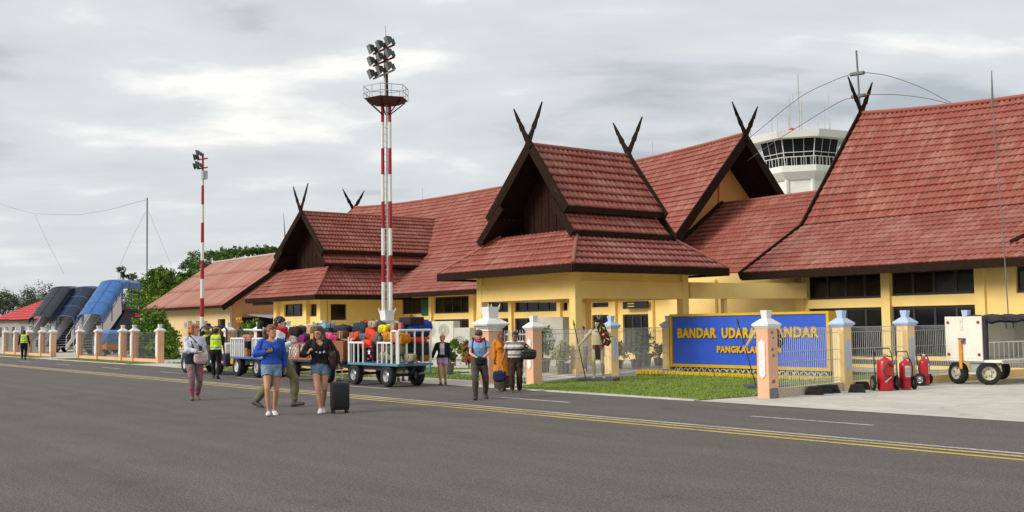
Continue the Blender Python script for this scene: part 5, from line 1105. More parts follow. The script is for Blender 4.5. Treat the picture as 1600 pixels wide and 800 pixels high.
case(643, 501.5, Fa, 20, 6, (.03, .018, .02), 'dark brown suitcase lying flat at the top of the pile', dp=.6); case(600, 503, Fa + .1, 18, 3, (.6, .6, .58), 'flat white parcel at the back of the pile', kind='carton', dp=.5)
for k, px in enumerate((560, 585, 612, 640)): case(px, 545, Fa + .25, 13, 17, [(.03, .03, .04), (.05, .03, .03), (.03, .05, .05), (.04, .04, .05)][k], ['black suitcase deep behind the red bags', 'maroon-black suitcase deep behind the star suitcase', 'dark green suitcase deep behind the kitbags', 'grey-black suitcase deep behind the beige bags'][k], dp=.5)
for k, px in enumerate((575, 615)): case(px, 520, Fa + .1, 18, 11, [(.03, .035, .05), (.05, .05, .05)][k], ['blue-black suitcase buried behind the navy backpack', 'dark grey suitcase buried behind the carton'][k], dp=.5)
# second cart
duffel(461, 518.5, N_, 9, 8, BK, 'black rucksack on the lattice cart'); duffel(470, 516, Mi, 8, 7, (.05, .055, .06), 'dark grey rucksack behind the carton'); duffel(458, 530, N_, 10, 7, (.28, .27, .24), 'grey-beige bag under the black rucksack'); duffel(473, 530, N_, 5.5, 7, (.22, .01, .16), 'shiny purple bag on the lattice cart'); duffel(479, 528, Mi, 8, 9, (.03, .04, .045), 'slate bag beside the purple bag')
case(485, 515, N_, 6.5, 6.5, (.52, .33, .14), 'tan carton tilted on the lattice cart', kind='carton', tilt=.2); case(490, 528, N_, 6, 7, (.55, .26, .07), 'orange carton below the tan carton', kind='carton'); duffel(462, 548, N_, 11, 12, (.72, .70, .68), 'white plastic sack behind the lattice'); duffel(477, 549, N_, 8, 12, (.70, .69, .66), 'second white plastic sack behind the lattice next to a post')
case(510, 510.5, Mi, 15, 3.8, (.22, .38, .52), 'pale blue suitcase lying tilted on the lattice cart', dp=.5, tilt=-.12); case(490, 509, Mi + .25, 15, 3, (.55, .55, .52), 'long silver flat case under the pale blue suitcase', dp=.4, tilt=-.1); case(515, 516, Mi, 14, 4, (.025, .03, .035), 'flat dark suitcase under the pale blue one', dp=.5)
duffel(514, 525, N_, 7, 6, (.62, .10, .22), 'pink handbag on the lattice cart'); duffel(524, 528, N_, 7, 5, (.45, .02, .12), 'magenta bag beside the pink handbag'); duffel(536, 514, Mi, 13, 6, (.02, .022, .035), 'dark navy bags bundle above the wicker basket'); case(536, 523, N_, 10, 6, (.17, .09, .045), 'brown wicker basket on the lattice cart', kind='carton'); case(500, 535, Mi + .1, 14, 14, (.03, .03, .03), 'black trunk behind the woman in the black jacket', dp=.6); case(525, 545, Mi + .2, 14, 14, (.05, .03, .025), 'brown-black trunk behind the side board', dp=.6); case(465, 535, Mi + .5, 14, 14, (.05, .05, .06), 'dark trunk behind the white sacks', dp=.6)
# third cart
duffel(387.5, 528.5, N_ + .2, 8, 6, (.42, .16, .14), 'pink and white bundle on the blue cart'); case(388, 539, N_ + .2, 8, 6, BK, 'black bag on the cartons of the blue cart', dp=.4); case(386, 553, N_ + .15, 6, 9.5, (.45, .17, .06), 'orange-brown printed carton on the blue cart', kind='carton'); case(396, 553, N_ + .3, 5, 9, (.04, .03, .03), 'dark case beside the orange-brown carton'); case(406, 520, Mi, 5, 17, (.018, .022, .025), 'tall black upright case on the blue cart', dp=.3)

# ------------------------------------------------------------------ white luggage dolly by the wing
m_dolly = M('dolly_white', (.78, .76, .66), .5, var=.06, scale=3, dirt=.25, dirtcol=(.4, .36, .26)); m_tarpk = M('tarp_charcoal', (.035, .033, .042), .8, var=.35, scale=5, bump=1.0, bscale=7)
dX0, dX1, dY0, dY1 = PT(1477, 530, 'y', 25.9).x, PT(1534.5, 530, 'y', 25.9).x, 25.9, 29.4; dz0, dz1 = .56, 1.72
do = thing('luggage_dolly', 'white covered luggage dolly with charcoal tarpaulin and orange strap', 'luggage cart', ((dX0 + dX1) / 2, (dY0 + dY1) / 2, 0))
ep = part('end_panel', m_dolly, do, lambda mb: mb.bbox((dX0, dY0, dz0 + .03), (dX1, dY0 + .05, dz1), .012))
m_rivet = M('rivet', (.35, .34, .3), .4); m_refl = M('reflector_red', (.45, .01, .02), .3)
for i in range(9):
    for z in (dz0 + .1, dz1 - .06): part('rivet', m_rivet, ep, lambda mb: mb.cyl((dX0 + .06 + i * (dX1 - dX0 - .12) / 8, dY0 - .004, z), (dX0 + .06 + i * (dX1 - dX0 - .12) / 8, dY0 + .01, z), .009, n=6))
for x in (dX0 + .09, dX1 - .09):
    for z in (dz0 + .2, dz1 - .15): part('reflector', m_refl, ep, lambda mb: mb.wheel((x, dY0 - .008, z), (0, 1, 0), .04, .02, 14))
xm_ = (dX0 + dX1) / 2 - .02
part('print', M('faded_print', (.45, .44, .38), .7), ep, lambda mb: [mb.box((xm_ - .06 + .03 * (k % 3), dY0 - .003, dz1 - .14 - .055 * (k // 3)), (xm_ - .06 + .03 * (k % 3) + .018, dY0 - .001, dz1 - .14 - .055 * (k // 3) + .04)) for k in (0, 1, 2, 3, 5, 6, 8, 10, 11, 12, 14)], kind='stuff')
part('latch', m_hubd, do, lambda mb: mb.box((xm_ - .1, dY0 - .05, 1.13), (xm_ + .08, dY0 - .002, 1.17)))
part('orange_strap', M('strap_orange', (.70, .26, .015), .6, var=.15), do, lambda mb: mb.hexa([(xm_ - .08, dY0 - .07, .4), (xm_ + .0, dY0 - .07, .4), (xm_ + .0, dY0 - .05, .4), (xm_ - .08, dY0 - .05, .4)], [(xm_ - .09, dY0 - .05, 1.14), (xm_ - .01, dY0 - .05, 1.14), (xm_ - .01, dY0 - .03, 1.14), (xm_ - .09, dY0 - .03, 1.14)]))
part('knob', M('knob_purple', (.12, .07, .13), .4), do, lambda mb: mb.ell((xm_ + .03, dY0 - .06, 1.09), (.05, .04, .05), 10, 7), smooth=True)
part('floor', m_dolly, do, lambda mb: mb.bbox((dX0, dY0 + .052, dz0), (dX1 + .45, dY1, dz0 + .07), .01)); part('far_side', m_dolly, do, lambda mb: mb.box((dX0, dY0 + .06, dz0 + .072), (dX0 + .04, dY1, dz1 - .06)))
part('back_panel', m_dolly, do, lambda mb: mb.box((dX0 + .05, dY1 - .05, dz0 + .072), (dX1, dY1, dz1 - .06))); part('edge_strip', m_shade, do, lambda mb: mb.box((dX1 + .45, dY0 + .06, dz0 - .02), (dX1 + .48, dY1, dz0 + .06)))
sp = lambda k: dY0 + .12 + k * .24
for k in range(13): part('rail_post', m_dolly, do, lambda mb: mb.cyl((dX1 - .03, sp(k), dz0 + .07), (dX1 - .03, sp(k), dz0 + .5), .014, n=6))
part('top_rail', m_dolly, do, lambda mb: mb.cyl((dX1 - .03, dY0 + .06, dz0 + .5), (dX1 - .03, dY1, dz0 + .5), .018))
part('post', m_tarpk, do, lambda mb: mb.bbox((dX1 - .02, dY0 + .052, dz0 + .06), (dX1 + .07, dY0 + .2, dz1 - .02), .02))
def tarp(mb):
    nx_, ny_ = 8, 16; rs = random.Random(4); R = []
    for lay in (0, 1):
        R = [[(dX0 - .03 + (dX1 - dX0 + .16) * i / nx_, dY0 + .03 + (dY1 - dY0) * j / ny_, dz1 - .02 + .055 * math.sin(math.pi * i / nx_) * (.4 + .6 * min(1, j / 5)) + .03 * math.sin(j * 1.7 + i) * (j > 0) + (-.10 - .03 * math.sin(j * 2.1) if i == nx_ else 0) - .05 * lay) for i in range(nx_ + 1)] for j in range(ny_ + 1)]
        mb.rings(R, cap=False, closed=False)
part('tarpaulin', m_tarpk, do, tarp, smooth=True, fix=False)
for j in (1.0, 1.35): part('tie', m_strap, do, lambda mb: mb.cyl((dX1 + .1, dY0 + j, 1.4), (dX1 + .1, dY0 + j, 1.68), .012, n=5))
for x, y, s in ((PT(1496, 580, 'y', 26.05).x, 26.1, -1), (PT(1543, 582, 'y', 26.05).x, 26.1, 1), (PT(1563, 582, 'y', 28.6).x, 28.6, -1), (PT(1543, 582, 'y', 26.05).x, 28.6, 1)): wheel(do, (x, y, .29), (.45 * s + .2, -.9, 0), .29, .2, m_rimc)
part('front_axle', m_dolly, do, lambda mb: (beam(mb, (dX0 + .15, 26.1, .26), (dX1 + .1, 26.1, .26), .06, .05), beam(mb, (dX0 + .15, 26.1, .3), (dX0 + .05, 26.1, .56), .05, .04), beam(mb, (dX1, 26.1, .3), (dX1 - .1, 26.1, .56), .05, .04)), kind='stuff')
part('axle_box', m_shade, do, lambda mb: mb.box((xm_ + .1, 26.05, .32), (xm_ + .4, 26.4, .555)))

# ------------------------------------------------------------------ wheeled fire extinguishers and rubber chocks
m_ext = M('extinguisher_red', (.50, .008, .02), .3, var=.08, spec=.6); m_label = M('label_paper', (.66, .64, .62), .6, var=.05)
def extinguisher(px, py, s, rz, label, lab=True, hose=False, slim=1.0):
    g = GR(px, py); t = thing('fire_extinguisher', label, 'extinguisher', tuple(g), rz); L = lambda nm, m, fn, par=None, **k: part(nm, m, par or t, fn, world=False, **k)
    r, h = .165 * s * slim, .66 * s
    L('cylinder', m_ext, lambda mb: mb.lathe([(r * .96, .02), (r, .05), (r, h * .86), (r * .9, h * .94), (r * .55, h), (r * .25, h + .03), (.03, h + .04), (.03, h + .1)], 24), smooth=True)
    L('band', M('ext_band', (.36, .006, .015), .4), lambda mb: mb.lathe([(r + .006, .2 * s), (r + .006, .25 * s)], 24, cap=False))
    L('valve', m_rims, lambda mb: mb.bbox((-.04, -.03, h + .06), (.04, .03, h + .13), .01))
    L('handle', m_hubd, lambda mb: mb.tube([(-r - .03, .05, .25), (-r - .03, .12, h * 1.05), (-r * .9, .14, h + .22 * s), (r * .9, .14, h + .22 * s), (r + .03, .12, h * 1.05), (r + .03, .05, .25)], .014, 6))
    for sx in (-1, 1): wheel(t, (sx * (r + .09), .03, .16 * s), (sx, 0, 0), .16 * s, .06, m_rims, world=False)
    L('axle', m_hubd, lambda mb: mb.cyl((-r - .09, .03, .16 * s), (r + .09, .03, .16 * s), .014, n=6))
    if lab:
        lb_ = L('label_plate', m_label, lambda mb: mb.rings([[((r + .003) * math.cos(a), (r + .003) * math.sin(a), z) for a in [math.radians(-110 + 11 * k) for k in range(7)]] for z in (.3 * s, .56 * s)], cap=False, closed=False))
        L('print_line', m_hubd, lambda mb: [mb.rings([[((r + .006) * math.cos(a), (r + .006) * math.sin(a), z + q) for a in [math.radians(-104 + 9 * k) for k in range(6)]] for q in (0, .008)], cap=False, closed=False) for z in [.34 * s + .032 * s * k for k in range(6)]], par=lb_, kind='stuff')
    L('hose', m_hubd, lambda mb: mb.tube([(.03, -.02, h + .08), (r * .7, -.12, h + .05), (r * .75, -r * .95, h * .75), (.0, -r - .03, h * .9) if hose else (r * .6, -r, h * .5), (-r * .6, -r - .02, h * .66), (-r * .3, -r - .03, h * .45), (r * .3, -r - .03, h * .5)] if hose else [(.03, -.02, h + .08), (r * .8, -.05, h + .06), (r + .02, -.08, h * .8), (r + .02, -.06, h * .45)], .016, 6), smooth=True)
    if hose: L('nozzle', m_galv, lambda mb: mb.tube([(r * .4, -r - .03, h * .45), (-r * .4, -r - .04, h * .28)], [.012, .02], 6))
    return t
extinguisher(1384, 610.5, 1.12, math.radians(52), 'largest red wheeled extinguisher with coiled black hose', False, True); extinguisher(1415, 609, 1.02, math.radians(55), 'red wheeled extinguisher with paper label beside the hose-wrapped one', slim=.78); extinguisher(1445, 602.5, 1.0, math.radians(100), 'red wheeled extinguisher standing by the white dolly', slim=.76)
m_rub = M('rubber_black', (.022, .022, .023), .85, var=.3, scale=9, bump=.4, bscale=25); m_rubb = M('rubber_brown', (.035, .024, .022), .85, var=.3, scale=9, bump=.4, bscale=25)
for i, (px, py, rz, lb) in enumerate([(1273, 617, .6, 'brownish rubber wheel chock foremost in its heap'), (1287, 615, .9, 'grey-black rubber chock leaning in the heap of three'), (1299, 614, .5, 'black rubber chock against the blue-capped pillar foot'), (1339, 613.5, .65, 'black rubber wheel chock beside the largest extinguisher'), (1347, 609, .75, 'black rubber chock half behind another by the fence')]):
    g = GR(px, py); t = thing('wheel_chock', lb, 'wheel chock', tuple(g), rz)
    part('block', m_rubb if i == 0 else m_rub, t, lambda mb: mb.hexa([(-.2, -.1, 0), (.2, -.1, 0), (.2, .1, 0), (-.2, .1, 0)], [(-.13, -.075, .19), (.13, -.075, .19), (.13, .075, .19), (-.13, .075, .19)]), world=False)
    for k in range(3): part('tread_rib', m_rub, t, lambda mb: mb.box((-.18 + .02 * k, -.098 + .008 * k, .04 + .05 * k), (.18 - .02 * k, -.085 + .008 * k, .055 + .05 * k)), world=False)
# ------------------------------------------------------------------ trees, shrubs, potted plants
def leaf_mat(name, col, var=.3): return M(name, col, .6, var=var, scale=1.5, spec=.3)
m_bark = M('bark', (.10, .075, .05), .9, var=.3, scale=8); m_bark_p = M('pale_bark', (.26, .23, .19), .9, var=.25, scale=6)
GREENS = {'deep': [leaf_mat('leaf_deep', (0.043, 0.098, 0.018)), leaf_mat('leaf_deep_mid', (0.072, 0.147, 0.023)), leaf_mat('leaf_deep_light', (0.123, 0.210, 0.036))],
          'lime': [leaf_mat('leaf_lime_dark', (0.065, 0.133, 0.016)), leaf_mat('leaf_lime', (0.123, 0.238, 0.021)), leaf_mat('leaf_lime_light', (0.203, 0.322, 0.039))],
          'far': [leaf_mat('leaf_far_dark', (.045, .068, .030)), leaf_mat('leaf_far', (.066, .092, .038)), leaf_mat('leaf_far_light', (.10, .125, .055))],
          'yellow': [leaf_mat('leaf_yellow_dark', (.13, .17, .02)), leaf_mat('leaf_yellow', (.28, .30, .03)), leaf_mat('leaf_yellow_light', (.45, .42, .05))]}
def leaf_cloud(parent, name, blobs, n, size, mats, seed, clump=.28, thick=.55, world=True, kind=None):
    "blobs: (centre, radii). Leaves sit in clumps spread through the outer part of each blob."
    rng = np.random.default_rng(seed); tot = sum(r[0] * r[1] * r[2] for _, r in blobs) ; V = []; MI = []
    vol = np.array([(r[0] * r[1] * r[2]) ** (2 / 3) for _, r in blobs]); vol = vol / vol.sum()
    for (c, r), f in zip(blobs, vol):
        nl = int(n * f); nc = max(6, nl // 26); d = rng.normal(size=(nc, 3)); d /= np.linalg.norm(d, axis=1)[:, None]
        rad = 1 - thick * rng.random(nc) ** 1.6; rad *= 1 + .13 * rng.normal(size=nc)
        cc = np.array(c) + d * rad[:, None] * np.array(r); mi = rng.integers(0, 3, nc)
        per = 26; pts = np.repeat(cc, per, 0) + rng.normal(size=(nc * per, 3)) * clump * min(r) * .55
        k = len(pts); a = rng.normal(size=(k, 3)); a /= np.linalg.norm(a, axis=1)[:, None]; b = np.cross(a, rng.normal(size=(k, 3))); b /= np.linalg.norm(b, axis=1)[:, None]
        s = size * (.6 + .8 * rng.random(k))[:, None]
        V.append(np.stack([pts - a * s, pts + b * s * .5, pts + a * s, pts - b * s * .5], 1).reshape(-1, 3)); MI.append(np.repeat(mi, per))
    v = np.concatenate(V); mi = np.concatenate(MI); me = bpy.data.meshes.new(name)
    v[:, 2] = np.maximum(v[:, 2], .02) if world else v[:, 2]
    me.from_pydata(v.tolist(), [], np.arange(len(v)).reshape(-1, 4).tolist())
    for m in mats: me.materials.append(m)
    me.polygons.foreach_set('material_index', mi.astype(np.int32)); return link(name, me, parent, world, **({'kind': kind} if kind else {}))
def tree(name, label, base, h, blobs, n, size, pal, seed, trunk_r=.16, group=None, clump=.28, bark=None, thick=.55, cat='tree'):
    x, y = base[:2]; t = thing(name, label, cat, (x, y, 0), 0, group); rs = random.Random(seed); bk = bark or m_bark
    part('trunk', bk, t, lambda mb: mb.tube([(x, y, -.1), (x + rs.uniform(-.1, .1) * h * .1, y, h * .3), (x + rs.uniform(-.1, .1) * h * .2, y, h * .62)], [trunk_r, trunk_r * .75, trunk_r * .4], 8), smooth=True)
    for (c, r) in blobs:
        part('limb', bk, t, lambda mb: mb.tube([(x, y, h * rs.uniform(.2, .4)), ((x + c[0]) / 2 + rs.uniform(-.2, .2), (y + c[1]) / 2, (h * .35 + c[2]) / 2 + .1), (c[0], c[1], c[2])], [trunk_r * .5, trunk_r * .34, trunk_r * .15], 6), smooth=True)
    leaf_cloud(t, 'crown', blobs, n, size, GREENS[pal], seed, clump, thick)
    return t
def at_px(px, py, y): p = PT(px, py, 'y', y); return (p.x, p.y, p.z)
def blob(px, py, y, wpx, hpx, d=None):
    p = PT(px, py, 'y', y); s = (p - CC).dot(CF) / CAM_F; return ((p.x, p.y, p.z), (wpx * s, d or wpx * s, hpx * s))
# rounded bush beside the left fence
bp_ = PT(240, 560, 'y', 21.6)
tree('bush', 'big rounded green bush behind the fence beside the shed', (bp_.x, 21.6), 2.4, [blob(240, 536, 21.6, 33, 32), blob(237, 506, 21.6, 24, 22), blob(226, 545, 21.4, 22, 22), blob(256, 541, 21.6, 22, 26), blob(247, 520, 21.8, 22, 18), blob(262, 560, 21.6, 22, 9)], 16000, .085, 'lime', 3, .09, clump=.2, thick=.35, cat='bush')
tp_ = PT(243, 560, 'y', 47)
tree('leafy_tree', 'dense green tree above the shed roof end', (tp_.x, 47), 7.5, [blob(247, 452, 47, 30, 26), blob(225, 462, 47, 22, 24), blob(268, 448, 48, 24, 20), blob(240, 478, 46, 34, 20), blob(252, 432, 47, 20, 13), blob(284, 455, 50, 18, 18)], 20000, .16, 'lime', 4, .25, clump=.2, thick=.4)
# umbrella-crowned trees behind the shed
for i, (px, py, w, h, yy) in enumerate([(322, 404, 36, 24, 92), (366, 393, 32, 18, 98), (408, 395, 28, 17, 102), (298, 428, 18, 18, 80), (438, 393, 18, 13, 106)]):
    rs = random.Random(40 + i); bs = [blob(px + rs.uniform(-w, w) * .75, py + rs.uniform(-.3, .55) * h, yy + rs.uniform(-2, 2), w * rs.uniform(.34, .55), h * rs.uniform(.24, .4)) for _ in range(10)]
    q = PT(px, 560, 'y', yy); tree('umbrella_tree', 'dark flat-crowned forest tree rising behind the shed roof', (q.x, yy), 11, bs, 6500, .20, 'deep' if i != 4 else 'far', 50 + i, .3, 'flat-crowned trees behind the shed', clump=.35, bark=m_bark_p, thick=.8)
# far tree line
for i, (px, py, w, h, yy) in enumerate([(8, 466, 16, 12, 95), (60, 460, 26, 20, 100), (40, 468, 22, 14, 105), (88, 470, 20, 15, 110), (-14, 468, 18, 12, 100), (200, 470, 16, 22, 120), (283, 452, 14, 16, 130), (110, 478, 22, 12, 115), (145, 478, 20, 12, 118), (290, 470, 20, 22, 110)]):
    q = PT(px, 560, 'y', yy); bs = [blob(px, py, yy, w, h), blob(px - w * .6, py + h * .6, yy, w * .7, h * .8), blob(px + w * .6, py + h * .5, yy, w * .7, h * .8), blob(px, py + h * 1.3, yy, w * .9, h * .9)]
    tree('forest_tree', 'hazy green tree in the far line beyond the roofs', (q.x, yy), 6, bs, 3200, .30, 'far', 70 + i, .3, 'trees of the far tree line', clump=.35)
for i, (px, py, lb) in enumerate([(189, 428, 'thin open-crowned tree standing behind the blue boarding stair'), (205, 434, 'thin sparse tree next to the dense green tree')]):
    q = PT(px, 560, 'y', 75); rs = random.Random(90 + i); bs = [blob(px + rs.uniform(-7, 7), py + rs.uniform(-8, 24), 75, rs.uniform(3, 5), rs.uniform(3, 5)) for _ in range(8)]
    tree('thin_tree', lb, (q.x, 75), 9, bs, 900, .16, 'far', 95 + i, .1, clump=.5, thick=.9)
# shrub and flower behind the blue cart
q = PT(386, 545, 'y', 22); tree('flowering_shrub', 'bright green shrub with orange flower head behind the blue cart', (q.x, 22), 1.6, [blob(388, 515, 22, 14, 13), blob(398, 508, 22, 10, 12), blob(378, 520, 22, 9, 10)], 3500, .06, 'lime', 21, .04, clump=.25, cat='bush')
tfl = thing('orange_flower', 'orange and yellow flower standing on a stalk above the bright shrub', 'flower', at_px(375, 525, 21.6)); fp = PT(375, 503, 'y', 21.5)
part('stalk', m_bark, tfl, lambda mb: mb.cyl((fp.x, 21.5, 0), tuple(fp), .02, n=6)); part('bloom', M('bloom_orange', (.62, .22, .03), .6, var=.4, scale=12), tfl, lambda mb: mb.ell(tuple(fp), (.16, .16, .13), 9, 6, noise=.2), smooth=False)
for k in range(6): part('petal', M('bloom_yellow', (.7, .45, .03), .6), tfl, lambda mb: mb.ell((fp.x + .1 * math.cos(k), 21.45 + .1 * math.sin(k), fp.z + .14), (.04, .04, .09), 6, 4))
# pot plants
m_pot = M('clay_pot', (.10, .085, .07), .8, var=.2); m_potg = M('grey_pot', (.17, .17, .16), .8, var=.2); m_potd = M('dark_pot', (.05, .05, .05), .7)
def pot_plant(px, py, y, s, pal, label, n=700, leaf=.06, mp_=None, tall=1.0, ribs=False):
    c = PT(px, py, 'y', y); x, yy = c.x, y; z0 = max(0.0, c.z - .0)
    t = thing('potted_plant', label, 'potted plant', (x, yy, 0))
    pt = part('pot', mp_ or m_pot, t, lambda mb: mb.lathe([(.16 * s, 0), (.17 * s, .02), (.23 * s, .36 * s), (.25 * s, .37 * s), (.25 * s, .42 * s), (.21 * s, .42 * s), (.2 * s, .34 * s)], 16, (x, yy, .0)), smooth=True)
    part('soil', m_bark, pt, lambda mb: mb.lathe([(.2 * s, .33 * s), (.19 * s, .36 * s)], 12, (x, yy, 0)))
    rs = random.Random(int(px)); mb = MB()
    for k in range(9): a = rs.uniform(0, 6.28); r = rs.uniform(.1, .3) * s; mb.tube([(x, yy, .35 * s), (x + r * .4 * math.cos(a), yy + r * .4 * math.sin(a), (.35 + .35 * tall) * s), (x + r * math.cos(a), yy + r * math.sin(a), (.35 + .6 * tall) * s)], [.012, .009, .005], 5)
    mb.build('stems', m_bark, t, kind='stuff')
    leaf_cloud(t, 'foliage', [((x, yy, (.35 + .38 * tall) * s), (.33 * s, .33 * s, .36 * s * tall)), ((x + .12 * s, yy - .1 * s, (.35 + .5 * tall) * s), (.2 * s, .2 * s, .3 * s * tall))], n, leaf, GREENS[pal], int(px), .4, .9)
    return t
pot_plant(880, 585, 22.6, .95, 'yellow', 'yellow-green croton in a clay pot by the portico column', 900, .05)
pot_plant(847, 580, 22.9, 1.25, 'deep', 'dark leafy plant in a ribbed grey pot near the air conditioner', 800, .07, m_potg, 1.3)
pot_plant(995, 578, 27.0, .9, 'lime', 'small bright sapling in a pot before the glass doors', 260, .06, m_potd, 1.3); pot_plant(1006, 578, 28.0, 1.3, 'deep', 'dark plant in a large grey pot before the glass doors', 500, .07, m_potg, 1.1); pot_plant(965, 580, 26.0, .9, 'deep', 'sprawling dark plant in a pot behind the fence by the statue', 420, .07, m_potd); pot_plant(1030, 578, 29, .8, 'deep', 'low dark plant in a pot by the end of the blue board', 300, .06, m_potd)
pot_plant(700, 596, 20.5, .95, 'deep', 'low basket pot of dark leaves beside the blonde woman', 380, .05, m_potg, .6)
q = PT(733, 575, 'y', 24.0); fs = tree('flowering_shrub', 'red and pink flowering shrub beside the air conditioners', (q.x, 24.0), 1.2, [blob(733, 553, 24, 10, 14), blob(727, 545, 24, 9, 9)], 1600, .06, 'lime', 31, .03, clump=.35, cat='bush')
m_rf = M('red_petal', (.55, .02, .05), .6, var=.3); rng_ = random.Random(5); mbf = MB()
for k in range(48): c_ = PT(733 + rng_.uniform(-10, 9), 548 + rng_.uniform(-14, 18), 'y', 23.75); mbf.ell(tuple(c_), (rng_.uniform(.02, .045), .03, rng_.uniform(.02, .04)), 6, 4, noise=.2)
mbf.build('blossoms', m_rf, fs, kind='stuff')
q = PT(711, 560, 'y', 25.5); tree('young_tree', 'small spindly green tree before the air conditioners', (q.x, 25.5), 1.9, [blob(712, 537, 25.5, 9, 6), blob(703, 547, 25.5, 6, 5), blob(718, 547, 25.5, 6, 6), blob(709, 556, 25.5, 7, 5)], 700, .08, 'lime', 33, .03, clump=.5, thick=.9)
# ------------------------------------------------------------------ people
V3 = Vector
def ik(a, t, l1, l2, pole):
    a, t = V3(a), V3(t); d = t - a; L = min(d.length, (l1 + l2) * .998); d = d.normalized(); x = (l1 * l1 - l2 * l2 + L * L) / (2 * L); h = math.sqrt(max(0, l1 * l1 - x * x)); p = V3(pole); p = (p - d * p.dot(d)).normalized()
    return a + d * x + p * h, a + d * L
def remesh(mb, voxel, smooth=2):
    me = mb.mesh('tmp', []); bm = bmesh.new(); bm.from_mesh(me); bmesh.ops.recalc_face_normals(bm, faces=bm.faces[:]); bm.to_mesh(me); bm.free()
    ob = bpy.data.objects.new('tmp', me); COL.objects.link(ob); r = ob.modifiers.new('r', 'REMESH'); r.mode = 'VOXEL'; r.voxel_size = voxel
    s = ob.modifiers.new('s', 'SMOOTH'); s.iterations = smooth; s.factor = .5
    bpy.context.view_layer.update(); out = bpy.data.meshes.new_from_object(ob.evaluated_get(bpy.context.evaluated_depsgraph_get())); bpy.data.objects.remove(ob); bpy.data.meshes.remove(me); return out
def skin_mat(name, col):
    if name in MATS: return MATS[name]
    m = M(name, col, .5, var=.08, scale=12, spec=.35); b = m.node_tree.nodes['Principled BSDF']; b.inputs['Subsurface Weight'].default_value = .08; b.inputs['Subsurface Radius'].default_value = (.01, .004, .002); return m
SK_FAIR = skin_mat('skin_fair', (.64, .38, .28)); SK_TAN = skin_mat('skin_tan', (.54, .27, .165)); SK_BROWN = skin_mat('skin_brown', (.25, .12, .07))
m_eye = M('eye_dark', (.03, .02, .018), .3); m_lip = M('lip', (.36, .11, .09), .5)
def hand(mb, w, d, n, s=1.0, curl=.5, out=1):
    "palm, four unequal bent fingers and a thumb leaving the side of the palm; d along the hand, n palm normal"
    w, d = V3(w), V3(d).normalized(); n = V3(n); n = (n - d * n.dot(d)).normalized(); sd = d.cross(n) * out
    k = w + d * .085 * s
    mb.tube([w - d * .02, w + d * .02 * s, w + d * .055 * s, k], [.024 * s, .034 * s, .040 * s, .034 * s], 10, sq=.55, up=n)
    for i, (o, L) in enumerate(((-.030, .066), (-.010, .076), (.010, .072), (.028, .056))):
        p0 = w + d * .07 * s + sd * o * s; p1 = p0 + (d * math.cos(curl * .6) + n * math.sin(curl * .6)) * L * .5 * s; p2 = p1 + (d * math.cos(curl * 1.5) + n * math.sin(curl * 1.5)) * L * .3 * s; p3 = p2 + (d * math.cos(curl * 2.3) + n * math.sin(curl * 2.3)) * L * .28 * s
        mb.tube([p0, p1, p2, p3], [.0105 * s, .0100 * s, .0092 * s, .007 * s], 6)
    t0 = w + d * .028 * s - sd * .028 * s; t1 = t0 + (d * .6 - sd * .75 + n * .3).normalized() * .042 * s; t2 = t1 + (d * .9 - sd * .2 + n * .5 * min(1, curl + .3)).normalized() * .03 * s
    mb.tube([t0, t1, t2], [.015 * s, .0115 * s, .008 * s], 6)
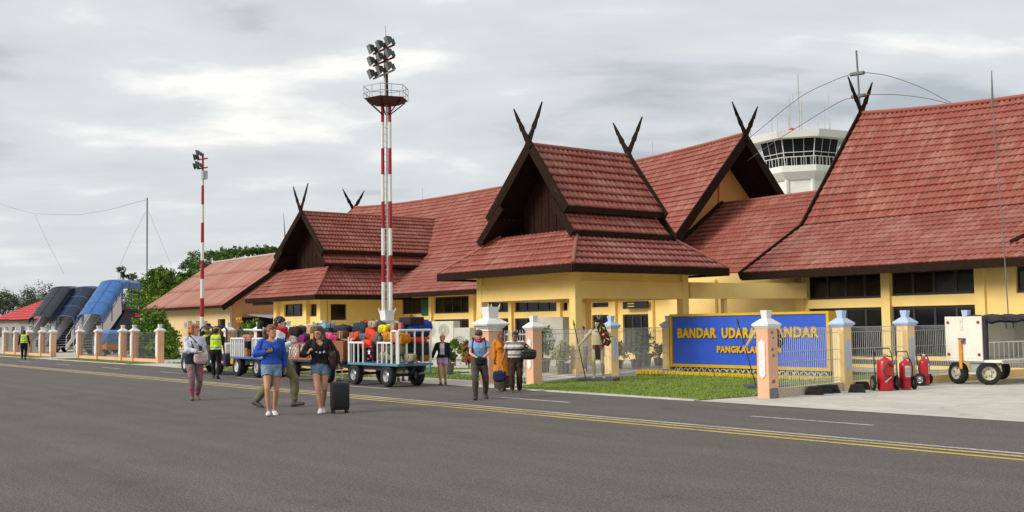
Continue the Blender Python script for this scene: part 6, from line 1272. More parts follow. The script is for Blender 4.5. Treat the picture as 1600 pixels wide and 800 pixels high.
def figure(name, label, px, feet, head, alpha, P=None, sex='f', skin=None, garments=(), hair=None, H=None, group=None, y=None, cat='person', loc=None, voxel=.0105, rz=None, eyes=True, stance='both'):
    """px/feet/head: pixels of the standing point, sole and crown; alpha: turn from facing the camera (positive to its right, degrees)"""
    P = dict(P or {}); g = V3(loc) if loc is not None else (GR(px, feet) if y is None else V3((PT(px, feet, 'y', y).x, y, 0)))
    dep = (g - CC).dot(CF); H = H or (feet - head) * dep / CAM_F; s = H / 1.7
    c = V3((-g.x, -g.y, 0)).normalized(); r = V3((-c.y, c.x, 0)) ; a = math.radians(alpha); fv = c * math.cos(a) + r * math.sin(a)
    rz = rz if rz is not None else math.atan2(fv.x, -fv.y)
    t = thing(name, label, cat, tuple(g), rz, group)
    male = sex == 'm'; drop = P.get('drop', 0.015); lean = P.get('lean', .03); sway = P.get('sway', 0.0)
    hipz = .925 - drop; hx = .088; B = MB(); bones = []
    LT = lambda z: V3((sway * (z - hipz), -math.sin(lean) * max(0, z - hipz), hipz + math.cos(lean) * (z - .925) if z > .925 else z - drop))
    # torso
    prof = [(.82, .10, .085, 0), (.86, .152, .105, .005), (.92, .172, .118, .012), (.98, .168, .112, .008), (1.06, .138, .096, 0), (1.12, .134, .094, -.003), (1.2, .146, .108, -.010), (1.28, .158, .118, -.016), (1.35, .165, .104, -.004), (1.395, .165, .088, .004), (1.43, .115, .072, .008), (1.455, .062, .058, .006)] if not male else \
           [(.82, .10, .085, 0), (.86, .148, .105, .005), (.92, .165, .115, .006), (.98, .163, .113, .0), (1.06, .155, .112, -.008), (1.12, .157, .113, -.01), (1.2, .168, .118, -.010), (1.28, .180, .120, -.008), (1.35, .190, .108, 0), (1.395, .185, .09, .006), (1.43, .125, .074, .01), (1.455, .066, .062, .006)]
    fat = P.get('fat', 1.0); R = []
    for z, rx, ry, oy in prof:
        c0 = LT(z) + V3((0, oy, 0)); f = fat if z < 1.3 else (1 + fat) / 2
        R.append([c0 + V3((rx * f * math.copysign(abs(math.cos(q)) ** .85, math.cos(q)), ry * f * math.copysign(abs(math.sin(q)) ** .85, math.sin(q)), 0)) for q in [2 * math.pi * k / 18 for k in range(18)]])
    B.rings(R); bones.append(('torso', LT(.86), LT(1.40), .14))
    # head
    nb = LT(1.45); HT = Matrix.Translation(LT(1.47)) @ Matrix.Rotation(math.radians(P.get('yaw', 0)), 4, 'Z') @ Matrix.Rotation(math.radians(P.get('nod', 0)), 4, 'X') @ Matrix.Rotation(math.radians(P.get('tilt', 0)), 4, 'Y') @ Matrix.Scale(1.07, 4) @ Matrix.Translation(V3((0, 0, -1.47)))
    B.tube([LT(1.41), HT @ V3((0, .0, 1.48)), HT @ V3((0, 0, 1.54))], [.062, .053 if not male else .058, .05], 12); bones.append(('neck', LT(1.43), HT @ V3((0, 0, 1.50)), .05))
    hp = [(1.476, .028, .030, -.058), (1.488, .044, .050, -.042), (1.51, .056, .068, -.026), (1.535, .064, .080, -.015), (1.56, .069, .088, -.009), (1.585, .073, .093, -.004), (1.62, .075, .096, .002), (1.655, .070, .090, .006), (1.682, .052, .068, .008), (1.698, .024, .032, .008)]
    B.rings([[HT @ V3((rx * math.cos(q), oy + ry * math.sin(q), z)) for q in [2 * math.pi * k / 16 for k in range(16)]] for z, rx, ry, oy in hp])
    B.ell((0, -.103, 1.566), (.012, .017, .021), 8, 6, T=HT); B.ell((0, -.098, 1.598), (.03, .012, .012), 8, 6, T=HT); B.ell((0, -.092, 1.527), (.024, .012, .011), 8, 6, T=HT)
    for sx in (-1, 1): B.ell((sx * .076, .008, 1.575), (.011, .02, .031), 8, 6, T=HT)
    bones.append(('head', HT @ V3((0, -.01, 1.53)), HT @ V3((0, 0, 1.64)), .09))
    # legs
    J = {}
    for sg, sd in ((1, 'L'), (-1, 'R')):
        hip = LT(.90) + V3((sg * hx, 0, 0)); ft = V3(P.get('foot' + sd, (sg * .095, 0, 0))); pitch = P.get('pitch' + sd, 0.0); fyaw = P.get('fyaw' + sd, sg * 8)
        ank = ft + V3((0, 0, .082)); kn, an = ik(hip, ank, .425, .425, P.get('knee' + sd, (sg * .12, -1, 0))); ft = an - V3((0, 0, .082))
        B.tube([hip + V3((0, 0, .03)), hip.lerp(kn, .25), hip.lerp(kn, .6), kn, kn.lerp(an, .25), kn.lerp(an, .55), an.lerp(kn, .1), an - V3((0, 0, .01))], [.092, .090, .070, .053, .055, .049, .034, .036], 14)
        FT = Matrix.Translation(an) @ Matrix.Rotation(math.radians(fyaw), 4, 'Z') @ Matrix.Rotation(math.radians(pitch), 4, 'X')
        B.rings([[FT @ V3((rx * math.cos(q), oy, -.082 + zc + (zr * math.sin(q)))) for q in [2 * math.pi * k / 12 for k in range(12)]] for oy, rx, zc, zr in [(.065, .018, .03, .022), (.05, .032, .036, .035), (.0, .036, .042, .042), (-.05, .038, .034, .034), (-.11, .045, .026, .025), (-.155, .038, .02, .019), (-.175, .018, .017, .014)]])
        bones += [('thigh' + sd, hip, kn, .07), ('shin' + sd, kn, an, .045), ('foot' + sd, FT @ V3((0, .04, -.045)), FT @ V3((0, -.15, -.055)), .03)]; J['knee' + sd], J['ankle' + sd], J['hip' + sd] = kn, an, hip; J['F' + sd] = FT
        # arms
        sw = .172 if not male else .195; sh = LT(1.395) + V3((sg * sw, .008, 0)); tgt = V3(P.get('hand' + sd, (sg * .24, -.02, .80))); pole = P.get('elbow' + sd, (sg * .35, 1, -.2))
        el, wr = ik(sh, tgt, .275, .245, pole); q = 1.0 if not male else 1.15
        B.tube([sh + V3((-sg * .03, 0, .005)), sh, sh.lerp(el, .35), sh.lerp(el, .75), el, el.lerp(wr, .25), el.lerp(wr, .7), wr], [.050 * q, .056 * q, .046 * q, .039 * q, .036 * q, .038 * q, .029 * q, .024 * q], 12)
        hd = P.get('hdir' + sd, None); hd = V3(hd) if hd else (wr - el).normalized(); hn = V3(P.get('palm' + sd, (-sg, -.15, .1)))
        hand(B, wr, hd, hn, 1.0 if not male else 1.08, P.get('curl' + sd, .55), sg)
        bones += [('uarm' + sd, sh, el, .045), ('farm' + sd, el, wr, .032), ('hand' + sd, wr, wr + hd * .14, .03)]; J['sh' + sd], J['el' + sd], J['wr' + sd], J['hd' + sd] = sh, el, wr, hd
    me = remesh(B, voxel); J['HT'] = HT; J['LT'] = LT
    # ground the figure: lowest sole touches the ground
    co = np.zeros(len(me.vertices) * 3); me.vertices.foreach_get('co', co); co = co.reshape(-1, 3); dz = co[:, 2].min() + .012 if P.get('ground', True) else 0.0
    S = lambda v: V3((v[0] * s, v[1] * s, (v[2] - dz) * s)); t['figure_scale'] = s
    nrm = np.zeros_like(co).ravel(); me.vertices.foreach_get('normal', nrm); nrm = nrm.reshape(-1, 3)
    bn = [b[0] for b in bones]; D = []; TT = []
    for _, a_, b_, rad in bones:
        a_, b_ = np.array(a_), np.array(b_); ab = b_ - a_; tt = np.clip(((co - a_) @ ab) / (ab @ ab), 0, 1); D.append(np.linalg.norm(co - (a_ + tt[:, None] * ab), axis=1) - rad); TT.append(tt)
    D = np.array(D); TT = np.array(TT); bi = D.argmin(0); bt = TT[bi, np.arange(len(co))]; bname = np.array(bn)[bi]; bk = np.array([b.rstrip('LR') for b in bn])[bi]
    par = bt + np.where(bk == 'shin', 1, 0) + np.where(bk == 'farm', 1, 0); h = co[:, 2]
    fidx = [tuple(p.vertices) for p in me.polygons]; Fq = np.array(fidx)
    body = me.copy() if False else me
    mats = [skin or SK_FAIR, m_eye, m_lip]; 
    for m_ in mats: body.materials.append(m_)
    if eyes:
        mi = np.zeros(len(Fq), np.int32); fc = co[Fq].mean(1)
        for sx in (-1, 1): e_ = np.array(HT @ V3((sx * .030, -.092, 1.583))); mi[(np.abs(fc - e_) / np.array([.015, .02, .0085])).max(1) < 1] = 1
        l_ = np.array(HT @ V3((0, -.100, 1.527))); mi[(np.abs(fc - l_) / np.array([.022, .03, .008])).max(1) < 1] = 2
        body.polygons.foreach_set('material_index', mi)
    new = co.copy(); new[:, 2] -= dz; new *= s; body.vertices.foreach_set('co', new.ravel()); body.polygons.foreach_set('use_smooth', [True] * len(Fq)); body.name = 'body'; bo = link('body', body, t, False)
    wob = .5 + .25 * np.sin(co[:, 0] * 37 + 3 * np.sin(co[:, 2] * 13)) + .25 * np.sin(co[:, 2] * 29 + co[:, 1] * 31 + 2 * np.sin(co[:, 0] * 17))
    for gd in garments:
        nm, mat, rule, th = gd[:4]; flare = gd[4] if len(gd) > 4 else 0.0
        sel = rule(bk, par, h, co, bname); thv = th * (.75 + .5 * wob) + flare * (par if flare else 0)
        f_ok = sel[Fq].sum(1) >= 3; use = np.unique(Fq[f_ok]); 
        if not len(use): continue
        rm = -np.ones(len(co), np.int64); rm[use] = np.arange(len(use)); ov = co[use] + nrm[use] * thv[use][:, None] * np.ones((1, 3)); iv = co[use] + nrm[use] * .002
        fs = rm[Fq[f_ok]]; n_ = len(use)
        # rim joining outer cloth to the body so that hems have thickness
        ed = {}
        for f in fs:
            for k in range(4):
                a_, b_ = int(f[k]), int(f[(k + 1) % 4]); ed[(a_, b_)] = 1
        rim = [(b_, a_, a_ + n_, b_ + n_) for (a_, b_) in ed if (b_, a_) not in ed]
        vv = np.concatenate([ov, iv]); vv[:, 2] -= dz; vv *= s
        gm = bpy.data.meshes.new(nm); gm.from_pydata(vv.tolist(), [], fs.tolist() + rim); gm.materials.append(mat); gm.polygons.foreach_set('use_smooth', [True] * len(gm.polygons)); link(nm, gm, t, False)
    J.update(t=t, S=S, s=s, dz=dz, rz=rz, loc=g)
    if hair: make_hair(J, *hair)
    return J
def world_of(J, p): return Matrix.Translation(J['loc']) @ Matrix.Rotation(J['rz'], 4, 'Z') @ J['S'](p)
def fpart(J, name, mat, fn, smooth=True, voxel=None, parent=None, noise=0.0, **kw):
    mb = MB(); fn(mb)
    if voxel:
        me = remesh(mb, voxel, 2); mb = MB(); mb.v = [tuple(v.co) for v in me.vertices]; mb.f = [tuple(p.vertices) for p in me.polygons]; mb.m = [0] * len(mb.f); bpy.data.meshes.remove(me)
    if noise: mb.v = [(x + noise * math.sin(y * 90 + z * 47), y + noise * math.sin(z * 80 + x * 60), z + noise * math.sin(x * 95 + y * 30)) for x, y, z in mb.v]
    mb.v = [tuple(J['S'](p)) for p in mb.v]; return mb.build(name, mat, parent or J['t'], smooth=smooth, world=False, fix=not voxel, sharp=70, **kw)
def hair_mat(name, col):
    if name in MATS: return MATS[name]
    m, nt, b = new_mat(name); lk = nt.links.new; tc = nd(nt, 'ShaderNodeTexCoord'); mp = nd(nt, 'ShaderNodeMapping'); mp.inputs['Scale'].default_value = (60, 60, 5); lk(tc.outputs['Object'], mp.inputs[0])
    n = nd(nt, 'ShaderNodeTexNoise', i_Scale=1.0, i_Detail=3.0); lk(mp.outputs[0], n.inputs[0]); r = nd(nt, 'ShaderNodeMapRange', i_1=.3, i_2=.7, i_3=.5, i_4=1.5); lk(n.outputs[0], r.inputs[0])
    sc = nd(nt, 'ShaderNodeVectorMath', operation='SCALE'); sc.inputs[0].default_value = col; lk(r.outputs[0], sc.inputs['Scale']); lk(sc.outputs[0], b.inputs['Base Color']); b.inputs['Roughness'].default_value = .45
    bp = nd(nt, 'ShaderNodeBump', i_Strength=.6, i_Distance=.01); lk(n.outputs[0], bp.inputs['Height']); lk(bp.outputs[0], b.inputs['Normal']); MATS[name] = m; return m
def make_hair(J, style, mat):
    T = J['HT']
    def fn(mb):
        mb.ell((0, .008, 1.643), (.084, .104, .077), 14, 10, T=T); mb.ell((0, .045, 1.59), (.076, .068, .075), 12, 8, T=T)
        for sx in (-1, 1): mb.ell((sx * .066, .012, 1.615), (.022, .05, .045), 10, 7, T=T)
        if style == 'curly':
            rs = random.Random(2)
            for k in range(46):
                a = rs.uniform(.12 * math.pi, .88 * math.pi) if k % 2 else rs.uniform(-.1 * math.pi, 1.1 * math.pi); z = rs.uniform(1.50, 1.70); rr = .095 * (1 - max(0, z - 1.63) * 4.5); mb.ell((rr * math.cos(a), .015 + rr * 1.0 * math.sin(a), z), (.032, .032, .034), 8, 6, T=T)
        if style in ('long', 'wavy'):
            for k in range(9):
                a = math.pi * (-.06 + 1.12 * k / 8); x, y = .078 * math.cos(a), .02 + .075 * math.sin(a); L = .36 if style == 'long' else .2
                mb.tube([T @ V3((x * .9, y, 1.64)), T @ V3((x * 1.1, y * 1.1, 1.55)), T @ V3((x * 1.25, y * 1.2 - (.03 if k in (0, 8) else 0), 1.47)), J['LT'](1.55 - L * .6) + V3((x * 1.35, .06 if .2 < k / 8 < .8 else -.04, 0)), J['LT'](1.55 - L) + V3((x * 1.2, .08 if .2 < k / 8 < .8 else -.07, 0))], [.028, .034, .034, .03, .012], 8)
        if style == 'pony':
            mb.tube([T @ V3((0, .09, 1.64)), T @ V3((-.01, .15, 1.63)), T @ V3((-.02, .17, 1.56)), T @ V3((-.02, .15, 1.46)), T @ V3((-.02, .13, 1.40))], [.03, .04, .042, .034, .012], 9)
        if style == 'bun': mb.ell((0, .03, 1.71), (.03, .03, .03), 8, 6, T=T)
    fpart(J, 'hair', mat, fn, voxel=.011, noise=.004 if style != 'curly' else .006)
# garment rules: (kind of bone, position along limb, height, xyz, bone name) -> which vertices it covers
def TOP(sleeve, hem, neck=1.425, v=0.0):
    def f(b, p, h, co, bn):
        tor = (b == 'torso') & (h > hem) & (h < neck - v * np.clip(1 - np.abs(co[:, 0]) / .09, 0, 1) * (co[:, 1] < 0)); thi = (b == 'thigh') & (h > hem)
        nk = (b == 'neck') & (h < neck); return tor | thi | nk | (((b == 'uarm') | (b == 'farm')) & (p < sleeve)) 
    return f
def BOT(leg, top): return lambda b, p, h, co, bn: ((b == 'torso') & (h < top)) | (((b == 'thigh') | (b == 'shin')) & (p < leg))
def SHOE(up=1.93): return lambda b, p, h, co, bn: (b == 'foot') | ((b == 'shin') & (p > up))
def OPENJ(sleeve, hem, gap): return lambda b, p, h, co, bn: TOP(sleeve, hem, 1.44)(b, p, h, co, bn) & ~((b == 'torso') & (co[:, 1] < -.02) & (np.abs(co[:, 0] + 0) < gap))
def VEST(hem): return lambda b, p, h, co, bn: ((b == 'torso') & (h > hem) & (h < 1.44)) | ((b == 'thigh') & (h > hem))
def fabric(name, col, **kw): return M(name, col, kw.pop('rough', .8), var=kw.pop('var', .15), scale=kw.pop('scale', 9), bump=kw.pop('bump', .8), bscale=kw.pop('bscale', 16), spec=.2, **kw)
def banded(name, base, bands):
    "cloth with horizontal bands: (z0, z1, colour) in the wearer's own height"
    m = fabric(name, base); nt = m.node_tree; lk = nt.links.new; b = nt.nodes['Principled BSDF']; src = b.inputs['Base Color'].links[0].from_socket; tc = nd(nt, 'ShaderNodeTexCoord'); sp_ = nd(nt, 'ShaderNodeSeparateXYZ'); lk(tc.outputs['Object'], sp_.inputs[0])
    for z0, z1, col in bands:
        a = nd(nt, 'ShaderNodeMath', operation='GREATER_THAN', i_1=z0); c = nd(nt, 'ShaderNodeMath', operation='LESS_THAN', i_1=z1); lk(sp_.outputs[2], a.inputs[0]); lk(sp_.outputs[2], c.inputs[0]); q = nd(nt, 'ShaderNodeMath', operation='MULTIPLY'); lk(a.outputs[0], q.inputs[0]); lk(c.outputs[0], q.inputs[1])
        mx = nd(nt, 'ShaderNodeMix', data_type='RGBA'); lk(q.outputs[0], mx.inputs[0]); lk(src, mx.inputs[6]); mx.inputs[7].default_value = (*col, 1); src = mx.outputs[2]
    lk(src, b.inputs['Base Color']); return m
def flowery(name, base, flower):
    m = fabric(name, base, var=.4, scale=30); nt = m.node_tree; lk = nt.links.new; b = nt.nodes['Principled BSDF']; src = b.inputs['Base Color'].links[0].from_socket; tc = nd(nt, 'ShaderNodeTexCoord'); v = nd(nt, 'ShaderNodeTexVoronoi', i_Scale=9.0); lk(tc.outputs['Object'], v.inputs[0])
    r = nd(nt, 'ShaderNodeMapRange', i_1=.36, i_2=.44, i_3=1.0, i_4=0.0); lk(v.outputs[0], r.inputs[0]); mx = nd(nt, 'ShaderNodeMix', data_type='RGBA'); lk(r.outputs[0], mx.inputs[0]); lk(src, mx.inputs[6]); mx.inputs[7].default_value = (*flower, 1); lk(mx.outputs[2], b.inputs['Base Color']); return m
m_denim = fabric('denim', (.20, .29, .40), var=.25, scale=14); m_denim_d = fabric('denim_worn', (.13, .20, .30), var=.4, scale=10); m_blk = fabric('black_cloth', (.016, .016, .018)); m_hiv = (.62, .90, .03); m_refl_t = (.30, .36, .42)
m_hivis = banded('hi_vis_vest', m_hiv, [(1.00, 1.06, m_refl_t), (1.27, 1.33, m_refl_t)]); m_dknavy = fabric('dark_navy_cloth', (.012, .016, .035)); m_wshoe = M('white_shoe', (.7, .68, .66), .5, var=.1); m_dshoe = M('dark_shoe', (.05, .042, .036), .6, var=.2); m_sandal = M('sandal', (.16, .10, .06), .6)
def strap(J, pts, r=.014, name='strap', mat=None): return fpart(J, name, mat or m_strap, lambda mb: mb.tube(pts, r, 6, sq=.5), parent=None)
def bag_thing(J, name, label, c, r, mat, strap_pts=None, cat='bag', e=.65, extras=None, sr=.011, smat=None, rzl=0.0):
    t = thing(name, label, cat, tuple(world_of(J, c)), J['rz']); s = J['s']; cc = V3(c); rel = lambda p: (V3(p) - cc) * s
    part('body', mat, t, lambda mb: mb.ell((0, 0, 0), tuple(q * s for q in r), 16, 10, e1=e, e2=e, noise=.02, rs=random.Random(5), T=Matrix.Rotation(rzl, 4, 'Z')), smooth=True, world=False, sharp=80)
    part('flap', mat, t, lambda mb: mb.ell((0, -.008 * s, r[2] * .45 * s), (r[0] * .98 * s, r[1] * 1.02 * s, r[2] * .5 * s), 14, 8, e1=e, e2=e, T=Matrix.Rotation(rzl, 4, 'Z')), smooth=True, world=False)
    for sp_ in (strap_pts or []): part('strap', smat or m_strap, t, lambda mb: mb.tube([rel(p) for p in sp_], sr * s, 6), world=False, smooth=True)
    return t

# 1 red-haired woman walking towards the camera
m_swt = fabric('lavender_sweater', (.62, .63, .72)); m_flow = flowery('flower_trousers', (.19, .165, .16), (.50, .05, .13))
J = figure('person', 'red-haired person in white sweater and floral trousers holding a phone', 303, 625, 508, 12, dict(yaw=48, footL=(.085, .10, .0), pitchL=12, footR=(-.075, -.14, 0), handR=(.03, -.27, 1.08), elbowR=(-1, .3, -.4), palmR=(.3, -.3, 1), handL=(.27, -.06, .80), curlR=1.1, drop=.03), garments=[('trousers', m_flow, BOT(1.95, 1.02), .022), ('under_top', m_dknavy, lambda b, p, h, co, bn: (h > .80) & (h < 1.05) & ((b == 'torso') | (b == 'thigh')), .034), ('sweater', m_swt, TOP(1.9, .97, 1.43), .026), ('sandals', m_sandal, SHOE(1.99), .008)], hair=('curly', hair_mat('hair_red', (.42, .13, .035))), skin=SK_FAIR)
fpart(J, 'phone', m_hubd, lambda mb: mb.box((.035, -.36, 1.10), (.095, -.352, 1.21)))
bag_thing(J, 'shoulder_bag', 'pale pink slouchy shoulder bag on the red-haired person', (.10, -.19, .93), (.15, .07, .13), fabric('pale_pink_leather', (.60, .46, .45), bump=.2), [[(.20, -.16, 1.0), (.12, -.16, 1.15), (-.02, -.15, 1.32), (-.11, -.06, 1.44), (-.13, .06, 1.42)], [(.0, -.17, 1.0), (-.05, -.17, 1.15), (-.10, -.13, 1.32)]], sr=.016)
# 2 security worker walking away, 3 tractor driver, 12 far worker
def cap(J, mat, brim=-1): fpart(J, 'cap', mat, lambda mb: (mb.ell((0, .004, 1.665), (.088, .108, .055), 14, 8, T=J['HT']), mb.ell((0, brim * .115, 1.645), (.062, .07, .012), 12, 6, T=J['HT'])), voxel=.011)
J = figure('person', 'person in yellow hi-vis vest and tan cap walking beside the tow tractor', 337, 592, 513, 172, dict(footL=(.09, -.16, 0), footR=(-.09, .2, .03), pitchR=28, handL=(.25, .0, .80), handR=(-.27, -.12, .84), yaw=-10), 'm', SK_BROWN, [('trousers', m_blk, BOT(1.96, 1.02), .022), ('shirt', m_blk, TOP(1.0, .98), .014), ('vest', m_hivis, VEST(.96), .03), ('shoes', m_dshoe, SHOE(1.94), .012)], ('short', hair_mat('hair_black', (.012, .010, .010))))
cap(J, fabric('tan_cap', (.33, .22, .13)))
J = figure('person', 'driver in yellow hi-vis vest and black cap seated on the tow tractor', 327, 592, 513, 0, dict(ground=False, drop=-.14, footL=(.1, -.52, .38), footR=(-.1, -.52, .38), handL=(.18, -.42, 1.28), handR=(-.18, -.40, 1.28), yaw=20), 'm', SK_BROWN, [('trousers', m_blk, BOT(1.96, 1.16), .022), ('shirt', m_blk, TOP(1.0, 1.12), .014), ('vest', m_hivis, VEST(1.12), .03), ('shoes', m_dshoe, SHOE(1.94), .012)], ('short', hair_mat('hair_black', (.012, .010, .010))), H=1.68, loc=(rx + .33, ym - .1, 0), rz=math.radians(-90))
cap(J, m_blk)
J = figure('person', 'distant person in yellow hi-vis vest and dark trousers walking by the pillars', 37, 562, 517, 175, dict(footL=(.09, -.12, 0), footR=(-.09, .14, .02), pitchR=20, handL=(.30, -.05, .82), handR=(-.32, .02, .84)), 'm', SK_BROWN, [('trousers', m_dknavy, BOT(1.96, 1.02), .025), ('shirt', m_blk, TOP(1.95, .98), .018), ('vest', m_hivis, VEST(.96), .032), ('shoes', m_dshoe, SHOE(1.94), .012)], ('short', hair_mat('hair_black', (.012, .010, .010))), voxel=.014)
# 4 woman in blue top
m_roy = fabric('royal_blue_knit', (.028, .085, .44)); m_green_st = M('green_strap', (.05, .08, .06), .8)
J = figure('person', 'person in royal blue top and denim shorts with ponytail and backpack', 424, 649, 510, 4, dict(yaw=38, footL=(.07, .16, 0), pitchL=12, footR=(-.06, -.12, 0), handR=(-.085, -.16, 1.20), elbowR=(-1, .2, -.6), palmR=(.2, .6, .8), handL=(.27, .10, .84), elbowL=(.6, 1, 0), curlR=1.2, fat=1.08), garments=[('shorts', m_denim, BOT(.40, .985), .018, .014), ('top', m_roy, TOP(1.92, .955, 1.40, .03), .030), ('shoes', m_wshoe, lambda b, p, h, co, bn: (b == 'foot') & (h < .075), .008)], hair=('pony', hair_mat('hair_brown', (.15, .068, .028))), skin=SK_TAN)
bag_thing(J, 'backpack', 'dark green backpack worn over the royal blue top', (0, .20, 1.20), (.14, .08, .20), fabric('dark_green_nylon', (.035, .06, .05)), [[(sx * .11, .15, 1.36), (sx * .125, .04, 1.445), (sx * .125, -.09, 1.38), (sx * .13, -.145, 1.25), (sx * .15, -.10, 1.08), (sx * .14, .12, 1.05)] for sx in (-1, 1)], 'backpack', sr=.02, smat=m_green_st)
# 5 man in white shirt striding to the right behind her
m_olive = fabric('olive_trousers', (.16, .155, .085)); m_wsh = fabric('white_shirt', (.66, .68, .72)); m_redsc = fabric('red_scarf', (.52, .01, .03), bump=.8, bscale=12)
J = figure('person', 'tall dark-haired person in white shirt, red scarf and olive trousers striding', 437, 636, 490.5, 74, dict(yaw=6, nod=-4, footL=(.07, -.26, .0), pitchL=-8, footR=(-.07, .42, .03), pitchR=24, drop=.055, handR=(-.16, -.27, 1.18), elbowR=(-.6, .6, -.6), handL=(.22, -.1, .86), curlR=1.1), 'm', SK_FAIR, [('trousers', m_olive, BOT(1.93, 1.02), .03), ('shirt', m_wsh, TOP(1.9, .93, 1.45), .022), ('shoes', M('grey_trainer', (.075, .07, .062), .7, var=.3), SHOE(1.93), .014)], ('short', hair_mat('hair_dark', (.022, .016, .013))), H=1.9)
fpart(J, 'scarf', m_redsc, lambda mb: [mb.tube([J['LT'](1.44 + dz_) + V3((.085 * math.cos(q), .0 + .085 * math.sin(q) - .015, .015 * math.sin(3 * q))) for q in [2 * math.pi * k / 14 for k in range(15)]], .038, 8) for dz_ in (0, .045)] + [mb.tube([J['LT'](1.42) + V3((0, -.10, 0)), J['LT'](1.36) + V3((0, -.14, 0)), J['LT'](1.28) + V3((.0, -.135, 0))], [.05, .045, .015], 8)], voxel=.014, noise=.005)
fpart(J, 'beard', hair_mat('hair_dark', (.022, .016, .013)), lambda mb: mb.ell((0, -.068, 1.495), (.042, .036, .026), 10, 7, T=J['HT']), noise=.003)
for sx in (-1, 1): fpart(J, 'spectacle_lens', m_hubd, lambda mb: mb.tube([J['HT'] @ V3((sx * .032 + .019 * math.cos(q), -.105, 1.583 + .016 * math.sin(q))) for q in [2 * math.pi * k / 10 for k in range(11)]], .0035, 4))
bag_thing(J, 'messenger_bag', 'black messenger bag slung on the person in white shirt', (-.24, -.02, .93), (.06, .15, .12), m_blk, [[(-.22, -.12, 1.0), (-.17, -.16, 1.2), (-.02, -.14, 1.38), (.09, -.04, 1.46), (.10, .06, 1.43)], [(-.22, .12, 1.0), (-.17, .15, 1.2), (0, .13, 1.36), (.10, .06, 1.43)]], sr=.016)
# 6 woman in black jacket with wheeled case
J6 = J = figure('person', 'long-haired person in black jacket and star top pulling a black suitcase', 500, 645.5, 512, 0, dict(yaw=-30, tilt=0, nod=4, footL=(.055, .15, .015), pitchL=18, footR=(.02, -.16, 0), handR=(-.22, -.22, 1.19), elbowR=(-.7, .2, -1), hdirR=(.35, -.2, .7), palmR=(1, .2, 0), curlR=1.3, handL=(.36, .03, .93), elbowL=(.6, .6, 0), curlL=1.3, sway=-.03), garments=[('shorts', m_denim_d, BOT(.34, .99), .014, .010), ('shirt', m_blk, TOP(.2, .965, 1.40, .09), .022), ('jacket', fabric('black_quilt', (.022, .021, .024), bump=.9, bscale=9), OPENJ(1.9, .95, .075), .034), ('shoes', m_wshoe, SHOE(1.97), .014)], hair=('long', hair_mat('hair_chestnut', (.055, .026, .015))), skin=SK_TAN)
for qx, qz, r_ in ((-.07, 1.20, .022), (.0, 1.19, .03), (.075, 1.205, .038), (.06, 1.235, .024)): fpart(J, 'star_print', M('star_white', (.8, .8, .8), .6), lambda mb: mb.hexa([(qx + (r_ if k % 2 else r_ * .45) * math.sin(k * math.pi / 5), -.158 + abs(qx) * .12, qz + (r_ if k % 2 else r_ * .45) * math.cos(k * math.pi / 5)) for k in range(10)], [(qx + (r_ if k % 2 else r_ * .45) * math.sin(k * math.pi / 5), -.150 + abs(qx) * .12, qz + (r_ if k % 2 else r_ * .45) * math.cos(k * math.pi / 5)) for k in range(10)]), smooth=False)
fpart(J, 'bracelet', M('red_band', (.55, .05, .03), .5), lambda mb: mb.tube([J['wrR'].lerp(J['elR'], .12), J['wrR'].lerp(J['elR'], .3)], .037, 10))
bag_thing(J, 'handbag', 'large dark brown leather shoulder bag on the person in black jacket', (.25, .0, 1.04), (.07, .15, .19), fabric('brown_leather', (.055, .030, .026), rough=.45), [[(.22, -.10, 1.2), (.17, -.08, 1.36), (.15, .0, 1.45), (.19, .08, 1.36), (.24, .10, 1.2)]], 'handbag', sr=.014, smat=fabric('brown_leather', (.055, .030, .026), rough=.45))
hw_ = world_of(J, J['wrL'] + J['hdL'] * .075 * 1.0); cg = GR(531, 645.5); 
tc_ = thing('wheeled_suitcase', 'black hard-shell suitcase on four wheels with raised handle on the asphalt', 'suitcase', tuple(cg), J['rz'] + .2)
m_shell = M('black_shell', (.016, .017, .019), .35, var=.15)
LP = lambda nm, m, fn, par=None, **k: part(nm, m, par or tc_, fn, world=False, **k)
sh_ = LP('shell', m_shell, lambda mb: mb.bbox((-.175, -.12, .065), (.175, .12, .60), .05), smooth=True)
for k in range(6): LP('groove', m_shell, lambda mb: mb.bbox((-.145 + .052 * k, -.128, .12), (-.145 + .052 * k + .026, -.112, .55), .006), par=sh_)
LP('zip', m_strap, lambda mb: mb.bbox((-.179, -.012, .061), (.179, .012, .604), .05), par=sh_)
for sx in (-1, 1):
    for sy in (-1, 1): 
        c_ = LP('caster', m_hubd, lambda mb: mb.box((sx * .13 - .02, sy * .08 - .02, .04), (sx * .13 + .02, sy * .08 + .02, .075))); LP('caster_wheel', m_tyre, lambda mb: mb.wheel((sx * .13, sy * .08 + .008, .026), (1, 0, 0), .026, .03, 12), par=c_)
inv = (Matrix.Translation(cg) @ Matrix.Rotation(J['rz'] + .2, 4, 'Z')).inverted(); hl = inv @ hw_
for sx in (-1, 1): LP('handle_tube', m_galv, lambda mb: mb.tube([(sx * .07, .09, .58), (hl.x + sx * .06, hl.y, hl.z)], .009, 6))
LP('grip', m_hubd, lambda mb: mb.tube([(hl.x - .075, hl.y, hl.z), (hl.x + .075, hl.y, hl.z)], .016, 8)); LP('side_tag', M('pink_tag', (.6, .3, .35), .6), lambda mb: mb.box((.176, -.04, .33), (.182, .03, .45))); LP('top_handle', m_hubd, lambda mb: mb.tube([(-.06, 0, .595), (-.05, 0, .63), (.05, 0, .63), (.06, 0, .595)], .012, 6))
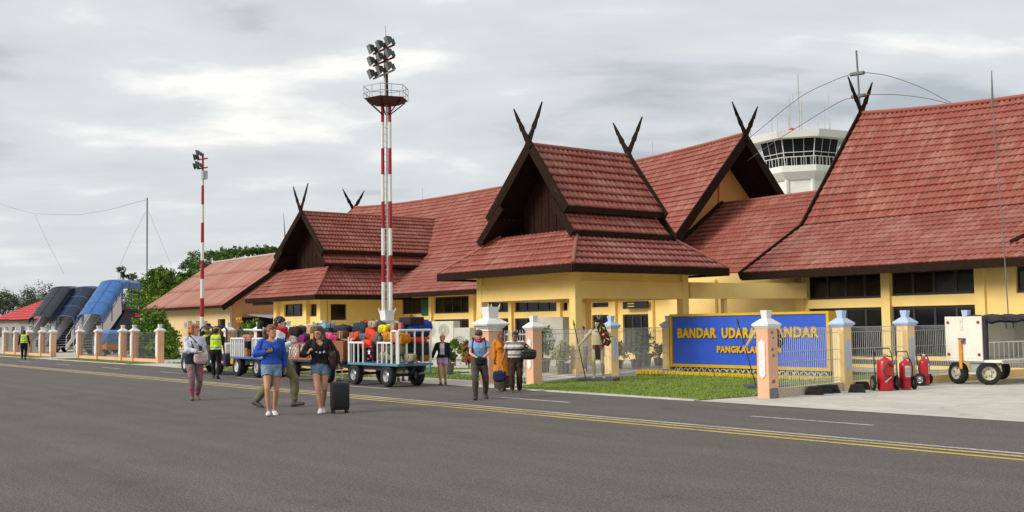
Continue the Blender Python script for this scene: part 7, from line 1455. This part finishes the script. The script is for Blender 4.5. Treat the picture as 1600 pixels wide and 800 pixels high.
# 7 blonde woman by the cart
J = figure('person', 'blonde person in dark jacket and lilac shorts touching the teal cart', 692, 601, 523, -6, dict(yaw=-12, footL=(.08, .1, 0), footR=(-.06, -.12, 0), handR=(-.36, -.1, .92), handL=(.25, -.02, .80), palmR=(0, 0, -1)), skin=SK_TAN, garments=[('shorts', fabric('lilac_cotton', (.50, .34, .55)), BOT(.45, 1.0), .018, .014), ('shirt', fabric('white_tee', (.72, .72, .72)), TOP(.3, .96, 1.41), .014), ('jacket', fabric('navy_black_fleece', (.018, .02, .03)), OPENJ(1.9, .93, .07), .032), ('shoes', m_dshoe, SHOE(1.95), .012)], hair=('bun', hair_mat('hair_blonde', (.45, .25, .09))))
fpart(J, 'waist_pouch', m_blk, lambda mb: mb.ell((0, -.15, .99), (.10, .05, .055), 12, 8, e1=.7, e2=.7))
# 8 person in light blue tee looking into a waist bag
m_ltb = fabric('light_blue_tee', (.24, .40, .66)); m_brtr = fabric('brown_grey_trousers', (.085, .068, .055))
J = figure('person', 'person in light blue tee and red scarf looking down into a black waist bag', 749, 624, 514, 4, dict(yaw=-4, nod=32, lean=.08, footR=(-.10, -.16, 0), footL=(.17, .24, .05), pitchL=38, drop=.05, handR=(-.05, -.27, .98), handL=(.07, -.27, .98), elbowR=(-1, .4, -.2), elbowL=(1, .4, -.2), palmR=(.6, .2, -.6), palmL=(-.6, .2, -.6), fat=1.08), garments=[('trousers', m_brtr, BOT(1.95, 1.02), .026), ('shirt', m_ltb, TOP(.52, .95, 1.42), .02, .01), ('boots', m_dshoe, SHOE(1.88), .02)], hair=('short', hair_mat('hair_darkbrown', (.045, .025, .018))), skin=SK_FAIR)
fpart(J, 'scarf', m_redsc, lambda mb: [mb.tube([J['LT'](1.425 + dz_) + V3((.09 * math.cos(q), .085 * math.sin(q) - .02, .012 * math.sin(3 * q))) for q in [2 * math.pi * k / 14 for k in range(15)]], .036, 8) for dz_ in (0, .04)], voxel=.014, noise=.005)
bag_thing(J, 'waist_bag', 'black waist bag held open by the person in light blue tee', (.02, -.29, .90), (.13, .06, .105), m_blk, [[(-.10, -.27, .96), (-.15, -.17, 1.1), (-.13, -.12, 1.3), (-.11, .0, 1.46)], [(.12, -.26, .96), (.18, -.12, 1.02), (.17, .05, 1.05), (0, .15, 1.06)]], sr=.014)
bag_thing(J, 'backpack', 'black backpack on the person in light blue tee', (.03, .21, 1.22), (.15, .09, .22), m_blk, [[(sx * .12, .14, 1.38), (sx * .14, .02, 1.455), (sx * .14, -.11, 1.37), (sx * .15, -.14, 1.22), (sx * .165, -.04, 1.06), (sx * .14, .14, 1.05)] for sx in (-1, 1)], 'backpack', sr=.024)
# 10 woman in orange tunic (behind), 9 man in striped polo
m_ortun = fabric('orange_tunic', (.62, .20, .012)); m_hij = fabric('brown_hijab', (.17, .085, .04), bump=.7, bscale=12)
J = figure('person', 'person in long orange tunic and brown headscarf beside the striped polo', 784, 611, 518, 6, dict(footL=(.08, .1, 0), footR=(-.08, -.08, 0), handR=(-.22, -.10, .86), handL=(.22, .0, .84), curlR=1.2, yaw=10), skin=SK_BROWN, garments=[('tunic_top', m_ortun, TOP(1.9, .85, 1.44), .028), ('shoes', m_sandal, SHOE(1.97), .01), ('skirt_lining', m_blk, BOT(1.9, .95), .01)])
ring = lambda z, rx, ry, oy, n=20, wv=.0: [J['LT'](z) * 0 + V3((rx * (1 + wv * math.sin(6 * q)) * math.cos(q), oy + ry * (1 + wv * math.sin(5 * q + 1)) * math.sin(q), z)) for q in [2 * math.pi * k / n for k in range(n)]]
fpart(J, 'tunic', m_ortun, lambda mb: mb.rings([ring(.46, .27, .24, -.02, wv=.05), ring(.60, .25, .22, -.02, wv=.04), ring(.80, .225, .185, -.015, wv=.02), ring(1.0, .20, .155, -.01), ring(1.10, .165, .13, -.01)])); fpart(J, 'skirt', fabric('dark_pattern_skirt', (.06, .055, .04), var=.6, scale=25), lambda mb: mb.rings([ring(.10, .22, .21, -.01, wv=.05), ring(.30, .22, .20, -.01, wv=.03), ring(.6, .20, .17, 0)]))
fpart(J, 'headscarf', m_hij, lambda mb: (mb.ell((0, .015, 1.605), (.098, .112, .115), 14, 10, T=J['HT']), mb.rings([[J['LT'](z) + V3((rx_ * math.cos(q), oy + ry_ * math.sin(q), 0)) for q in [2 * math.pi * k / 16 for k in range(16)]] for z, rx_, ry_, oy in [(1.22, .16, .13, -.04), (1.30, .18, .14, -.02), (1.40, .16, .12, 0), (1.48, .085, .09, 0), (1.54, .08, .09, 0)]])), voxel=.016, noise=.004)
fpart(J, 'face', SK_BROWN, lambda mb: (mb.ell((0, -.072, 1.575), (.062, .048, .082), 14, 10, T=J['HT']), mb.ell((0, -.118, 1.568), (.012, .012, .02), 8, 6, T=J['HT']))); 
for sx in (-1, 1): fpart(J, 'eye', m_eye, lambda mb: mb.ell((sx * .028, -.113, 1.592), (.013, .006, .006), 8, 5, T=J['HT']))
fpart(J, 'cap_brim', m_hij, lambda mb: mb.ell((0, -.115, 1.655), (.06, .045, .012), 12, 6, T=J['HT']))
m_polo = banded('striped_polo', (.66, .64, .62), [(.90, .93, (.09, .07, .06)), (1.02, 1.075, (.06, .05, .045)), (1.085, 1.11, (.28, .26, .25)), (1.16, 1.18, (.3, .27, .26)), (1.19, 1.225, (.05, .042, .04))]); m_brtr2 = fabric('dark_brown_trousers', (.050, .028, .020))
J = figure('person', 'person in striped polo and brown trousers carrying a bag in each hand', 806, 613, 518, 0, dict(fat=1.22, yaw=-10, footL=(.10, .06, 0), footR=(-.10, -.10, 0), handL=(.26, -.20, 1.30), elbowL=(1, .2, -1), hdirL=(.15, -.2, .9), palmL=(0, -1, 0), curlL=1.3, handR=(-.36, -.12, .90), curlR=1.3, elbowR=(-.6, .8, 0)), sex='m', skin=SK_BROWN, garments=[('trousers', m_brtr2, BOT(1.97, 1.0), .034), ('polo', m_polo, TOP(.72, .93, 1.44, .05), .022, .012), ('sandals', m_sandal, SHOE(2.0), .006)], hair=('short', hair_mat('hair_black', (.012, .010, .010))))
wl = J['wrL'] + J['hdL'] * .07
bag_thing(J, 'holdall', 'shiny black holdall hanging from the raised arm of the striped polo', wl + V3((.10, -.02, -.29)), (.22, .10, .15), M('black_vinyl', (.02, .022, .024), .3, var=.3, scale=8, bump=.5, bscale=9), [[wl + V3((-.02, -.04, -.17)), wl + V3((.0, -.03, -.03)), wl + V3((.03, -.02, .0)), wl + V3((.10, -.02, -.06)), wl + V3((.20, -.04, -.18))], [wl + V3((-.02, .04, -.17)), wl + V3((.0, .02, -.03)), wl + V3((.05, .02, .0)), wl + V3((.20, .04, -.18))]], 'bag', sr=.012)
wr_ = J['wrR'] + J['hdR'] * .07
bag_thing(J, 'tote_bag', 'navy tote bag with tan handles carried low between orange tunic and scarfed person', wr_ + V3((-.07, -.02, -.36)), (.19, .09, .16), fabric('navy_canvas', (.022, .03, .09)), [[wr_ + V3((-.16, yy_, -.30)), wr_ + V3((-.10, yy_, -.12)), wr_ + V3((-.02, yy_ * .3, .0)), wr_ + V3((.02, yy_, -.12)), wr_ + V3((.05, yy_, -.30))] for yy_ in (-.09, .07)], 'bag', sr=.016, smat=M('tan_leather', (.45, .27, .09), .6))
# 11 woman behind the fence, 13-14 walkers behind the cart
J = figure('person', 'dark-haired person in white top and grey trousers standing behind the mesh fence', 911, 585, 508, -20, dict(handL=(.02, -.17, 1.42), elbowL=(.7, -.4, -1), hdirL=(-.2, 0, 1), curlL=.9, handR=(-.05, -.2, 1.12), elbowR=(-.8, .4, -.4), yaw=-20), skin=SK_TAN, garments=[('trousers', fabric('grey_trousers', (.13, .135, .15)), BOT(1.95, 1.0), .026), ('top', fabric('white_blouse', (.62, .58, .60)), TOP(.9, .95, 1.42), .02), ('shoes', m_dshoe, SHOE(1.97), .01)], hair=('short', hair_mat('hair_dark', (.022, .016, .013))), H=1.58)
for px_, yy_, lb, cl in ((626, 17.35, 'bare-legged person in khaki shorts mostly hidden behind the teal cart', (.30, .25, .16)), (643, 17.7, 'bare-legged person in grey shorts mostly hidden behind the mustard bags', (.14, .14, .15))):
    figure('person', lb, px_, 602, 512, 10, dict(footL=(.09, .08, 0), footR=(-.09, -.1, 0)), skin=SK_TAN, garments=[('shorts', fabric('shorts_%d' % px_, cl), BOT(.75, 1.0), .025, .02), ('shirt', fabric('shirt_%d' % px_, (.2, .22, .25)), TOP(.5, .95), .02), ('shoes', m_dshoe, SHOE(1.9), .014)], hair=('short', hair_mat('hair_dark', (.022, .016, .013))), y=yy_, H=1.6, voxel=.014)

# ------------------------------------------------------------------ painted warrior statues with spear and shield
m_stat = M('statue_paint', (.50, .43, .26), .75, var=.10, scale=7, dirt=.35, dirtcol=(.22, .17, .09)); m_slab = M('slate_slab', (.085, .095, .105), .7, var=.15)
def statue(px, feet, head, alpha, label, loc=None, H=None, shield_side=1):
    if loc is None: loc = (*GR(px, feet + 4).xy, .10)
    J = figure('warrior_statue', label, px, feet, head, alpha, dict(yaw=-25, footL=(.11, .10, 0), footR=(-.11, -.08, 0), fyawL=25, handR=(-.50, -.22, .98), elbowR=(-.5, .6, -.5), curlR=1.25, palmR=(.3, -1, 0), handL=(.24, -.12, 1.22), elbowL=(1, .5, -.6), curlL=1.2), 'm', m_stat, [('loincloth', fabric('black_loincloth', (.03, .026, .024)), lambda b, p, h, co, bn: ((h > .88) & (h < .98) & (b == 'torso')), .012)], None, H=H, loc=loc, cat='statue', eyes=True)
    fpart(J, 'base', m_slab, lambda mb: mb.bbox((-.52, -.42, -.12 + J['dz']), (.52, .42, J['dz'] + .012), .01), smooth=False)
    fpart(J, 'apron', fabric('black_loincloth', (.03, .026, .024)), lambda mb: mb.bbox((-.07, -.15, .55), (.07, -.13, .95), .008), smooth=False); fpart(J, 'fringe', M('fringe_red', (.30, .06, .06), .8, var=.6, scale=30), lambda mb: mb.bbox((-.15, -.145, .86), (.15, -.125, .95), .008), smooth=False)
    w = J['wrR'] + J['hdR'] * .075; b0 = w + V3((.22, -.12, -w.z + J['dz'] + .01)); tp = w + (w - b0) * .62
    sp_ = fpart(J, 'spear', m_hubd, lambda mb: mb.tube([b0, w, tp], .016, 7)); d_ = (tp - b0).normalized(); fpart(J, 'spear_tip', M('spear_steel', (.08, .08, .085), .4, metal=.5), lambda mb: mb.tube([tp, tp + d_ * .05, tp + d_ * .22], [.014, .03, .003], 7), parent=None)
    c = V3((.22, -.20, 1.27)); ax = V3((.36, -.05, -.93)).normalized(); sd = V3((.93, -.10, .36)).normalized(); nn = ax.cross(sd)
    out = [(-.125, -.27), (0, -.36), (.125, -.27), (.125, .27), (0, .36), (-.125, .27)]
    fpart(J, 'shield', m_blk, lambda mb: mb.hexa([c + sd * a + ax * q - nn * .015 for a, q in out], [c + sd * a + ax * q + nn * .02 for a, q in out]), smooth=False)
    sgn = 1 if nn.y < 0 else -1; fr = nn * sgn * .024
    fpart(J, 'shield_boss', M('boss_red', (.45, .03, .05), .5), lambda mb: mb.ell(tuple(c + fr), (.055, .02, .055), 12, 8)); fpart(J, 'shield_eye', M('star_white', (.8, .8, .8), .6), lambda mb: mb.ell(tuple(c + fr * 1.8), (.02, .012, .02), 10, 6))
    for qa, qb, mm in ((-.06, -.17, 'y'), (.06, -.17, 'y'), (-.06, .17, 'y'), (.06, .17, 'y'), (0, -.26, 'r'), (0, .26, 'r'), (-.085, 0, 'r'), (.085, 0, 'r'), (0, -.12, 'r'), (0, .12, 'r')):
        p_ = c + sd * qa + ax * qb + fr; q_ = (ax * .055 + sd * (.03 if qa > 0 else -.03)) * (1 if qb > 0 else -1)
        fpart(J, 'shield_curl', M('curl_yellow', (.50, .44, .10), .6) if mm == 'y' else M('curl_red', (.30, .015, .02), .6), lambda mb: mb.tube([p_ - q_, p_ + sd * .02, p_ + q_], [.008, .022, .006], 6))
    fpart(J, 'headdress', m_blk, lambda mb: (mb.ell((0, .0, 1.665), (.105, .125, .05), 14, 8, T=J['HT']), mb.ell((0, .03, 1.60), (.085, .08, .09), 12, 8, T=J['HT'])), voxel=.012, noise=.003)
    for k, (qx, qy) in enumerate(((.06, .05), (.0, .08), (-.05, .05))): fpart(J, 'feather', M('feather_grey', (.20, .21, .23), .8, var=.3), lambda mb: mb.tube([J['HT'] @ V3((0, .03, 1.69)), J['HT'] @ V3((qx * 1.2, qy, 1.80)), J['HT'] @ V3((qx * 2.0, qy * 1.3, 1.90 - .02 * k))], [.010, .024, .004], 6, sq=.4))
    fpart(J, 'necklace', m_hubd, lambda mb: mb.tube([J['LT'](1.40) + V3((.09 * math.cos(q), .085 * math.sin(q) - .02, .03 * math.sin(q))) for q in [2 * math.pi * k / 14 for k in range(15)]], .012, 6))
    return J
statue(936, 592.5, 502, -14, 'bare-chested warrior statue on slate slab beside the cream pillar behind it', H=1.68)
statue(1196, 607, 503, 8, 'warrior statue half hidden by the peach corner pillar before the blue board', loc=(-17.55, 21.3, .10), H=1.68)
